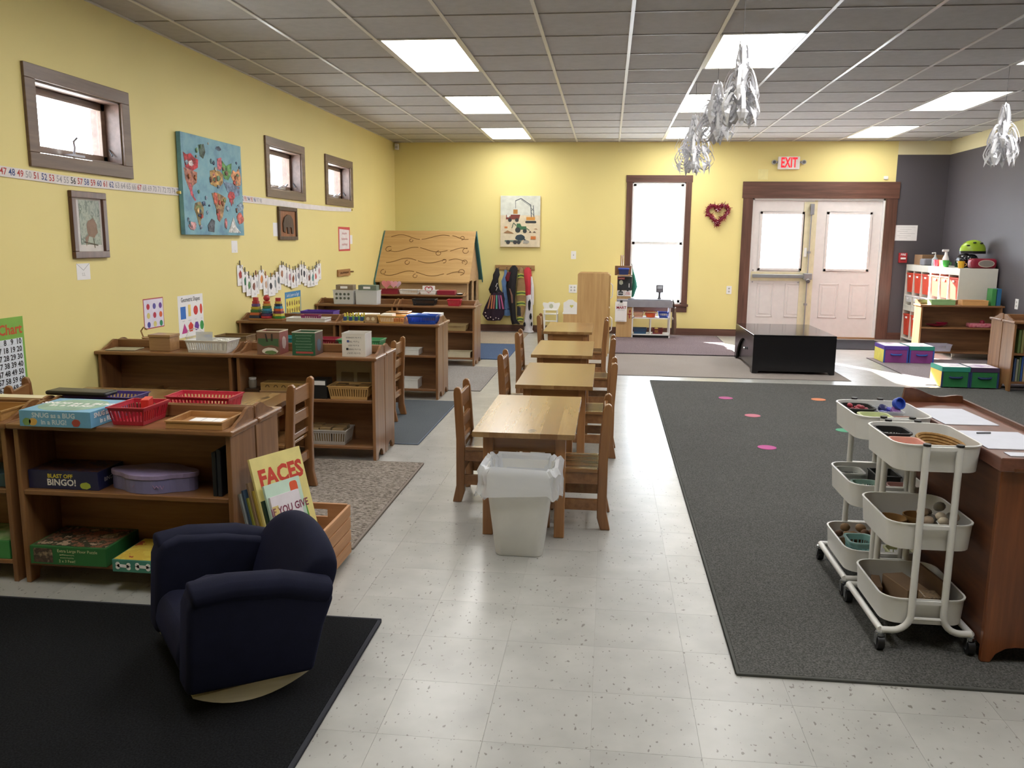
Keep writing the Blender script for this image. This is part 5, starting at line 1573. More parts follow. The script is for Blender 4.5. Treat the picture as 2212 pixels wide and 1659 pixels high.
for x0, c, s_ in ((0.145, 'OPEN', INK), (0.245, "WE'RE\nCLOSED", plain('poster_red', 'a8323a', 0.6))):
    c1 = MB().box(x0, x0 + 0.095, 0.19, 0.2, 0.575, 0.655).build('door_card', PAPER, mk)
    if s_ is INK:
        MB().prism(rrect(x0 + 0.012, x0 + 0.083, 0.588, 0.642, 0.012), 0.187, 0.19, 1).build('card_print', plain('chalk_black', '2a2d30', 0.7), c1)
        text(c, 0.026, PAPER, c1, (x0 + 0.0475, 0.1865, 0.615), rot=(PI / 2, 0, 0))
    else:
        text(c, 0.02, s_, c1, (x0 + 0.0475, 0.1885, 0.612), rot=(PI / 2, 0, 0), bold=0.0006)
    MB().box(x0 + 0.035, x0 + 0.06, 0.182, 0.192, 0.645, 0.662).build('clip', BLACK, c1)
sg = MB().box(0.118, 0.285, -0.05, -0.035, 0.225, 0.51).build('price_board', PAPER, mk, bevel=0.002)
MB().box(0.185, 0.22, -0.06, -0.033, 0.50, 0.53).build('clip', BLACK, sg)
text('MART', 0.052, plain('mart_red', '9a2038', 0.6), sg, (0.205, -0.0515, 0.425), rot=(PI / 2, 0, 0), bold=0.0015)
text('Fresh', 0.036, GRYI, sg, (0.19, -0.0515, 0.462), rot=(PI / 2, 0, 0), shear=0.3)
text('SPECIALS', 0.024, GRYI, sg, (0.202, -0.0515, 0.39), rot=(PI / 2, 0, 0))
scribble(sg, 0.13, 1, 0.02, INK, (0.20, -0.0512, 0.238), (PI / 2, 0, 0), amp=0.005, seed=5)
text('T', 0.09, plain('mart_red', '9a2038', 0.6), mk, (0.325, -0.0015, 0.30), rot=(PI / 2, 0, 0), bold=0.002)
MB().prism(blob(0.33, 0.375, 0.014, 0.022, 4), -0.002, 0.0, 1).build('apple_print', plain('mart_red', '9a2038', 0.6), mk)
MB().box(0.10, 0.335, 0.14, 0.18, 0.875, 1.01).build('top_box', wood('brown_box', '8a6240', '6a4528', 0, rough=0.6), mk, bevel=0.003)
MB().box(0.13, 0.32, 0.04, 0.14, 0.875, 0.885).build('ledge', MAPZ, mk)
for x in (0.185, 0.21):
    MB().cyl((x, 0.16, 1.0), (x, 0.16, 1.16), 0.008, 8).build('dowel', wood('dowel', '9a6a40', '7a4a28', 2), mk)
cr_ = thing('toy_till', 'grey toy card reader on a stalk on the market counter', 'toy till', (0.745, 12.30, 0.559))
MB().cyl((0, 0, 0), (0, 0.0, 0.10), 0.018, 10).lathe([(0.03, 0), (0.022, 0.02)], (0, 0, 0), 12).build('stalk', plain('till_grey', '4c4c54', 0.5), cr_)
o = MB().box(-0.052, 0.052, -0.025, 0.015, 0.09, 0.20).build('head', plain('till_head', '5a5a62', 0.5), cr_, bevel=0.008)
MB().box(-0.036, 0.036, -0.028, -0.024, 0.145, 0.185).build('screen', plain('till_screen', 'aab0b8', 0.3), o)
m = MB()
for i in range(3):
    for j in range(2):
        m.box(-0.032 + i * 0.024, -0.014 + i * 0.024, -0.029, -0.024, 0.103 + j * 0.018, 0.116 + j * 0.018)
m.build('keys', plain('till_keys', '8a8a90', 0.5), o)
t = thing('apron', 'teal apron hanging on the side of the market stand', 'apron', (0, 0, 0))
drape([(0.98, 0.348, 0.356, 0.02), (0.88, 0.352, 0.395, 0.04), (0.78, 0.352, 0.42, 0.05), (0.72, 0.352, 0.428, 0.05), (0.65, 0.352, 0.405, 0.04), (0.575, 0.352, 0.385, 0.03)], 12.40, 5, 0.08, 1).build('cloth', plain('teal_cloth', '2f7a68', 0.85), t, smooth=True)
MB().tube([(0.35, 12.40, 0.975), (0.345, 12.38, 1.03), (0.335, 12.36, 1.05)], 0.005, 6).build('strap', BLACK, t)
t = thing('shopping_bag', 'brown cloth shopping bag hanging on the end of the market counter', 'bag', (0, 0, 0))
drape([(0.44, 0.932, 0.985, 0.09), (0.40, 0.932, 0.985, 0.10), (0.20, 0.932, 1.0, 0.11), (0.09, 0.935, 0.995, 0.10), (0.065, 0.94, 0.985, 0.08)], 12.26, 4, 0.05, 1).build('bag_body', plain('brown_cloth', '6b5648', 0.85), t, smooth=True)
MB().tube([(0.955, 12.2, 0.43), (0.945, 12.2, 0.52), (0.93, 12.24, 0.56), (0.945, 12.3, 0.52), (0.955, 12.32, 0.43)], 0.006, 6).build('bag_handle', BLACK, t)

# ------------------------------------------------------------------ hanging paper snowflakes
SNOW = plain('snowflake_paper', 'e4e4e8', 0.7, var=0.03)
SNOW.node_tree.nodes['Principled BSDF'].inputs['Subsurface Weight'].default_value = 0.0
def snowflake(label, x, y, ztop, zbot, rad, seed):
    rn = random.Random(seed)
    t = thing('paper_snowflake', label, 'paper decoration', (x, y, zbot), rn.uniform(0, 1), 'hanging paper snowflakes')
    H = ztop - zbot
    MB().cyl((0, 0, H), (0, 0, CZ - 0.005 - zbot), 0.0014, 5).build('string', plain('string_dark', '4a4a4c', 0.9), t)
    def ribbon(pts, w, nrm):
        m = MB()
        vs = []
        for p in pts:
            vs += [tuple(Vector(p) - nrm * w / 2), tuple(Vector(p) + nrm * w / 2)]
        n = len(pts)
        return m.add(vs, [(2 * i, 2 * i + 1, 2 * i + 3, 2 * i + 2) for i in range(n - 1)])
    tiers = [(0.55 * H, 0.98 * H, rad * 0.34, 4), (0.30 * H, 0.70 * H, rad * 0.92, 6), (0.06 * H, 0.46 * H, rad, 7)]
    for ti, (z0, z1, r_, k) in enumerate(tiers):
        for i in range(k):
            a_ = 2 * PI * i / k + rn.uniform(-0.3, 0.3)
            d_ = Vector((math.cos(a_), math.sin(a_), 0))
            nrm = Vector((-math.sin(a_), math.cos(a_), rn.uniform(-0.5, 0.5))).normalized()
            m = MB()
            zc, hz = (z0 + z1) / 2 + rn.uniform(-0.04, 0.04) * H, (z1 - z0) / 2
            droop = rn.uniform(0.1, 0.55)
            for q, sc in enumerate((1.0, 0.7, 0.42, 0.2)):
                tw = rn.uniform(-0.9, 0.9) * (q > 0)
                pts = []
                for j in range(17):
                    b_ = 2 * PI * j / 16 + PI
                    cb, sb = math.cos(b_), math.sin(b_)
                    cb = math.copysign(abs(cb) ** 1.25, cb)
                    sb = math.copysign(abs(sb) ** 1.5, sb)
                    rr_ = r_ * 0.5 * (1 + cb * sc)
                    zz = zc + hz * sc * sb - droop * hz * (rr_ / r_) ** 2
                    pts.append(tuple(d_ * rr_ + nrm * 0.035 * tw * math.sin(b_ * 0.5) + Vector((0, 0, zz))))
                rb = ribbon(pts, 0.012 + 0.010 * sc, (nrm + d_ * tw * 0.8).normalized())
                m.add(rb.v, rb.f)
            # pointed folded flap
            tip = d_ * r_ * rn.uniform(0.55, 1.0) + Vector((0, 0, z0 - (0.07 if ti == 2 else 0.02) * H))
            p0 = d_ * r_ * 0.5 + Vector((0, 0, zc))
            p1 = d_ * r_ * 0.75 + Vector((0, 0, (zc + z0) / 2))
            m.add([tuple(p0), tuple(p1 - nrm * 0.034), tuple(tip), tuple(p1 + nrm * 0.034), tuple(p1 + d_ * 0.014)], [(0, 1, 4), (1, 2, 4), (2, 3, 4), (3, 0, 4)])
            m.build('paper_arm', SNOW, t)
    m = MB()
    m.add([(-0.004, 0, H), (0.004, 0, H), (0.026, 0.006, H * 0.88), (0.022, -0.01, H * 0.72), (0.034, 0.0, H * 0.6), (-0.034, 0.008, H * 0.6), (-0.028, -0.006, H * 0.72), (-0.022, 0.004, H * 0.88)], [(0, 1, 2, 7), (7, 2, 3, 6), (6, 3, 4, 5)])
    m.build('paper_tip', SNOW, t)
snowflake('white cut-paper snowflake hanging before the first middle ceiling panel', 0.72, 5.1, 2.50, 2.02, 0.115, 1)
snowflake('white cut-paper snowflake in the middle of the hanging three', 0.727, 6.27, 2.49, 2.06, 0.15, 2)
snowflake('white cut-paper snowflake of the hanging three, nearest the exit wall', 0.75, 8.1, 2.52, 1.98, 0.19, 3)
snowflake('white cut-paper snowflake hanging alone towards the gray wall', 3.16, 7.5, 2.51, 2.0, 0.14, 4)
# ------------------------------------------------------------------ baskets, trays, boxes
def open_shell(w, d, h, th=0.003, taper=0.01, lip=0.004):
    """open tapered tray, centred, bottom at z 0"""
    a, b = w / 2, d / 2
    def L(x, y, z):
        return [(-x, -y, z), (x, -y, z), (x, y, z), (-x, y, z)]
    return MB().loft([L(a - taper, b - taper, 0), L(a - lip, b - lip, h - 0.006), L(a, b, h - 0.006), L(a, b, h), L(a - lip - th, b - lip - th, h), L(a - taper - th, b - taper - th, th)])
def basket(label, x0, x1, y0, y1, z, h, mat, name='plastic_basket', cat='basket', pitch=0.016, rz=0.0, group='slotted plastic baskets'):
    w, d = x1 - x0, y1 - y0
    a, b = w / 2, d / 2
    tp = min(0.014, d * 0.1)
    m = MB()
    def S(q):      # half sizes at height fraction
        return a - tp * (1 - q), b - tp * (1 - q)
    th = 0.003
    def band(q0, q1):
        xa, ya = S(q0)
        xb, yb = S(q1)
        zo, z1 = h * q0, h * q1
        m.loft([[(-xa, -ya, zo), (xa, -ya, zo), (xa, ya, zo), (-xa, ya, zo)], [(-xb, -yb, z1), (xb, -yb, z1), (xb, yb, z1), (-xb, yb, z1)], [(-xb + th, -yb + th, z1), (xb - th, -yb + th, z1), (xb - th, yb - th, z1), (-xb + th, yb - th, z1)], [(-xa + th, -ya + th, zo), (xa - th, -ya + th, zo), (xa - th, ya - th, zo), (-xa + th, ya - th, zo)], [(-xa, -ya, zo), (xa, -ya, zo), (xa, ya, zo), (-xa, ya, zo)]], cap=False)
    band(0.0, 0.22)
    band(0.78, 0.94)
    m.box(-a - 0.004, a + 0.004, -b - 0.004, -b + 0.004, h * 0.94, h).box(-a - 0.004, a + 0.004, b - 0.004, b + 0.004, h * 0.94, h).box(-a - 0.004, -a + 0.004, -b, b, h * 0.94, h).box(a - 0.004, a + 0.004, -b, b, h * 0.94, h)
    xa, ya = S(0)
    m.box(-xa, xa, -ya, ya, 0, th)
    xl, yl = S(0.22)
    xh, yh = S(0.78)
    for s_ in (-1, 1):
        n = max(3, int(w / pitch))
        for i in range(n + 1):
            q = -1 + 2 * i / n
            e = 0.0032
            pa, pb = q * (xl - e), q * (xh - e)
            za, zb = h * 0.22, h * 0.78
            y_a, y_b = s_ * yl, s_ * yh
            m.add([(pa - e, y_a, za), (pa + e, y_a, za), (pb + e, y_b, zb), (pb - e, y_b, zb), (pa - e, y_a - s_ * th, za), (pa + e, y_a - s_ * th, za), (pb + e, y_b - s_ * th, zb), (pb - e, y_b - s_ * th, zb)], [(0, 1, 2, 3), (7, 6, 5, 4), (0, 3, 7, 4), (1, 5, 6, 2)])
        n = max(3, int(d / pitch))
        for i in range(n + 1):
            q = -1 + 2 * i / n
            e = 0.0032
            pa, pb = q * (yl - e), q * (yh - e)
            x_a, x_b = s_ * xl, s_ * xh
            m.add([(x_a, pa - e, za), (x_a, pa + e, za), (x_b, pb + e, zb), (x_b, pb - e, zb), (x_a - s_ * th, pa - e, za), (x_a - s_ * th, pa + e, za), (x_b - s_ * th, pb + e, zb), (x_b - s_ * th, pb - e, zb)], [(0, 1, 2, 3), (7, 6, 5, 4), (0, 3, 7, 4), (1, 5, 6, 2)])
    o = m.build(name, mat)
    o.location = ((x0 + x1) / 2, (y0 + y1) / 2, z)
    o.rotation_euler = (0, 0, rz)
    return tag(o, label, cat, group)
def tray(label, x0, x1, y0, y1, z, h, mat, name='tray', cat='tray', group=None, th=0.004, taper=0.004, rz=0.0):
    o = open_shell(x1 - x0, y1 - y0, h, th, taper).build(name, mat, bevel=0.0)
    o.location = ((x0 + x1) / 2, (y0 + y1) / 2, z)
    o.rotation_euler = (0, 0, rz)
    return tag(o, label, cat, group)
def block(name, label, cat, x0, x1, y0, y1, z0, z1, mat, bevel=0.002, group=None, rz=0.0, seg=1):
    w, d = (x1 - x0) / 2, (y1 - y0) / 2
    o = MB().box(-w, w, -d, d, 0, z1 - z0).build(name, mat, bevel=bevel, seg=seg)
    o.location = ((x0 + x1) / 2, (y0 + y1) / 2, z0)
    o.rotation_euler = (0, 0, rz)
    return tag(o, label, cat, group)
REDP, PURP, WHP, TANP, GRAYP2 = plain('red_plastic', 'b3293c', 0.4), plain('purple_plastic', '4a3a80', 0.4), plain('white_plastic', 'dcdad6', 0.4), plain('tan_plastic', 'c9a268', 0.45), plain('pale_grey_plastic', 'b9b4ae', 0.45)
BLUP, YELP, GRNP, BLKP, TEAP, DRDP = plain('blue_plastic', '1f4aa8', 0.35), plain('yellow_tan_plastic', 'd8a860', 0.4), plain('green_plastic', '3f8a5a', 0.4), plain('black_basket_plastic', '1c1c1e', 0.4), plain('teal_plastic', '2f8a8c', 0.4), plain('dark_red_plastic', '8c1f34', 0.4)
ZT = 0.656

# --- first row top
t = thing('game_box', 'light blue snug as a bug board game box on the games shelf', 'game box', (-2.07, 2.965, ZT))
SB = plain('game_blue', '6aa5c8', 0.4, var=0.08)
MB().box(-0.145, 0.145, -0.05, 0.20, 0, 0.062).build('box_body', SB, t, bevel=0.001)
flat('lid_art', [blob(0.0, 0.075, 0.13, 0.112, 3, n=24, amp=0.05)], 0.0621, 0.0625, plain('lid_sage', '8fae98', 0.5, var=0.2), t)
text('SNUG as a BUG\nin a RUG!', 0.044, PAPER, t, (0.0, 0.08, 0.063), bold=0.002)
text('SNUG as a BUG\nin a RUG!', 0.026, plain('pale_print', 'c9dce4', 0.5), t, (-0.005, -0.0505, 0.031), rot=(PI / 2, 0, 0), bold=0.0008)
text('SNUG as a BUG\nin a RUG!', 0.026, PAPER, t, (0.1455, 0.06, 0.031), rot=(PI / 2, 0, PI / 2), bold=0.0008)
for u, c in ((0.085, 'a8483c'), (-0.115, '7a9a5a'), (-0.09, 'd0a85a')):
    MB().prism(blob(u, 0.018, 0.017, 0.015, 5, amp=0.1), -0.0508, -0.0500, 1).build('bug_print', plain('bug_' + c, c, 0.6), t)
MB().prism(blob(0.172, 0.018, 0.016, 0.015, 5, amp=0.1), 0.145, 0.1458, 0).build('bug_print', plain('bug_a8483c', 'a8483c', 0.6), t)
basket('red slotted basket with a red lid piece, beside the blue game box', -1.895, -1.745, 2.975, 3.165, ZT, 0.072, REDP)
block('lid_piece', 'bright red plastic scoop standing in the red basket', 'toy', -1.815, -1.785, 3.055, 3.135, ZT + 0.003, ZT + 0.088, plain('bright_red_plastic', 'd0342c', 0.35), rz=0.3)
basket('long red slotted basket on the back of the games shelf', -1.81, -1.535, 3.255, 3.40, ZT, 0.066, plain('cherry_red_plastic', 'c03248', 0.4))
t = thing('wooden_tray', 'shallow wooden tray with a white card on the games shelf', 'tray', (-1.541, 3.06, ZT))
WT = wood('light_tray_wood', 'b98a56', '97693a', 0, rough=0.45)
open_shell(0.23, 0.20, 0.03, 0.008, 0.002).build('tray_body', WT, t)
flat('card', [rect(-0.07, 0.07, -0.05, 0.06)], 0.009, 0.0105, PAPER, t)
flat('card_lines', [rect(-0.07, 0.07, -0.002, 0.0), rect(-0.024, -0.022, -0.05, 0.06), rect(0.023, 0.025, -0.05, 0.06)], 0.0105, 0.0109, GRYI, t)
basket('purple slotted basket on the back of the wall-side games shelf', -2.262, -1.962, 3.255, 3.40, ZT, 0.055, PURP)
block('black_pouch', 'black zip pouch lying across the purple basket', 'pouch', -2.34, -2.06, 3.24, 3.33, ZT + 0.056, ZT + 0.075, plain('black_vinyl', '18181a', 0.35), 0.008, rz=-0.05, seg=2)
tray('wooden tray on the wall-side games shelf', -2.70, -2.34, 2.98, 3.16, ZT, 0.04, wood('honey_tray_wood', 'b68a52', '976c38', 0), 'wooden_tray')
block('paper_pad', 'cream paper pad behind the blue game box', 'paper', -2.72, -2.36, 3.25, 3.42, ZT, ZT + 0.02, plain('cream_paper', 'd9cfae', 0.8))

# --- first row shelves
t = thing('game_box', 'dark navy blast off bingo game box on the games shelf', 'game box', (-2.105, 2.995, 0.385))
NB = plain('game_navy', '23264c', 0.4)
MB().box(-0.155, 0.14, 0.0, 0.178, 0, 0.075).build('box_body', NB, t, bevel=0.002)
flat('lid_art', [rect(-0.15, 0.135, 0.005, 0.173)], 0.0751, 0.0755, speckle('bingo_lid', ('3a2a3c', '5a3c30', '2a2c50', '6a5a3c'), 12), t)
text('BLAST OFF', 0.022, plain('game_yellow', 'd8c84a', 0.5), t, (-0.02, -0.0006, 0.053), rot=(PI / 2, 0, 0), bold=0.0008)
text('BINGO!', 0.036, PAPER, t, (-0.015, -0.0006, 0.027), rot=(PI / 2, 0, 0), bold=0.001)
text('BINGO!', 0.024, PAPER, t, (0.1406, 0.08, 0.035), rot=(PI / 2, 0, PI / 2))
MB().prism(blob(0.085, 0.018, 0.022, 0.014, 3, amp=0.1), -0.0008, 0.0, 1).build('lime_burst', plain('lime_print', 'a8b84a', 0.6), t)
t = thing('puzzle_box', 'lilac scallop-edged puzzle box beside the bingo game', 'puzzle box', (-1.772, 3.075, 0.385))
bp = []
for i in range(36):
    a_ = 2 * PI * i / 36
    r_ = 1 + 0.22 * abs(math.cos(2 * a_)) - 0.12
    bp.append((0.16 * r_ * math.cos(a_), 0.088 * r_ * math.sin(a_)))
LIL = plain('lilac_card', '7a76a0', 0.6)
MB().prism(bp, 0, 0.055, 2).build('box_body', LIL, t, bevel=0.002)
MB().prism([(x * 1.03, y * 1.03) for x, y in bp], 0.055, 0.075, 2).build('lid', plain('lilac_lid', '9a8ab0', 0.6, var=0.15), t, bevel=0.003)
scribble(t, 0.16, 1, 0.02, plain('pink_print', 'b88aa8', 0.6), (0.02, -0.0915, 0.03), (PI / 2, 0, 0), amp=0.008, seed=7)
for k, c in enumerate(('20242c', '16181c')):
    block('binder', ('black ring binder', 'dark ring binder', 'dark green ring binder')[k] + ' standing at the end of the games shelf', 'binder', -1.455 - 0.02 * k - 0.017, -1.455 - 0.02 * k, 2.99, 3.16, 0.3855, 0.56 + 0.012 * (k == 0), plain('binder_' + c, c, 0.5))
t = thing('puzzle_box', 'green extra large floor puzzle box on the lowest games shelf', 'puzzle box', (-2.085, 2.94, 0.0925))
GB = plain('game_green', '2f6a3a', 0.45)
MB().box(-0.155, 0.165, 0.0, 0.235, 0, 0.075).build('box_body', GB, t, bevel=0.002)
flat('lid_art', [rect(-0.145, 0.155, 0.012, 0.225)], 0.0751, 0.0755, speckle('puzzle_lid', ('5a4a38', '8a5a44', '3a3a2c', 'a89078', '4a5a3c'), 14), t)
text('Extra Large Floor Puzzle', 0.017, plain('pale_yellow_print', 'd8d8a8', 0.5), t, (0.045, -0.0006, 0.058), rot=(PI / 2, 0, 0))
text('2 x 3 Feet!', 0.016, plain('pale_yellow_print', 'd8d8a8', 0.5), t, (0.0, -0.0006, 0.016), rot=(PI / 2, 0, 0))
scribble(t, 0.08, 2, 0.012, plain('pale_yellow_print', 'd8d8a8', 0.5), (0.0, -0.0006, 0.042), (PI / 2, 0, 0), amp=0.003, seed=8)
MB().prism(rect(-0.14, -0.06, 0.008, 0.066), -0.0008, 0, 1).build('picture_print', speckle('puzzle_picture', ('6a5044', '3c3430', 'a08a70'), 25), t)
t = thing('puzzle_box', 'teal and yellow dog bone puzzle box on the lowest games shelf', 'puzzle box', (-1.76, 2.905, 0.0925))
MB().box(-0.115, 0.14, 0.0, 0.235, 0, 0.05).build('box_body', plain('bone_teal', '4a8a7c', 0.5), t, bevel=0.002)
flat('lid_art', [rect(-0.11, 0.135, 0.005, 0.23)], 0.0501, 0.0506, speckle('bone_lid', ('e0c85a', 'd8b84a', 'a8442c', 'e8dcae'), 8), t)
for u in (-0.07, 0.01, 0.09):
    MB().prism(circle(u - 0.022, 0.032, 0.009, 10), -0.0008, 0, 1).prism(circle(u - 0.022, 0.02, 0.009, 10), -0.0008, 0, 1).prism(circle(u + 0.022, 0.030, 0.009, 10), -0.0008, 0, 1).prism(circle(u + 0.022, 0.018, 0.009, 10), -0.0008, 0, 1).prism([(u - 0.022, 0.032), (u - 0.022, 0.020), (u + 0.022, 0.018), (u + 0.022, 0.030)], -0.0008, 0, 1).build('bone_print', PAPER, t)
t = thing('game_box', 'green picture game box on the wall-side lowest shelf', 'game box', (-2.47, 2.97, 0.0925))
MB().box(-0.16, 0.12, 0.0, 0.2, 0, 0.075).build('box_body', plain('mid_green_box', '3f8a4a', 0.5), t, bevel=0.002)
flat('lid_art', [rect(-0.15, 0.11, 0.01, 0.19)], 0.0751, 0.0755, speckle('green_game_lid', ('6a9a5a', 'a8b88a', '4a7a4a'), 9), t)
block('game_box', 'dark teal game box on the wall-side middle shelf', 'game box', -2.62, -2.35, 2.99, 3.15, 0.3855, 0.44, plain('dark_teal_box', '2f4a54', 0.5))

# --- table behind first row
block('wooden_board', 'pale wooden board lying on the table behind the first shelf row', 'wooden board', -2.30, -1.98, 3.98, 4.36, 0.509, 0.522, wood('pale_board', 'c29a66', 'a8804c', 0))

# --- picture cubes
def picture_cube(label, x, y, s, mats, extra, rz=0.0):
    t = thing('picture_cube', label, 'nesting cube', (x, y, ZT), rz, 'cardboard picture cubes')
    h = s / 2
    ZI = 0.004
    m = MB()
    m.box(-h, h, -h, -h + ZI, 0, s).build('front_panel', mats[0], t)
    MB().box(h - ZI, h, -h + ZI, h, 0, s).build('side_panel', mats[1], t)
    MB().box(-h, -h + ZI, -h + ZI, h, 0, s).build('side_panel', mats[1], t)
    MB().box(-h + ZI, h - ZI, h - ZI, h, 0, s).build('rear_panel', mats[0], t)
    MB().box(-h + ZI, h - ZI, -h + ZI, h - ZI, 0, ZI).build('base', mats[2], t)
    e = MB()
    for a0, a1, b0, b1 in ((-h, h, -h - 0.001, -h + 0.005), (-h, h, h - 0.005, h + 0.001), (-h - 0.001, -h + 0.005, -h, h), (h - 0.005, h + 0.001, -h, h)):
        e.box(a0, a1, b0, b1, s - 0.006, s)
    e.build('rim', mats[2], t)
    extra(t, h, s)
    return t
CRD = plain('cream_card', 'd9ccb4', 0.6)
def ex1(t, h, s):
    y0 = -h - 0.0006
    for p, c in (([(-0.066, 0.10), (-0.066, 0.07), (-0.03, 0.05), (0.02, 0.06), (0.066, 0.05), (0.066, 0.10)], '44603f'), ([(-0.02, 0.13), (-0.012, 0.13), (0.0, 0.08), (-0.012, 0.08)], '2f2a26'), ([(0.02, 0.13), (0.03, 0.13), (0.03, 0.085), (0.018, 0.085)], '2f2a26'), (blob(0.01, 0.022, 0.05, 0.022, 2, amp=0.08), 'd9d2c4'), (blob(0.015, 0.014, 0.04, 0.012, 4, amp=0.1), '5f7a4a')):
        MB().prism(p, y0, -h, 1).build('painted_shape', plain('cube_' + c, c, 0.6), t)
        y0 -= 0.0002
    MB().prism(blob(0.0, 0.07, 0.035, 0.04, 8, amp=0.1), h, h + 0.0008, 0).build('painted_shape', plain('cube_pale_pink', 'c9b0a8', 0.6), t)
picture_cube('nesting picture cube with a brown and green animal scene', -2.085, 5.075, 0.146, (plain('cube_brown', '7a5a48', 0.6), plain('cube_red_brown', '8a4a44', 0.6), CRD), ex1)
def ex2(t, h, s):
    scribble(t, 0.11, 6, 0.018, plain('pale_green_print', '9ab89a', 0.6), (0.0, -h - 0.0006, s - 0.022), (PI / 2, 0, 0), amp=0.0045, seed=6)
    MB().prism(rect(-0.05, 0.06, 0.012, 0.024), -h - 0.0006, -h, 1).build('red_line', plain('red_print', 'a84a44', 0.6), t)
    MB().prism(blob(0.0, 0.06, 0.04, 0.04, 8, amp=0.15), h, h + 0.0008, 0).build('painted_shape', plain('cube_slate', '4a5a6a', 0.6), t)
picture_cube('dark green nesting cube with printed rhyme', -1.858, 5.075, 0.146, (plain('cube_green', '2a5a3c', 0.6), plain('cube_dark_brown', '5a4038', 0.6), plain('cube_rim_pale', 'c9c9b4', 0.6)), ex2)
def ex3(t, h, s):
    for k in range(5):
        text(('L is for LIZARDS', 'T is for TREE', 'K is for KEY', 'R is for RABBIT', 'Q is for QUILT')[k], 0.0135, INK, t, (0.0, -h - 0.0006, 0.118 - 0.024 * k), rot=(PI / 2, PI, 0))
    for u, v in ((-0.035, 0.088), (-0.04, 0.04)):
        MB().prism(rect(u - 0.007, u + 0.007, v, v + 0.014), -h - 0.0007, -h, 1).build('letter_square', BLUI if v > 0.05 else INK, t)
picture_cube('white alphabet nesting cube with printed words', -1.54, 5.075, 0.146, (plain('cube_white', 'd8d2c8', 0.6), plain('cube_white_side', 'd0ccc8', 0.6), plain('cube_rim_white', 'dcd8d0', 0.6)), ex3)

# --- second row tops
block('flat_card', 'flat grey green work card on the white basket shelf', 'card', -3.17, -2.98, 5.0, 5.14, ZT, ZT + 0.006, plain('grey_card', 'a09a80', 0.7), rz=0.1)
t = thing('woven_basket', 'low wicker basket with a loop handle on the white basket shelf', 'basket', (-2.98, 5.34, ZT))
WK = wood('wicker', 'a8865a', '7a5c38', 0, rough=0.8, coat=0)
MB().lathe([(0.085, 0.0), (0.115, 0.03), (0.125, 0.05), (0.118, 0.05), (0.082, 0.006)], (0, 0, 0), 20).xf(Matrix.Diagonal((1, 0.7, 1, 1))).build('bowl', WK, t, smooth=True)
MB().tube([(-0.12, 0, 0.05), (-0.135, 0, 0.09), (-0.115, 0, 0.115), (-0.09, 0, 0.10)], 0.005, 6).build('handle', WK, t)
t = thing('wooden_box', 'small pale wooden box with sliding lid on the white basket shelf', 'box', (-2.815, 5.09, ZT))
MB().box(-0.07, 0.07, -0.06, 0.06, 0, 0.088).build('box_body', wood('pale_box_wood', 'a8835c', '8a6640', 0), t, bevel=0.002)
MB().box(-0.074, 0.074, -0.064, 0.064, 0.088, 0.104).build('lid', wood('pale_box_lid', 'b08c64', '93704a', 0), t, bevel=0.002)
t = thing('wire_basket', 'small white wire basket with handle behind the wooden box', 'basket', (-2.72, 5.32, ZT))
m = MB()
for i in range(14):
    a_ = 2 * PI * i / 14
    m.cyl((0.055 * math.cos(a_), 0.04 * math.sin(a_), 0), (0.065 * math.cos(a_), 0.05 * math.sin(a_), 0.06), 0.002, 4)
m.build('wire_side', WHITE, t)
MB().tube([(0.065 * math.cos(a * PI / 8), 0.05 * math.sin(a * PI / 8), 0.06) for a in range(16)], 0.003, 5, closed=True).build('wire_rim', WHITE, t)
MB().tube([(-0.065, 0, 0.06), (-0.05, 0, 0.10), (0, 0, 0.12), (0.05, 0, 0.10), (0.065, 0, 0.06)], 0.003, 5).build('handle', WHITE, t)
block('blue_toy', 'small blue and brown toy behind the white basket', 'toy', -2.648, -2.605, 5.28, 5.33, ZT, ZT + 0.08, plain('toy_blue', '2f5aa8', 0.5), 0.01, seg=2)
basket('white slotted basket of white pieces, under the shapes poster', -2.63, -2.35, 5.0, 5.18, ZT, 0.078, WHP)
t = thing('acrylic_stand', 'clear acrylic holder standing in the white basket', 'holder', (-2.545, 5.09, ZT + 0.003))
MB().box(-0.055, 0.055, 0.0, 0.005, 0, 0.12).build('panel', clear_plastic('acrylic', 'd0d4d8', 0.5), t)
MB().box(-0.055, 0.055, -0.05, 0.0, 0, 0.004).build('foot', clear_plastic('acrylic', 'd0d4d8', 0.5), t)
for k in range(7):
    block('white_piece', 'small white plastic counting piece in the white basket', 'toy', -2.47 + 0.032 * (k % 3), -2.445 + 0.032 * (k % 3), 5.05 + 0.03 * (k // 3), 5.075 + 0.03 * (k // 3), ZT + 0.005, ZT + 0.075 + 0.006 * (k % 2), plain('piece_white', 'd6d4cc', 0.5), 0.004, group='counting pieces in the white basket')
tray('dark wooden tray behind the white basket', -2.56, -2.34, 5.26, 5.42, ZT, 0.08, wood('dark_tray_wood', '8a7048', '6a5030', 0), 'wooden_tray')
tray('teal tray behind the picture cubes', -2.22, -1.97, 5.26, 5.42, ZT, 0.075, TEAP, 'plastic_tray')
basket('dark red slotted basket behind the picture cubes', -1.88, -1.74, 5.26, 5.42, ZT, 0.072, DRDP)
basket('green slotted basket behind the white picture cube', -1.725, -1.445, 5.26, 5.42, ZT, 0.072, GRNP)
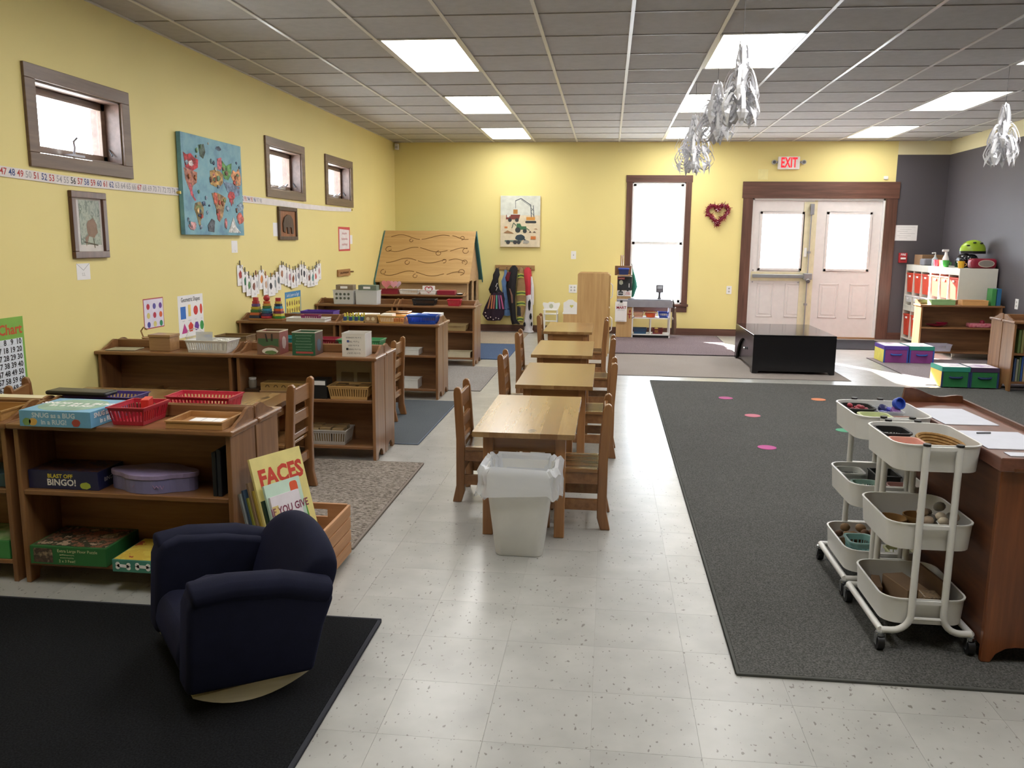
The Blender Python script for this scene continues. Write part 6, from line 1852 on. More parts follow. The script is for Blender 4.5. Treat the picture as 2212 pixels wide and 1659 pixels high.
# --- second row shelves
block('wooden_board', 'pale wooden puzzle board on the wall-side middle shelf', 'wooden board', -2.84, -2.50, 5.0, 5.17, 0.3855, 0.40, wood('board_a', '9a7648', '7a5a34', 0))
block('wooden_board', 'small brown work tray on the wall-side middle shelf', 'wooden board', -3.05, -2.87, 5.0, 5.15, 0.3855, 0.415, wood('board_b', '8a6a44', '6a4c2c', 0))
block('wooden_board', 'cream work mat at the end of the wall-side middle shelf', 'wooden board', -2.49, -2.35, 5.0, 5.16, 0.3855, 0.396, wood('board_c', '94784e', '7a5e38', 0))
t = thing('glass_jar', 'small lidded jar on a block, under the brown picture cube', 'jar', (-2.235, 5.09, 0.43))
MB().lathe([(0.024, 0), (0.026, 0.008), (0.026, 0.045), (0.02, 0.052)], (0, 0, 0), 14).build('jar_body', clear_plastic('jar_glass', 'b0a898', 0.6), t, smooth=True)
MB().lathe([(0.023, 0.052), (0.023, 0.064)], (0, 0, 0), 14).build('lid', WHITE, t)
block('jar_block', 'dark wooden block under the small jar', 'block', -2.263, -2.17, 5.03, 5.15, 0.3855, 0.4295, wood('dark_block', '4a3626', '35251a', 0))
t = thing('wooden_box', 'long pale wooden box with arch prints on the middle shelf', 'box', (-2.0, 5.06, 0.3855))
MB().box(-0.15, 0.15, -0.05, 0.06, 0, 0.09).build('box_body', wood('arch_box_wood', 'b0905c', '96743f', 0), t, bevel=0.002)
for u in (-0.105, -0.05, 0.0, 0.1):
    pts = [(u + 0.014 * math.cos(PI * i / 8), 0.062 + 0.016 * math.sin(PI * i / 8)) for i in range(9)] + [(u + 0.009 * math.cos(PI * i / 8), 0.062 + 0.011 * math.sin(PI * i / 8)) for i in range(8, -1, -1)]
    MB().prism(pts, -0.0508, -0.05, 1).build('arch_print', plain('arch_brown', '4a3420', 0.7), t)
block('card_strip', 'brown card strip leaning against the arch print box', 'card', -2.15, -1.87, 4.992, 4.999, 0.3855, 0.43, plain('brown_card', '8a6a48', 0.8))
t = thing('black_box', 'black card box with a white label beside the tan basket', 'box', (-1.77, 5.05, 0.3855))
MB().box(-0.05, 0.05, -0.04, 0.07, 0, 0.12).build('box_body', plain('box_black', '19191b', 0.5), t, bevel=0.002)
MB().prism(rect(-0.04, 0.04, 0.085, 0.112), -0.0408, -0.04, 1).build('label', PAPER, t)
block('cardboard_tray', 'cream cardboard tray with square windows standing at the shelf back', 'cardboard', -1.715, -1.45, 5.185, 5.198, 0.3855, 0.60, plain('cream_cardboard', 'a89c84', 0.8))
for k in (0, 1):
    block('window_card', 'brown square card on the cream cardboard, ' + ('nearer the black box' if k == 0 else 'nearer the shelf side'), 'card', -1.68 + 0.105 * k, -1.60 + 0.105 * k, 5.178, 5.184, 0.43, 0.53, plain('window_brown', '7a6a54', 0.8), group='cards on the cream panel')
basket('tan slotted basket on the middle shelf below the white cube', -1.71, -1.45, 4.995, 5.165, 0.3855, 0.085, TANP)
for k in range(6):
    block('wooden_block', 'small wooden block filling the tan basket', 'block', -1.685 + 0.074 * (k % 3), -1.619 + 0.074 * (k % 3), 5.012 + 0.07 * (k // 3), 5.075 + 0.07 * (k // 3), 0.3895, 0.46 + 0.008 * (k % 2), wood('block_tan', 'a07c4c', '825f34', 0), group='blocks in the tan basket')
basket('pale grey slotted basket on the lowest shelf of the cube unit', -1.88, -1.60, 4.995, 5.175, 0.0925, 0.095, GRAYP2)
for k in range(6):
    block('wooden_block', 'wooden strip box filling the pale grey basket', 'block', -1.855 + 0.08 * (k % 3), -1.783 + 0.08 * (k % 3), 5.012 + 0.075 * (k // 3), 5.08 + 0.075 * (k // 3), 0.0965, 0.195 + 0.006 * (k % 2), wood('block_pale', 'a8906c', '8a7048', 0), group='blocks in the grey basket')

# --- third row tops
t = thing('stacking_toy', 'rainbow wooden stacking toy with three towers on a base', 'stacking toy', (-2.975, 7.14, ZT))
MB().box(-0.155, 0.155, -0.045, 0.045, 0, 0.018).build('base', wood('toy_base', 'a8794a', '8a5c30', 0), t, bevel=0.003)
tow = [(-0.10, 'sq', ['26304a', 'b5603a', '3a6a3a', 'b8a83a', '5a3f80', 'a8303a']), (0.0, 'rd', ['a8303a', '4a2f5a', '24506a', '3a88a8', '3a6a3a', 'b58a3a', 'c0562f']), (0.105, 'hx', ['3a7a3a', 'c9b84a', '6a2f4a', 'c05a30', '3a84a8', '24304a', 'c9a84a'])]
for x, kind, cs in tow:
    zz = 0.018
    n = {'sq': 4, 'rd': 16, 'hx': 6}[kind]
    hh = 0.15 / len(cs)
    for k, c in enumerate(cs):
        r_ = 0.056 - 0.026 * k / (len(cs) - 1)
        a0 = PI / 4 if n == 4 else 0.3
        MB().prism(circle(x, 0, r_ * (1.15 if n == 4 else 1), n, a0=a0), zz, zz + hh - 0.001, 2).build('ring', plain('toy_' + c, c, 0.35), t, bevel=0.002, seg=1)
        zz += hh
    if kind == 'rd':
        MB().sphere((x, 0, zz + 0.025), 0.028, 16, 10).build('finial', plain('toy_red', 'a8303a', 0.35), t, smooth=True)
    else:
        MB().prism(circle(x, 0, 0.026, n, a0=PI / 4), zz, zz + 0.03, 2).build('finial', plain('toy_red', 'a8303a', 0.35), t, bevel=0.002, seg=1)
block('blue_box', 'dark teal box lying behind the stacking toy', 'box', -2.86, -2.77, 7.315, 7.46, ZT, ZT + 0.045, plain('teal_box', '2a5a74', 0.5))
tray('white plastic tray holding a magenta box, beside the stacking toy', -2.775, -2.42, 7.055, 7.23, ZT, 0.032, WHP, 'plastic_tray')
basket('magenta slotted box on the white tray', -2.65, -2.49, 7.08, 7.17, ZT + 0.006, 0.05, plain('magenta_plastic', '8a2860', 0.4), group=None)
tray('purple tray on the back of the stacking toy shelf', -2.74, -2.43, 7.31, 7.50, ZT, 0.07, plain('violet_plastic', '5a3a98', 0.4), 'plastic_tray')
t = thing('peg_board', 'wooden board of yellow and blue pegs on the blue basket shelf', 'peg toy', (-2.18, 7.13, ZT))
MB().box(-0.096, 0.096, -0.06, 0.06, 0, 0.014).build('board', wood('peg_base', 'c9a86a', 'a8864c', 0), t, bevel=0.002)
for i in range(4):
    for j in range(2):
        x, y = -0.075 + 0.05 * i, -0.035 + 0.07 * j
        p = MB().box(x - 0.013, x + 0.013, y - 0.013, y + 0.013, 0.014, 0.05).build('peg', plain('peg_navy', '2f4a7a', 0.5) if j == 0 else plain('peg_green', '6a9a4a', 0.5), t, bevel=0.003, seg=1)
        MB().lathe([(0.008, 0.05), (0.008, 0.075), (0.004, 0.08)], (x, y, 0), 10).build('peg_pin', plain('peg_yellow', 'cdbb4a', 0.5), p)
block('paper_stack', 'white paper stack behind the peg board', 'paper', -2.28, -2.05, 7.32, 7.49, ZT, ZT + 0.05, PAPER, 0.001)
t = thing('wooden_box', 'small light wooden box with round prints beside the peg board', 'box', (-2.022, 7.13, ZT))
MB().box(-0.055, 0.055, -0.05, 0.05, 0, 0.068).build('box_body', wood('print_box', 'b89a74', '9a7c54', 0), t, bevel=0.002)
for u in (-0.025, 0.02):
    MB().prism(circle(u, 0.035, 0.015, 14), -0.0508, -0.05, 1).build('round_print', plain('print_tan', 'd8c8a8', 0.7), t)
basket('yellow tan slotted basket on the blue basket shelf', -1.958, -1.718, 7.055, 7.225, ZT, 0.065, YELP)
block('card_stack', 'stack of white number cards in the yellow tan basket', 'card', -1.935, -1.83, 7.078, 7.20, ZT + 0.003, ZT + 0.078, plain('number_card', 'e3dccc', 0.7), 0.001)
block('card_stack', 'orange paper scraps in the yellow tan basket', 'paper', -1.82, -1.745, 7.078, 7.20, ZT + 0.003, ZT + 0.045, plain('orange_scraps', 'b85a34', 0.7), 0.004)
basket('brown wicker basket behind the yellow tan basket', -1.955, -1.755, 7.32, 7.48, ZT, 0.075, WK, 'wicker_basket', pitch=0.01, group=None)
basket('bright blue slotted basket at the end of the third shelf row', -1.70, -1.445, 7.055, 7.235, ZT, 0.075, BLUP)
block('blue_lid', 'flat blue plastic lid in the bright blue basket', 'case', -1.69, -1.53, 7.07, 7.21, ZT + 0.06, ZT + 0.082, plain('mid_blue_plastic', '2f62b8', 0.35), 0.003)  # a loose storage lid lying flat in the basket
block('white_card', 'white card behind the bright blue basket', 'card', -1.63, -1.455, 7.32, 7.45, ZT, ZT + 0.07, PAPER, 0.001)
tray('white tray of pieces on the middle shelf of the third row', -1.77, -1.60, 7.075, 7.25, 0.3855, 0.05, WHP, 'plastic_tray')
tray('deep white tray on the lowest shelf of the third row', -1.775, -1.61, 7.075, 7.25, 0.0925, 0.08, WHP, 'plastic_tray')
# --- fourth row tops
def clear_bin(label, x0, x1, papc, lab):
    t = thing('clear_bin', label, 'storage bin', ((x0 + x1) / 2, 9.16, ZT), 0, 'clear plastic bins')
    w_ = x1 - x0
    open_shell(w_, 0.19, 0.155, 0.003, 0.012, 0.006).build('bin_body', clear_plastic('bin_plastic', 'eceeef', 0.5), t)
    MB().box(-w_ / 2 + 0.03, w_ / 2 - 0.03, -0.05, 0.07, 0.004, 0.12).build('contents', plain('bin_pale_stuff', 'd8d8d4', 0.8, var=0.2), t)
    MB().box(-w_ / 2 + 0.03, w_ / 2 - 0.02, -0.06, 0.06, 0.125, 0.21).build('file_box', papc, t, bevel=0.002)
    MB().prism(rect(-0.04, 0.04, 0.17, 0.195), -0.0608, -0.06, 1).build('label', PAPER, t)
    if lab:
        m = MB()
        for i in range(8):
            m.prism(circle(-0.075 + 0.045 * (i % 4), 0.11 - 0.045 * (i // 4), 0.014, 12), -0.0925, -0.089, 1)
        m.build('hole_row', plain('hole_dark', '5a6058', 0.6), t)
clear_bin('clear bin with a row of dark holes on the fourth shelf row', -3.02, -2.775, plain('kraft_box', '8a7a64', 0.7), True)
clear_bin('clear bin with a grey green file box on the fourth shelf row', -2.765, -2.51, plain('grey_green_box', '6f7a6a', 0.7), False)
basket('small black slotted basket on the fourth shelf row', -2.125, -1.87, 9.07, 9.24, ZT, 0.07, BLKP)
basket('small red slotted basket at the end of the fourth shelf row', -1.735, -1.59, 9.07, 9.22, ZT, 0.07, REDP)
basket('pale tan basket on the middle shelf of the fourth row', -1.76, -1.52, 9.075, 9.25, 0.3855, 0.07, plain('pale_tan_plastic', 'b8a070', 0.5))
tray('cream tray on the lowest shelf of the fourth row', -1.745, -1.475, 9.075, 9.25, 0.0925, 0.06, plain('cream_plastic', 'c9bfa4', 0.5), 'plastic_tray')
# --- valentine shelf
Z5 = 0.685
tray('red tray on the long shelf before the playhouse', -2.855, -2.63, 10.45, 10.60, Z5, 0.062, DRDP, 'plastic_tray')
for k, (x, c, s_, nm) in enumerate(((-2.79, 'e08a90', 0.062, 'coral pink'), (-2.70, 'e8aab4', 0.055, 'rose pink'), (-2.655, 'd8b8c4', 0.05, 'pale pink'))):
    o = MB().prism(heart(0, 0.062, s_), -0.004, 0.004, 1).build('paper_heart', plain('heart_' + c, c, 0.7))
    o.location = (x, 10.50 + 0.025 * k, Z5 + 0.06)
    tag(o, '%s paper heart standing in the red tray' % nm, 'paper heart', 'paper hearts')
basket('white slotted basket on the long shelf, beside the red tray', -2.615, -2.37, 10.45, 10.60, Z5, 0.058, WHP)
basket('white slotted basket holding the heart card', -2.35, -2.135, 10.45, 10.60, Z5, 0.055, plain('bright_white_plastic', 'e4e2e0', 0.4))
t = thing('valentine_card', 'white card with a red bead heart standing in a white basket', 'card', mw=frame_m((-2.243, 10.515, Z5 + 0.003), (1, 0, 0), (0, 0, 1)))
flat('card', [rect(-0.08, 0.08, 0, 0.105)], 0, 0.002, PAPER, t)
hp2 = heart(0, 0.058, 0.05, 30)
MB().tube([(x, y, 0.003) for x, y in hp2], 0.006, 5, closed=True).build('bead_heart', plain('heart_red', 'b02a3c', 0.5), t)
block('red_box', 'flat dark red box on the long shelf before the playhouse', 'box', -2.125, -1.90, 10.45, 10.60, Z5, Z5 + 0.055, DRDP, 0.004)
t = thing('foil_dish', 'small black dish of white beads on the long shelf', 'dish', (-1.845, 10.50, Z5))
MB().lathe([(0.035, 0.0), (0.05, 0.015), (0.045, 0.015), (0.03, 0.004)], (0, 0, 0), 16).build('dish', BLACK, t, smooth=True)
m = MB()
rn = random.Random(5)
for i in range(24):
    a_, r_ = rn.uniform(0, 2 * PI), rn.uniform(0, 0.036)
    m.sphere((r_ * math.cos(a_), r_ * math.sin(a_), 0.016), 0.007, 6, 4)
o = m.build('beads', PAPER, t)
o['kind'] = 'stuff'

# ------------------------------------------------------------------ books in the crate
def book(label, x, y, w, h, th, lean, yaw, cover, page=None, extra=None, group='picture books in the crate', z=0.0256):
    """spine at local x 0 running up; cover faces local +... ; leaning back"""
    M = Matrix.Translation((x, y, z)) @ Matrix.Rotation(yaw, 4, 'Z') @ Matrix.Rotation(lean, 4, 'X')
    t = thing('picture_book', label, 'book', group=group, mw=M)
    MB().box(0, w, -0.0015, 0.0, 0, h).build('front_cover', cover, t)
    MB().box(0, w, th, th + 0.0015, 0, h).build('rear_cover', cover, t)
    MB().box(-0.0015, 0.0, -0.0015, th + 0.0015, 0, h).build('spine', cover, t)
    MB().box(0.0, w - 0.003, 0.0, th, 0.003, h - 0.003).build('pages', page or plain('book_pages', 'd8d2c2', 0.8), t)
    if extra:
        extra(t, w, h)
    return t
YAW_B = 1.15
def bx_faces(t, w, h):
    text('FACES', 0.092, plain('faces_red', 'c8402f', 0.6), t, (w * 0.52, -0.0022, h * 0.83), rot=(PI / 2, 0, 0), bold=0.004, sx=0.9)
    MB().prism([(w * 0.62, h * 0.45), (w * 0.88, h * 0.45), (w * 0.86, h * 0.57), (w * 0.60, h * 0.54)], -0.0024, -0.0015, 1).build('green_patch', plain('leaf_green', '5aa03c', 0.6), t)
def bx_pig(t, w, h):
    text('IF YOU GIVE\nA PIG', 0.042, plain('plum_print', '7a2f4a', 0.6), t, (w * 0.58, -0.0022, h * 0.78), rot=(PI / 2, 0, 0), bold=0.001, sx=0.85)
    MB().prism(blob(w * 0.3, h * 0.45, 0.035, 0.05, 5, amp=0.15), -0.0024, -0.0015, 1).build('animal_print', plain('pig_pink', 'd8b09a', 0.6), t)
    MB().prism(rect(0.0, w * 0.2, 0.0, h * 0.9), -0.0022, -0.0015, 1).build('yellow_strip', plain('pale_gold', 'd8c07a', 0.6), t)
def bx_mint(t, w, h):
    MB().prism(blob(w * 0.42, h * 0.80, 0.028, 0.03, 6, amp=0.2), -0.0024, -0.0015, 1).build('black_cat_print', INK, t)
    MB().prism(rrect(w * 0.68, w * 0.9, h * 0.80, h * 0.97, 0.012), -0.0024, -0.0015, 1).build('orange_badge', plain('badge_orange', 'd8562f', 0.6), t)
LEAN = -0.28
bk = [('tall grey spiral-bound book at the shelf end of the crate', -1.290, 2.965, 0.22, 0.385, 0.008, '8a8f8c', None),
      ('thin dark blue picture book in the crate', -1.280, 2.963, 0.22, 0.40, 0.006, '33465a', None),
      ('thin olive green picture book in the crate', -1.271, 2.961, 0.22, 0.37, 0.007, '8a8a3a', None),
      ('brown backed picture book in the crate', -1.260, 2.959, 0.23, 0.43, 0.008, '8a7358', None),
      ('dark gold picture book in the crate', -1.249, 2.958, 0.23, 0.40, 0.007, 'a8903c', None),
      ('large yellow picture book with red title, tallest in the crate', -1.237, 2.957, 0.265, 0.525, 0.008, 'e3d48a', bx_faces),
      ('dark green picture book in the crate', -1.216, 2.957, 0.20, 0.36, 0.010, '24382c', None),
      ('mint picture book with an orange badge in the crate', -1.198, 2.957, 0.185, 0.42, 0.007, 'c4dccb', bx_mint),
      ('white picture book with plum title, frontmost in the crate', -1.180, 2.957, 0.15, 0.375, 0.006, 'e3dce2', bx_pig)]
xb = -1.292
for l_, x, y, w_, h_, th_, c, ex in bk:
    book(l_, xb, 2.958, w_, h_, th_, LEAN, YAW_B, plain('cover_' + c, c, 0.45), extra=ex)
    xb += (th_ + 0.0058) / math.sin(YAW_B)

# ------------------------------------------------------------------ things on the trolleys
TX, TY1, TY2 = 0.958, 2.825, 3.268
ZB = (0.0105 + 0.18 - 0.089, 0.0105 + 0.445 - 0.089, 0.0105 + 0.715 - 0.089)
def rbasket(label, x0, x1, y0, y1, z, h, mat, group='rounded slotted baskets on the trolleys'):
    w_, d_ = x1 - x0, y1 - y0
    t = thing('round_basket', label, 'basket', ((x0 + x1) / 2, (y0 + y1) / 2, z), 0, group)
    r_ = min(w_, d_) * 0.28
    P = lambda g_, zz, rr_: [(a_, b_, zz) for a_, b_ in rrect(-w_ / 2 + g_, w_ / 2 - g_, -d_ / 2 + g_, d_ / 2 - g_, rr_, 5)]
    MB().loft([P(0.012, 0, r_ * 0.8), P(0.006, h * 0.35, r_ * 0.9), P(0.009, h * 0.35, r_ * 0.85), P(0.015, 0.003, r_ * 0.75)]).build('basket_base', mat, t, smooth=True)
    MB().loft([P(0.003, h * 0.72, r_), P(0.0, h, r_), P(-0.004, h, r_), P(-0.004, h - 0.006, r_), P(-0.002, h, r_), P(0.004, h, r_ * 0.95), P(0.007, h * 0.72, r_ * 0.9), P(0.003, h * 0.72, r_)], cap=False).build('basket_rim', mat, t, smooth=True)
    m = MB()
    lo, hi = P(0.0075, h * 0.34, r_ * 0.9), P(0.005, h * 0.74, r_)
    n = len(lo)
    per = []
    for i in range(n):
        a_, b_ = Vector(lo[i]), Vector(lo[(i + 1) % n])
        a2, b2 = Vector(hi[i]), Vector(hi[(i + 1) % n])
        k = max(1, int((b_ - a_).length / 0.014))
        for j in range(k):
            q = (j + 0.5) / k
            m.cyl(tuple(a_.lerp(b_, q)), tuple(a2.lerp(b2, q)), 0.0025, 4)
    o = m.build('basket_bars', mat, t)
    return t
def pebbles(name, label, cat, cx, cy, z, rx, ry, r, n, mats, seed, group, zup=0.02):
    rn = random.Random(seed)
    placed = []
    for i in range(n):
        rr_ = r * rn.uniform(0.75, 1.15)
        for k in range(200):
            a_, q = rn.uniform(0, 2 * PI), math.sqrt(rn.random())
            P_ = Vector((cx + rx * q * math.cos(a_), cy + ry * q * math.sin(a_), z + rr_ + zup * (k / 40.0) * 0.6))
            if all((P_ - b_).length > (rr_ + c_) * 0.98 for b_, c_ in placed):
                break
        placed.append((P_, rr_))
        o = MB().sphere((0, 0, 0), rr_, 9, 6, sz=0.8).build(name, mats[i % len(mats)], smooth=True)
        o.location = P_
        o.rotation_euler = (rn.uniform(-0.5, 0.5), rn.uniform(-0.5, 0.5), rn.uniform(0, 3))
        tag(o, label, cat, group)
# top tray, near trolley
rbasket('black slotted basket in the top tray by the red brown shelf', TX + 0.022, TX + 0.125, TY1 + 0.20, TY1 + 0.33, ZB[2], 0.08, BLKP)
rbasket('peach pink slotted basket in the top tray', TX + 0.024, TX + 0.124, TY1 + 0.05, TY1 + 0.175, ZB[2], 0.075, plain('peach_plastic', 'dba090', 0.45))
t = thing('woven_bowl', 'round woven straw bowl in the top tray', 'bowl', (TX + 0.203, TY1 + 0.17, ZB[2]))
STR = wood('straw_weave', 'a8824a', '7c5a2c', 2, rough=0.8, coat=0, scale=2.0)
for k in range(7):
    zz = 0.006 + 0.0095 * k
    MB().tube([((0.050 + 0.0025 * k) * math.cos(2 * PI * i / 24), (0.085 + 0.007 * k) * math.sin(2 * PI * i / 24), zz) for i in range(24)], 0.006, 6, closed=True).build('coil', STR, t, smooth=True)
MB().lathe([(0.05, 0.0), (0.05, 0.006)], (0, 0, 0), 20).build('bowl_base', STR, t)
# top tray, far trolley
rbasket('black slotted basket of red beads in the far trolley top tray', TX + 0.02, TX + 0.135, TY2 + 0.20, TY2 + 0.335, ZB[2], 0.08, plain('black_basket_soft', '1f201f', 0.5))
pebbles('bead', 'red bead in the black trolley basket', 'bead', TX + 0.078, TY2 + 0.267, ZB[2] + 0.045, 0.035, 0.042, 0.011, 16, [plain('bead_red', 'a03040', 0.35), plain('bead_crimson', '8a2434', 0.35)], 4, 'red beads')
rbasket('pale yellow green slotted basket in the far trolley top tray', TX + 0.045, TX + 0.155, TY2 + 0.05, TY2 + 0.17, ZB[2], 0.075, plain('pale_lime_plastic', 'c4cc9a', 0.45))
t = thing('clear_tub', 'clear tub of blue lids in the far trolley top tray', 'tub', (TX + 0.195, TY2 + 0.27, ZB[2]))
open_shell(0.105, 0.12, 0.07, 0.003, 0.008).build('tub_body', clear_plastic('tub_clear', 'd0d4dc', 0.4), t)
for k, (dx, dy, c) in enumerate(((-0.02, -0.02, '2a2f8a'), (0.015, 0.01, '3a3a9a'), (-0.01, 0.03, '1a1c50'), (0.02, -0.03, '7a4a90'))):
    o = MB().lathe([(0.018, 0), (0.018, 0.014), (0.012, 0.016)], (0, 0, 0), 14).build('bottle_lid', plain('lid_' + c, c, 0.35), smooth=True)
    o.location = (TX + 0.195 + dx, TY2 + 0.27 + dy, ZB[2] + 0.05 + 0.006 * k)
    o.rotation_euler = (0.3 * k, 0.2, 0)
    tag(o, '%s bottle lid in the clear tub' % ('dark blue', 'blue', 'navy', 'purple')[k], 'lid', 'bottle lids in the tub')
o = MB().lathe([(0.024, 0), (0.026, 0.018), (0.024, 0.022), (0.02, 0.022), (0.02, 0.006)], (0, 0, 0), 18).build('bottle_lid', plain('lid_bright_blue', '2a4ab0', 0.3), smooth=True)
o.location = (TX + 0.225, TY2 + 0.25, ZB[2] + 0.095)
o.rotation_euler = (1.2, 0, 0.4)
tag(o, 'large bright blue lid standing on the clear tub', 'lid')
block('brown_pouch', 'rounded brown leather case in the far trolley top tray', 'case', TX + 0.165, TX + 0.275, TY2 + 0.07, TY2 + 0.18, ZB[2], ZB[2] + 0.065, plain('brown_leather', '6e4a36', 0.5, var=0.15), 0.02, seg=3)
# middle trays
SHELLM = [plain('shell_tan', 'a89480', 0.6, var=0.3), plain('shell_grey', '8a8680', 0.6, var=0.3), plain('shell_brown', '6a5a4a', 0.6, var=0.3), plain('shell_cream', 'c4b8a4', 0.6, var=0.2)]
for x, y, r_, nm in ((TX + 0.075, TY1 + 0.20, 0.052, 'beside the tray wall'), (TX + 0.175, TY1 + 0.24, 0.048, 'next to the shells')):
    o = MB().lathe([(r_ * 0.5, 0), (r_ * 0.95, 0.022), (r_, 0.045), (r_ * 0.93, 0.045), (r_ * 0.85, 0.02), (r_ * 0.4, 0.006)], (0, 0, 0), 18).build('wooden_bowl', wood('bowl_wood', 'a8804c', '7c5a30', 0, rough=0.5), smooth=True)
    o.location = (x, y, ZB[1])
    tag(o, 'small wooden bowl in the middle trolley tray, %s' % nm, 'bowl', 'wooden bowls in the middle tray')
pebbles('shell', 'seashell or stone piled in the middle trolley tray', 'shell', TX + 0.20, TY1 + 0.11, ZB[1], 0.052, 0.06, 0.019, 22, SHELLM, 9, 'shells in the middle tray', 0.045)
rbasket('white slotted basket in the far trolley middle tray', TX + 0.02, TX + 0.12, TY2 + 0.22, TY2 + 0.335, ZB[1], 0.075, plain('soft_white_plastic', 'b8bab6', 0.45))
rbasket('mint slotted basket in the far trolley middle tray', TX + 0.045, TX + 0.15, TY2 + 0.06, TY2 + 0.19, ZB[1], 0.06, plain('mint_plastic', '94b4a8', 0.45))
t = thing('black_box', 'dark box of ribbons in the far trolley middle tray', 'box', (TX + 0.203, TY2 + 0.262, ZB[1]), 0.0)
open_shell(0.10, 0.13, 0.075, 0.003, 0.004).build('box_body', plain('box_charcoal', '2a2b2a', 0.6), t)
pebbles('dark_pom', 'black and white scrap in the dark ribbon box', 'scrap', TX + 0.203, TY2 + 0.262, ZB[1] + 0.003, 0.03, 0.045, 0.0145, 12, [plain('scrap_black', '2a2a2c', 0.7), plain('scrap_white', 'b8b8b4', 0.7)], 12, 'scraps in the ribbon box')
rbasket('dusty pink slotted basket in the far trolley middle tray', TX + 0.175, TX + 0.275, TY2 + 0.06, TY2 + 0.17, ZB[1], 0.06, plain('dusty_pink_plastic', 'b0847c', 0.45))
# bottom trays
block('cardboard_piece', 'large brown cardboard box in the bottom trolley tray', 'cardboard', TX + 0.098, TX + 0.178, TY1 + 0.11, TY1 + 0.27, ZB[0], ZB[0] + 0.075, plain('kraft_card', '7c6248', 0.8), 0.002, rz=0.25)
block('cardboard_piece', 'flat brown cardboard sheet leaning in the bottom trolley tray', 'cardboard', TX + 0.225, TX + 0.235, TY1 + 0.08, TY1 + 0.30, ZB[0], ZB[0] + 0.11, plain('kraft_card_dark', '684e3a', 0.8), 0.001, rz=0.12)
block('cardboard_piece', 'short cardboard offcut beside the large box in the bottom tray', 'cardboard', TX + 0.038, TX + 0.068, TY1 + 0.17, TY1 + 0.29, ZB[0], ZB[0] + 0.055, plain('kraft_card_mid', '73583f', 0.8), 0.002, rz=-0.2)
block('cardboard_piece', 'dark patterned card piece in the bottom trolley tray', 'cardboard', TX + 0.15, TX + 0.205, TY1 + 0.03, TY1 + 0.095, ZB[0], ZB[0] + 0.085, speckle('dark_pattern_card', ('4a3a2c', '8a7458', '5a4838'), 60), 0.002)
rbasket('pale teal slotted basket in the far trolley bottom tray', TX + 0.045, TX + 0.15, TY2 + 0.10, TY2 + 0.22, ZB[0], 0.085, plain('pale_teal_plastic', '8cb8b4', 0.45))
rbasket('pale yellow slotted basket in the far trolley bottom tray', TX + 0.19, TX + 0.275, TY2 + 0.07, TY2 + 0.17, ZB[0], 0.06, plain('pale_yellow_plastic', 'c4c490', 0.45))
pebbles('bark_chip', 'brown bark chip in the far trolley bottom tray', 'bark chip', TX + 0.12, TY2 + 0.28, ZB[0], 0.08, 0.035, 0.022, 12, [plain('bark_brown', '6a4a34', 0.8, var=0.3), plain('bark_tan', '8a6a48', 0.8, var=0.3)], 21, 'bark chips', 0.03)

# papers on the red brown shelf
ZS = 0.0105 + 0.7005
for l_, x0, x1, y0, y1, rz_ in (('white drawing paper in the middle of the red brown shelf', 1.262, 1.475, 2.86, 3.13, 0.0), ('white drawing paper at the gallery end of the red brown shelf', 1.262, 1.455, 3.24, 3.55, 0.04), ('small white slip at the end panel of the red brown shelf', 1.29, 1.42, 2.765, 2.815, 0.0)):
    o = block('paper_sheet', l_, 'paper', x0, x1, y0, y1, ZS, ZS + 0.0025, plain('drawing_paper', 'c6c8d2', 0.8, var=0.03), 0.0, group='papers on the red brown shelf', rz=rz_)
o = MB().cyl((0, 0, 0.003), (0.05, 0.01, 0.003), 0.003, 6).build('pencil_stub', plain('graphite', '4a4a50', 0.4))
o.location = (1.315, 3.08, ZS + 0.0026)
tag(o, 'short dark pencil stub on the middle drawing paper', 'pencil')

# ------------------------------------------------------------------ things by the gray wall
ZR = 0.0085 + 0.6505
tray('pale green tray on the shelf before the white drawer units', 3.84, 4.12, 10.56, 10.70, ZR, 0.06, plain('sage_plastic', '8fb47a', 0.45), 'plastic_tray')
tray('orange tan tray on the shelf before the white drawer units', 4.19, 4.49, 10.56, 10.70, ZR, 0.06, plain('apricot_plastic', 'd8a468', 0.45), 'plastic_tray')
block('picture_book', 'green picture book standing on the shelf by the gray wall', 'book', 4.525, 4.575, 10.58, 10.72, ZR, ZR + 0.20, plain('book_green', '3f8a4a', 0.5))
block('picture_book', 'blue picture book standing on the shelf by the gray wall', 'book', 4.585, 4.63, 10.58, 10.72, ZR, ZR + 0.20, plain('book_blue', '2f6a94', 0.5))
t = thing('toy_dish', 'dark red leaf shaped dish on the middle shelf by the gray wall', 'dish', (3.95, 10.64, 0.394))
MB().lathe([(0.06, 0), (0.13, 0.03), (0.125, 0.03), (0.05, 0.005)], (0, 0, 0), 20).xf(Matrix.Diagonal((1, 0.55, 1, 1))).build('dish', plain('wine_red_plastic', '8a1f3a', 0.3), t, smooth=True)
MB().lathe([(0.05, 0.03), (0.075, 0.05), (0.06, 0.055)], (0.06, 0, 0), 14).xf(Matrix.Diagonal((1, 0.5, 1, 1))).build('cup', plain('wine_red_plastic', '8a1f3a', 0.3), t, smooth=True)
t = thing('toy_plate', 'red toy dishes on the middle shelf by the gray wall', 'toy dishes', (4.45, 10.64, 0.394))
MB().box(-0.14, 0.14, -0.06, 0.06, 0, 0.05).build('dish', speckle('red_pink_print', ('a8344a', 'c87a84', '8a2438'), 12), t, bevel=0.01)
MB().sphere((0.02, 0, 0.06), 0.03, 12, 8).build('ball', plain('wine_red_plastic', '8a1f3a', 0.3), t, smooth=True)
basket('white slotted basket on the lowest shelf by the gray wall', 3.87, 4.13, 10.57, 10.73, 0.101, 0.085, plain('lavender_white_plastic', 'cfcbd8', 0.45))
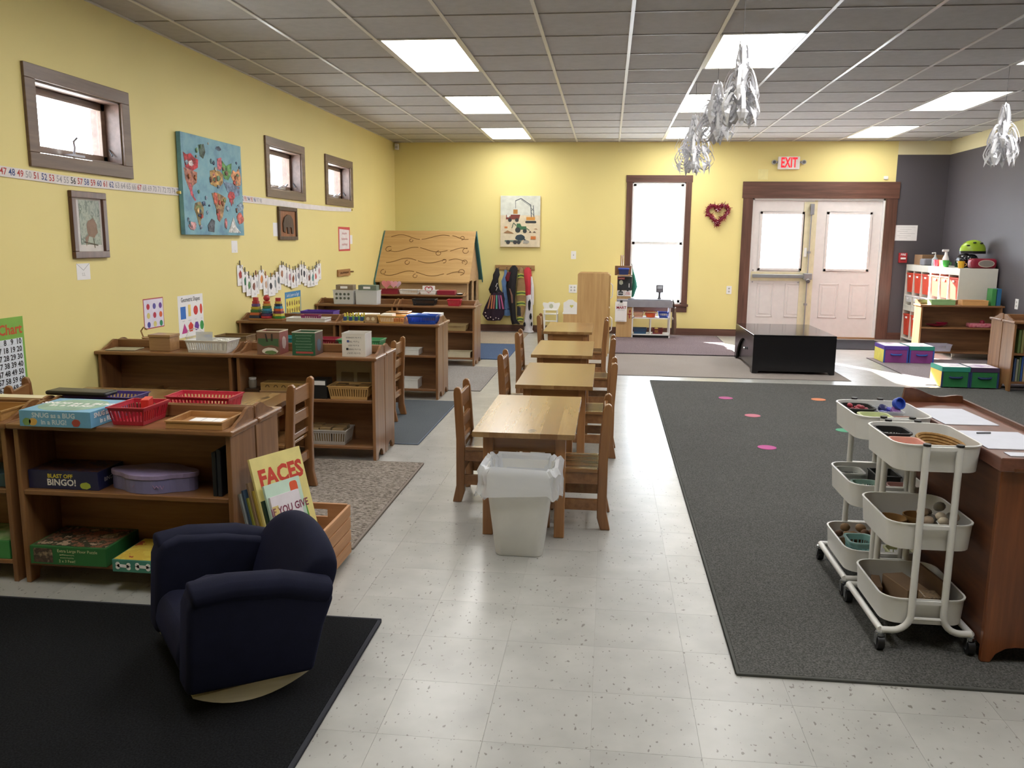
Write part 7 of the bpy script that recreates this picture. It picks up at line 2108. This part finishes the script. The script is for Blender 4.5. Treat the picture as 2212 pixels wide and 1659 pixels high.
for k, (c, h_) in enumerate((('3a4a6a', 0.22), ('8a8a7a', 0.21), ('5a6a4a', 0.23), ('2f4f8a', 0.24), ('a89a7a', 0.2), ('3a5a8a', 0.23))):
    block('picture_book', ('slate blue', 'stone grey', 'moss green', 'royal blue', 'sand', 'denim blue')[k] + ' book on the lowest bookshelf by the green boxes', 'book', 3.825 + 0.022 * k, 3.842 + 0.022 * k, 8.33, 8.5, 0.103, 0.103 + h_, plain('spine_' + c, c, 0.5), group='books on the end bookshelf')
for k, c in enumerate(('5a6a3a', '7a7a4a')):
    block('picture_book', ('olive green', 'khaki')[k] + ' book on the middle bookshelf by the green boxes', 'book', 3.84 + 0.03 * k, 3.862 + 0.03 * k, 8.33, 8.5, 0.371, 0.371 + 0.22, plain('spine_' + c, c, 0.5), group='books on the end bookshelf')
block('paper_sheet', 'printed sheet lying on the end bookshelf by the green boxes', 'paper', 3.95, 4.15, 8.35, 8.46, 0.671, 0.6725, speckle('printed_sheet', ('d8b09a', 'e0c8b8', 'c98a70'), 10), 0.0)
# on top of the drawer units
ZD = 1.0855
t = thing('red_case', 'dark red toy case with grey oval side on the white drawer unit', 'toy case', (4.53, 10.95, ZD))
MB().box(-0.15, 0.15, -0.07, 0.07, 0, 0.12).build('case_body', plain('case_red', '8a1f34', 0.4), t, bevel=0.035, seg=4)
MB().prism(circle(0.02, 0.06, 0.085, 24, 0.038), -0.074, -0.07, 1).build('oval_panel', plain('case_grey', '8a827c', 0.5), t)
MB().prism(circle(0.02, 0.06, 0.094, 24, 0.045), -0.0725, -0.0695, 1).build('oval_rim', plain('case_trim', 'c9b8a8', 0.5), t)
t = thing('black_gear', 'shiny black bag heap under the green helmet', 'bag', (4.50, 11.25, ZD))
gm = MB()
rn = random.Random(8)
for i in range(7):
    gm.sphere((rn.uniform(-0.08, 0.08), rn.uniform(-0.10, 0.10), rn.uniform(0.085, 0.105)), rn.uniform(0.07, 0.08), 12, 8)
gm.box(-0.12, 0.12, -0.13, 0.13, 0, 0.1).build('bag_body', plain('shiny_black', '101012', 0.18), t, smooth=True)
t = thing('bike_helmet', 'lime green bicycle helmet with vents on the black bag heap', 'helmet', (4.53, 11.24, ZD + 0.205))
hm = []
for k in range(7):
    q = k / 6
    r_ = math.cos(q * PI / 2)
    hm.append([(0.145 * max(0.02, r_) * math.cos(2 * PI * i / 24) * (1.0 if math.cos(2 * PI * i / 24) > 0 else 1.12), 0.105 * max(0.02, r_) * math.sin(2 * PI * i / 24), 0.14 * math.sin(q * PI / 2)) for i in range(24)])
MB().loft(hm).build('shell', plain('lime_shell', '9ab832', 0.3), t, smooth=True)
MB().loft([[(p[0] * 1.0, p[1] * 1.0, -0.03) for p in hm[0]], [(p[0] * 1.0, p[1] * 1.0, 0.002) for p in hm[0]]]).build('liner', BLACK, t)
for u, v in ((-0.09, 0.07), (-0.02, 0.105), (0.06, 0.10)):
    MB().sphere((u, -0.075 + abs(u) * 0.1, v), 0.022, 8, 6, sz=0.45).build('vent', BLACK, t)
t = thing('pump_bottle', 'white pump bottle on the far drawer unit', 'bottle', (4.36, 12.0, ZD))
MB().lathe([(0.035, 0), (0.038, 0.01), (0.038, 0.09), (0.015, 0.115), (0.012, 0.14)], (0, 0, 0), 14).build('bottle_body', clear_plastic('bottle_clear', 'c9d4d8', 0.7), t, smooth=True)
MB().cyl((0, 0, 0.14), (0, 0, 0.175), 0.006).cyl((0, 0, 0.172), (-0.045, 0, 0.168), 0.008).build('pump', WHITE, t)
t = thing('spray_bottle', 'white spray bottle on the far drawer unit', 'bottle', (4.44, 11.85, ZD))
MB().lathe([(0.04, 0), (0.042, 0.01), (0.04, 0.1), (0.02, 0.15), (0.016, 0.19)], (0, 0, 0), 14).build('bottle_body', WHITE, t, smooth=True)
MB().box(-0.05, 0.03, -0.015, 0.015, 0.19, 0.22).build('trigger_head', WHITE, t, bevel=0.006)
block('card_box', 'flat brown cardboard box in the corner on the drawer unit', 'box', 4.30, 4.58, 12.30, 12.60, ZD, ZD + 0.14, plain('kraft_box_dark', '8a6a4c', 0.8), 0.002)
block('grey_bag', 'folded grey cloth on the far drawer unit', 'cloth', 4.26, 4.42, 12.1, 12.28, ZD, ZD + 0.09, plain('grey_cloth', '7c7c84', 0.85), 0.02, seg=3)
for k, (x, y, c, nm) in enumerate(((4.33, 11.66, 'd8562f', 'orange red'), (4.31, 11.56, 'c9d8e0', 'pale blue'), (4.30, 11.455, '4aa84a', 'green'), (4.30, 10.98, 'd8a82f', 'amber yellow'), (4.30, 11.76, 'c84a5a', 'pink red'))):
    t = thing('toy_cup', '%s plastic cup on the white drawer unit' % nm, 'cup', (x, y, ZD), 0, 'plastic cups on the drawer units')
    MB().lathe([(0.032, 0), (0.042, 0.085), (0.038, 0.085), (0.03, 0.005)], (0, 0, 0), 16).build('cup_body', plain('cup_' + c, c, 0.3), t, smooth=True)
    MB().tube([(0.04, 0, 0.065), (0.062, 0, 0.055), (0.06, 0, 0.03), (0.036, 0, 0.022)], 0.005, 6).build('handle', plain('cup_' + c, c, 0.3), t)
# market stand goods
for l_, x0, x1, z_, c in (('peach slotted basket on the upper market shelf', 0.385, 0.525, 0.299, 'd8a890'), ('blue slotted basket on the upper market shelf', 0.735, 0.88, 0.299, '2f4a9a'), ('dark blue slotted basket on the lower market shelf', 0.385, 0.58, 0.064, '2c567a'), ('dark red slotted basket on the lower market shelf', 0.655, 0.81, 0.064, '7a2c30')):
    basket(l_, x0, x1, 12.17, 12.38, z_, 0.075, plain('market_' + c, c, 0.4), group='baskets on the market stand')
t = thing('toy_basket', 'orange oval basket on the upper market shelf', 'basket', (0.63, 12.27, 0.299))
MB().lathe([(0.06, 0), (0.085, 0.05), (0.09, 0.055), (0.082, 0.055), (0.05, 0.006)], (0, 0, 0), 20).build('bowl', plain('bright_orange_plastic', 'e8642c', 0.35), t, smooth=True)
MB().tube([(-0.085, 0, 0.05), (-0.04, 0, 0.085), (0.04, 0, 0.085), (0.085, 0, 0.05)], 0.004, 6).build('handle', plain('bright_orange_plastic', 'e8642c', 0.35), t)
block('toy_food', 'yellow toy food in the dark red market basket', 'toy food', 0.69, 0.74, 12.20, 12.27, 0.07, 0.15, plain('toy_yellow', 'd8b85a', 0.5), 0.012, seg=2)
t = thing('toy_basket', 'blue toy shopping basket on top of the market stand', 'basket', (0.225, 12.243, 0.8985))
open_shell(0.15, 0.08, 0.075, 0.003, 0.012).build('basket_body', plain('navy_blue_plastic', '24356a', 0.4), t)
MB().box(-0.078, 0.078, -0.042, 0.042, 0.075, 0.095).build('basket_lid', plain('royal_blue_plastic', '2f4fb0', 0.4), t, bevel=0.004)
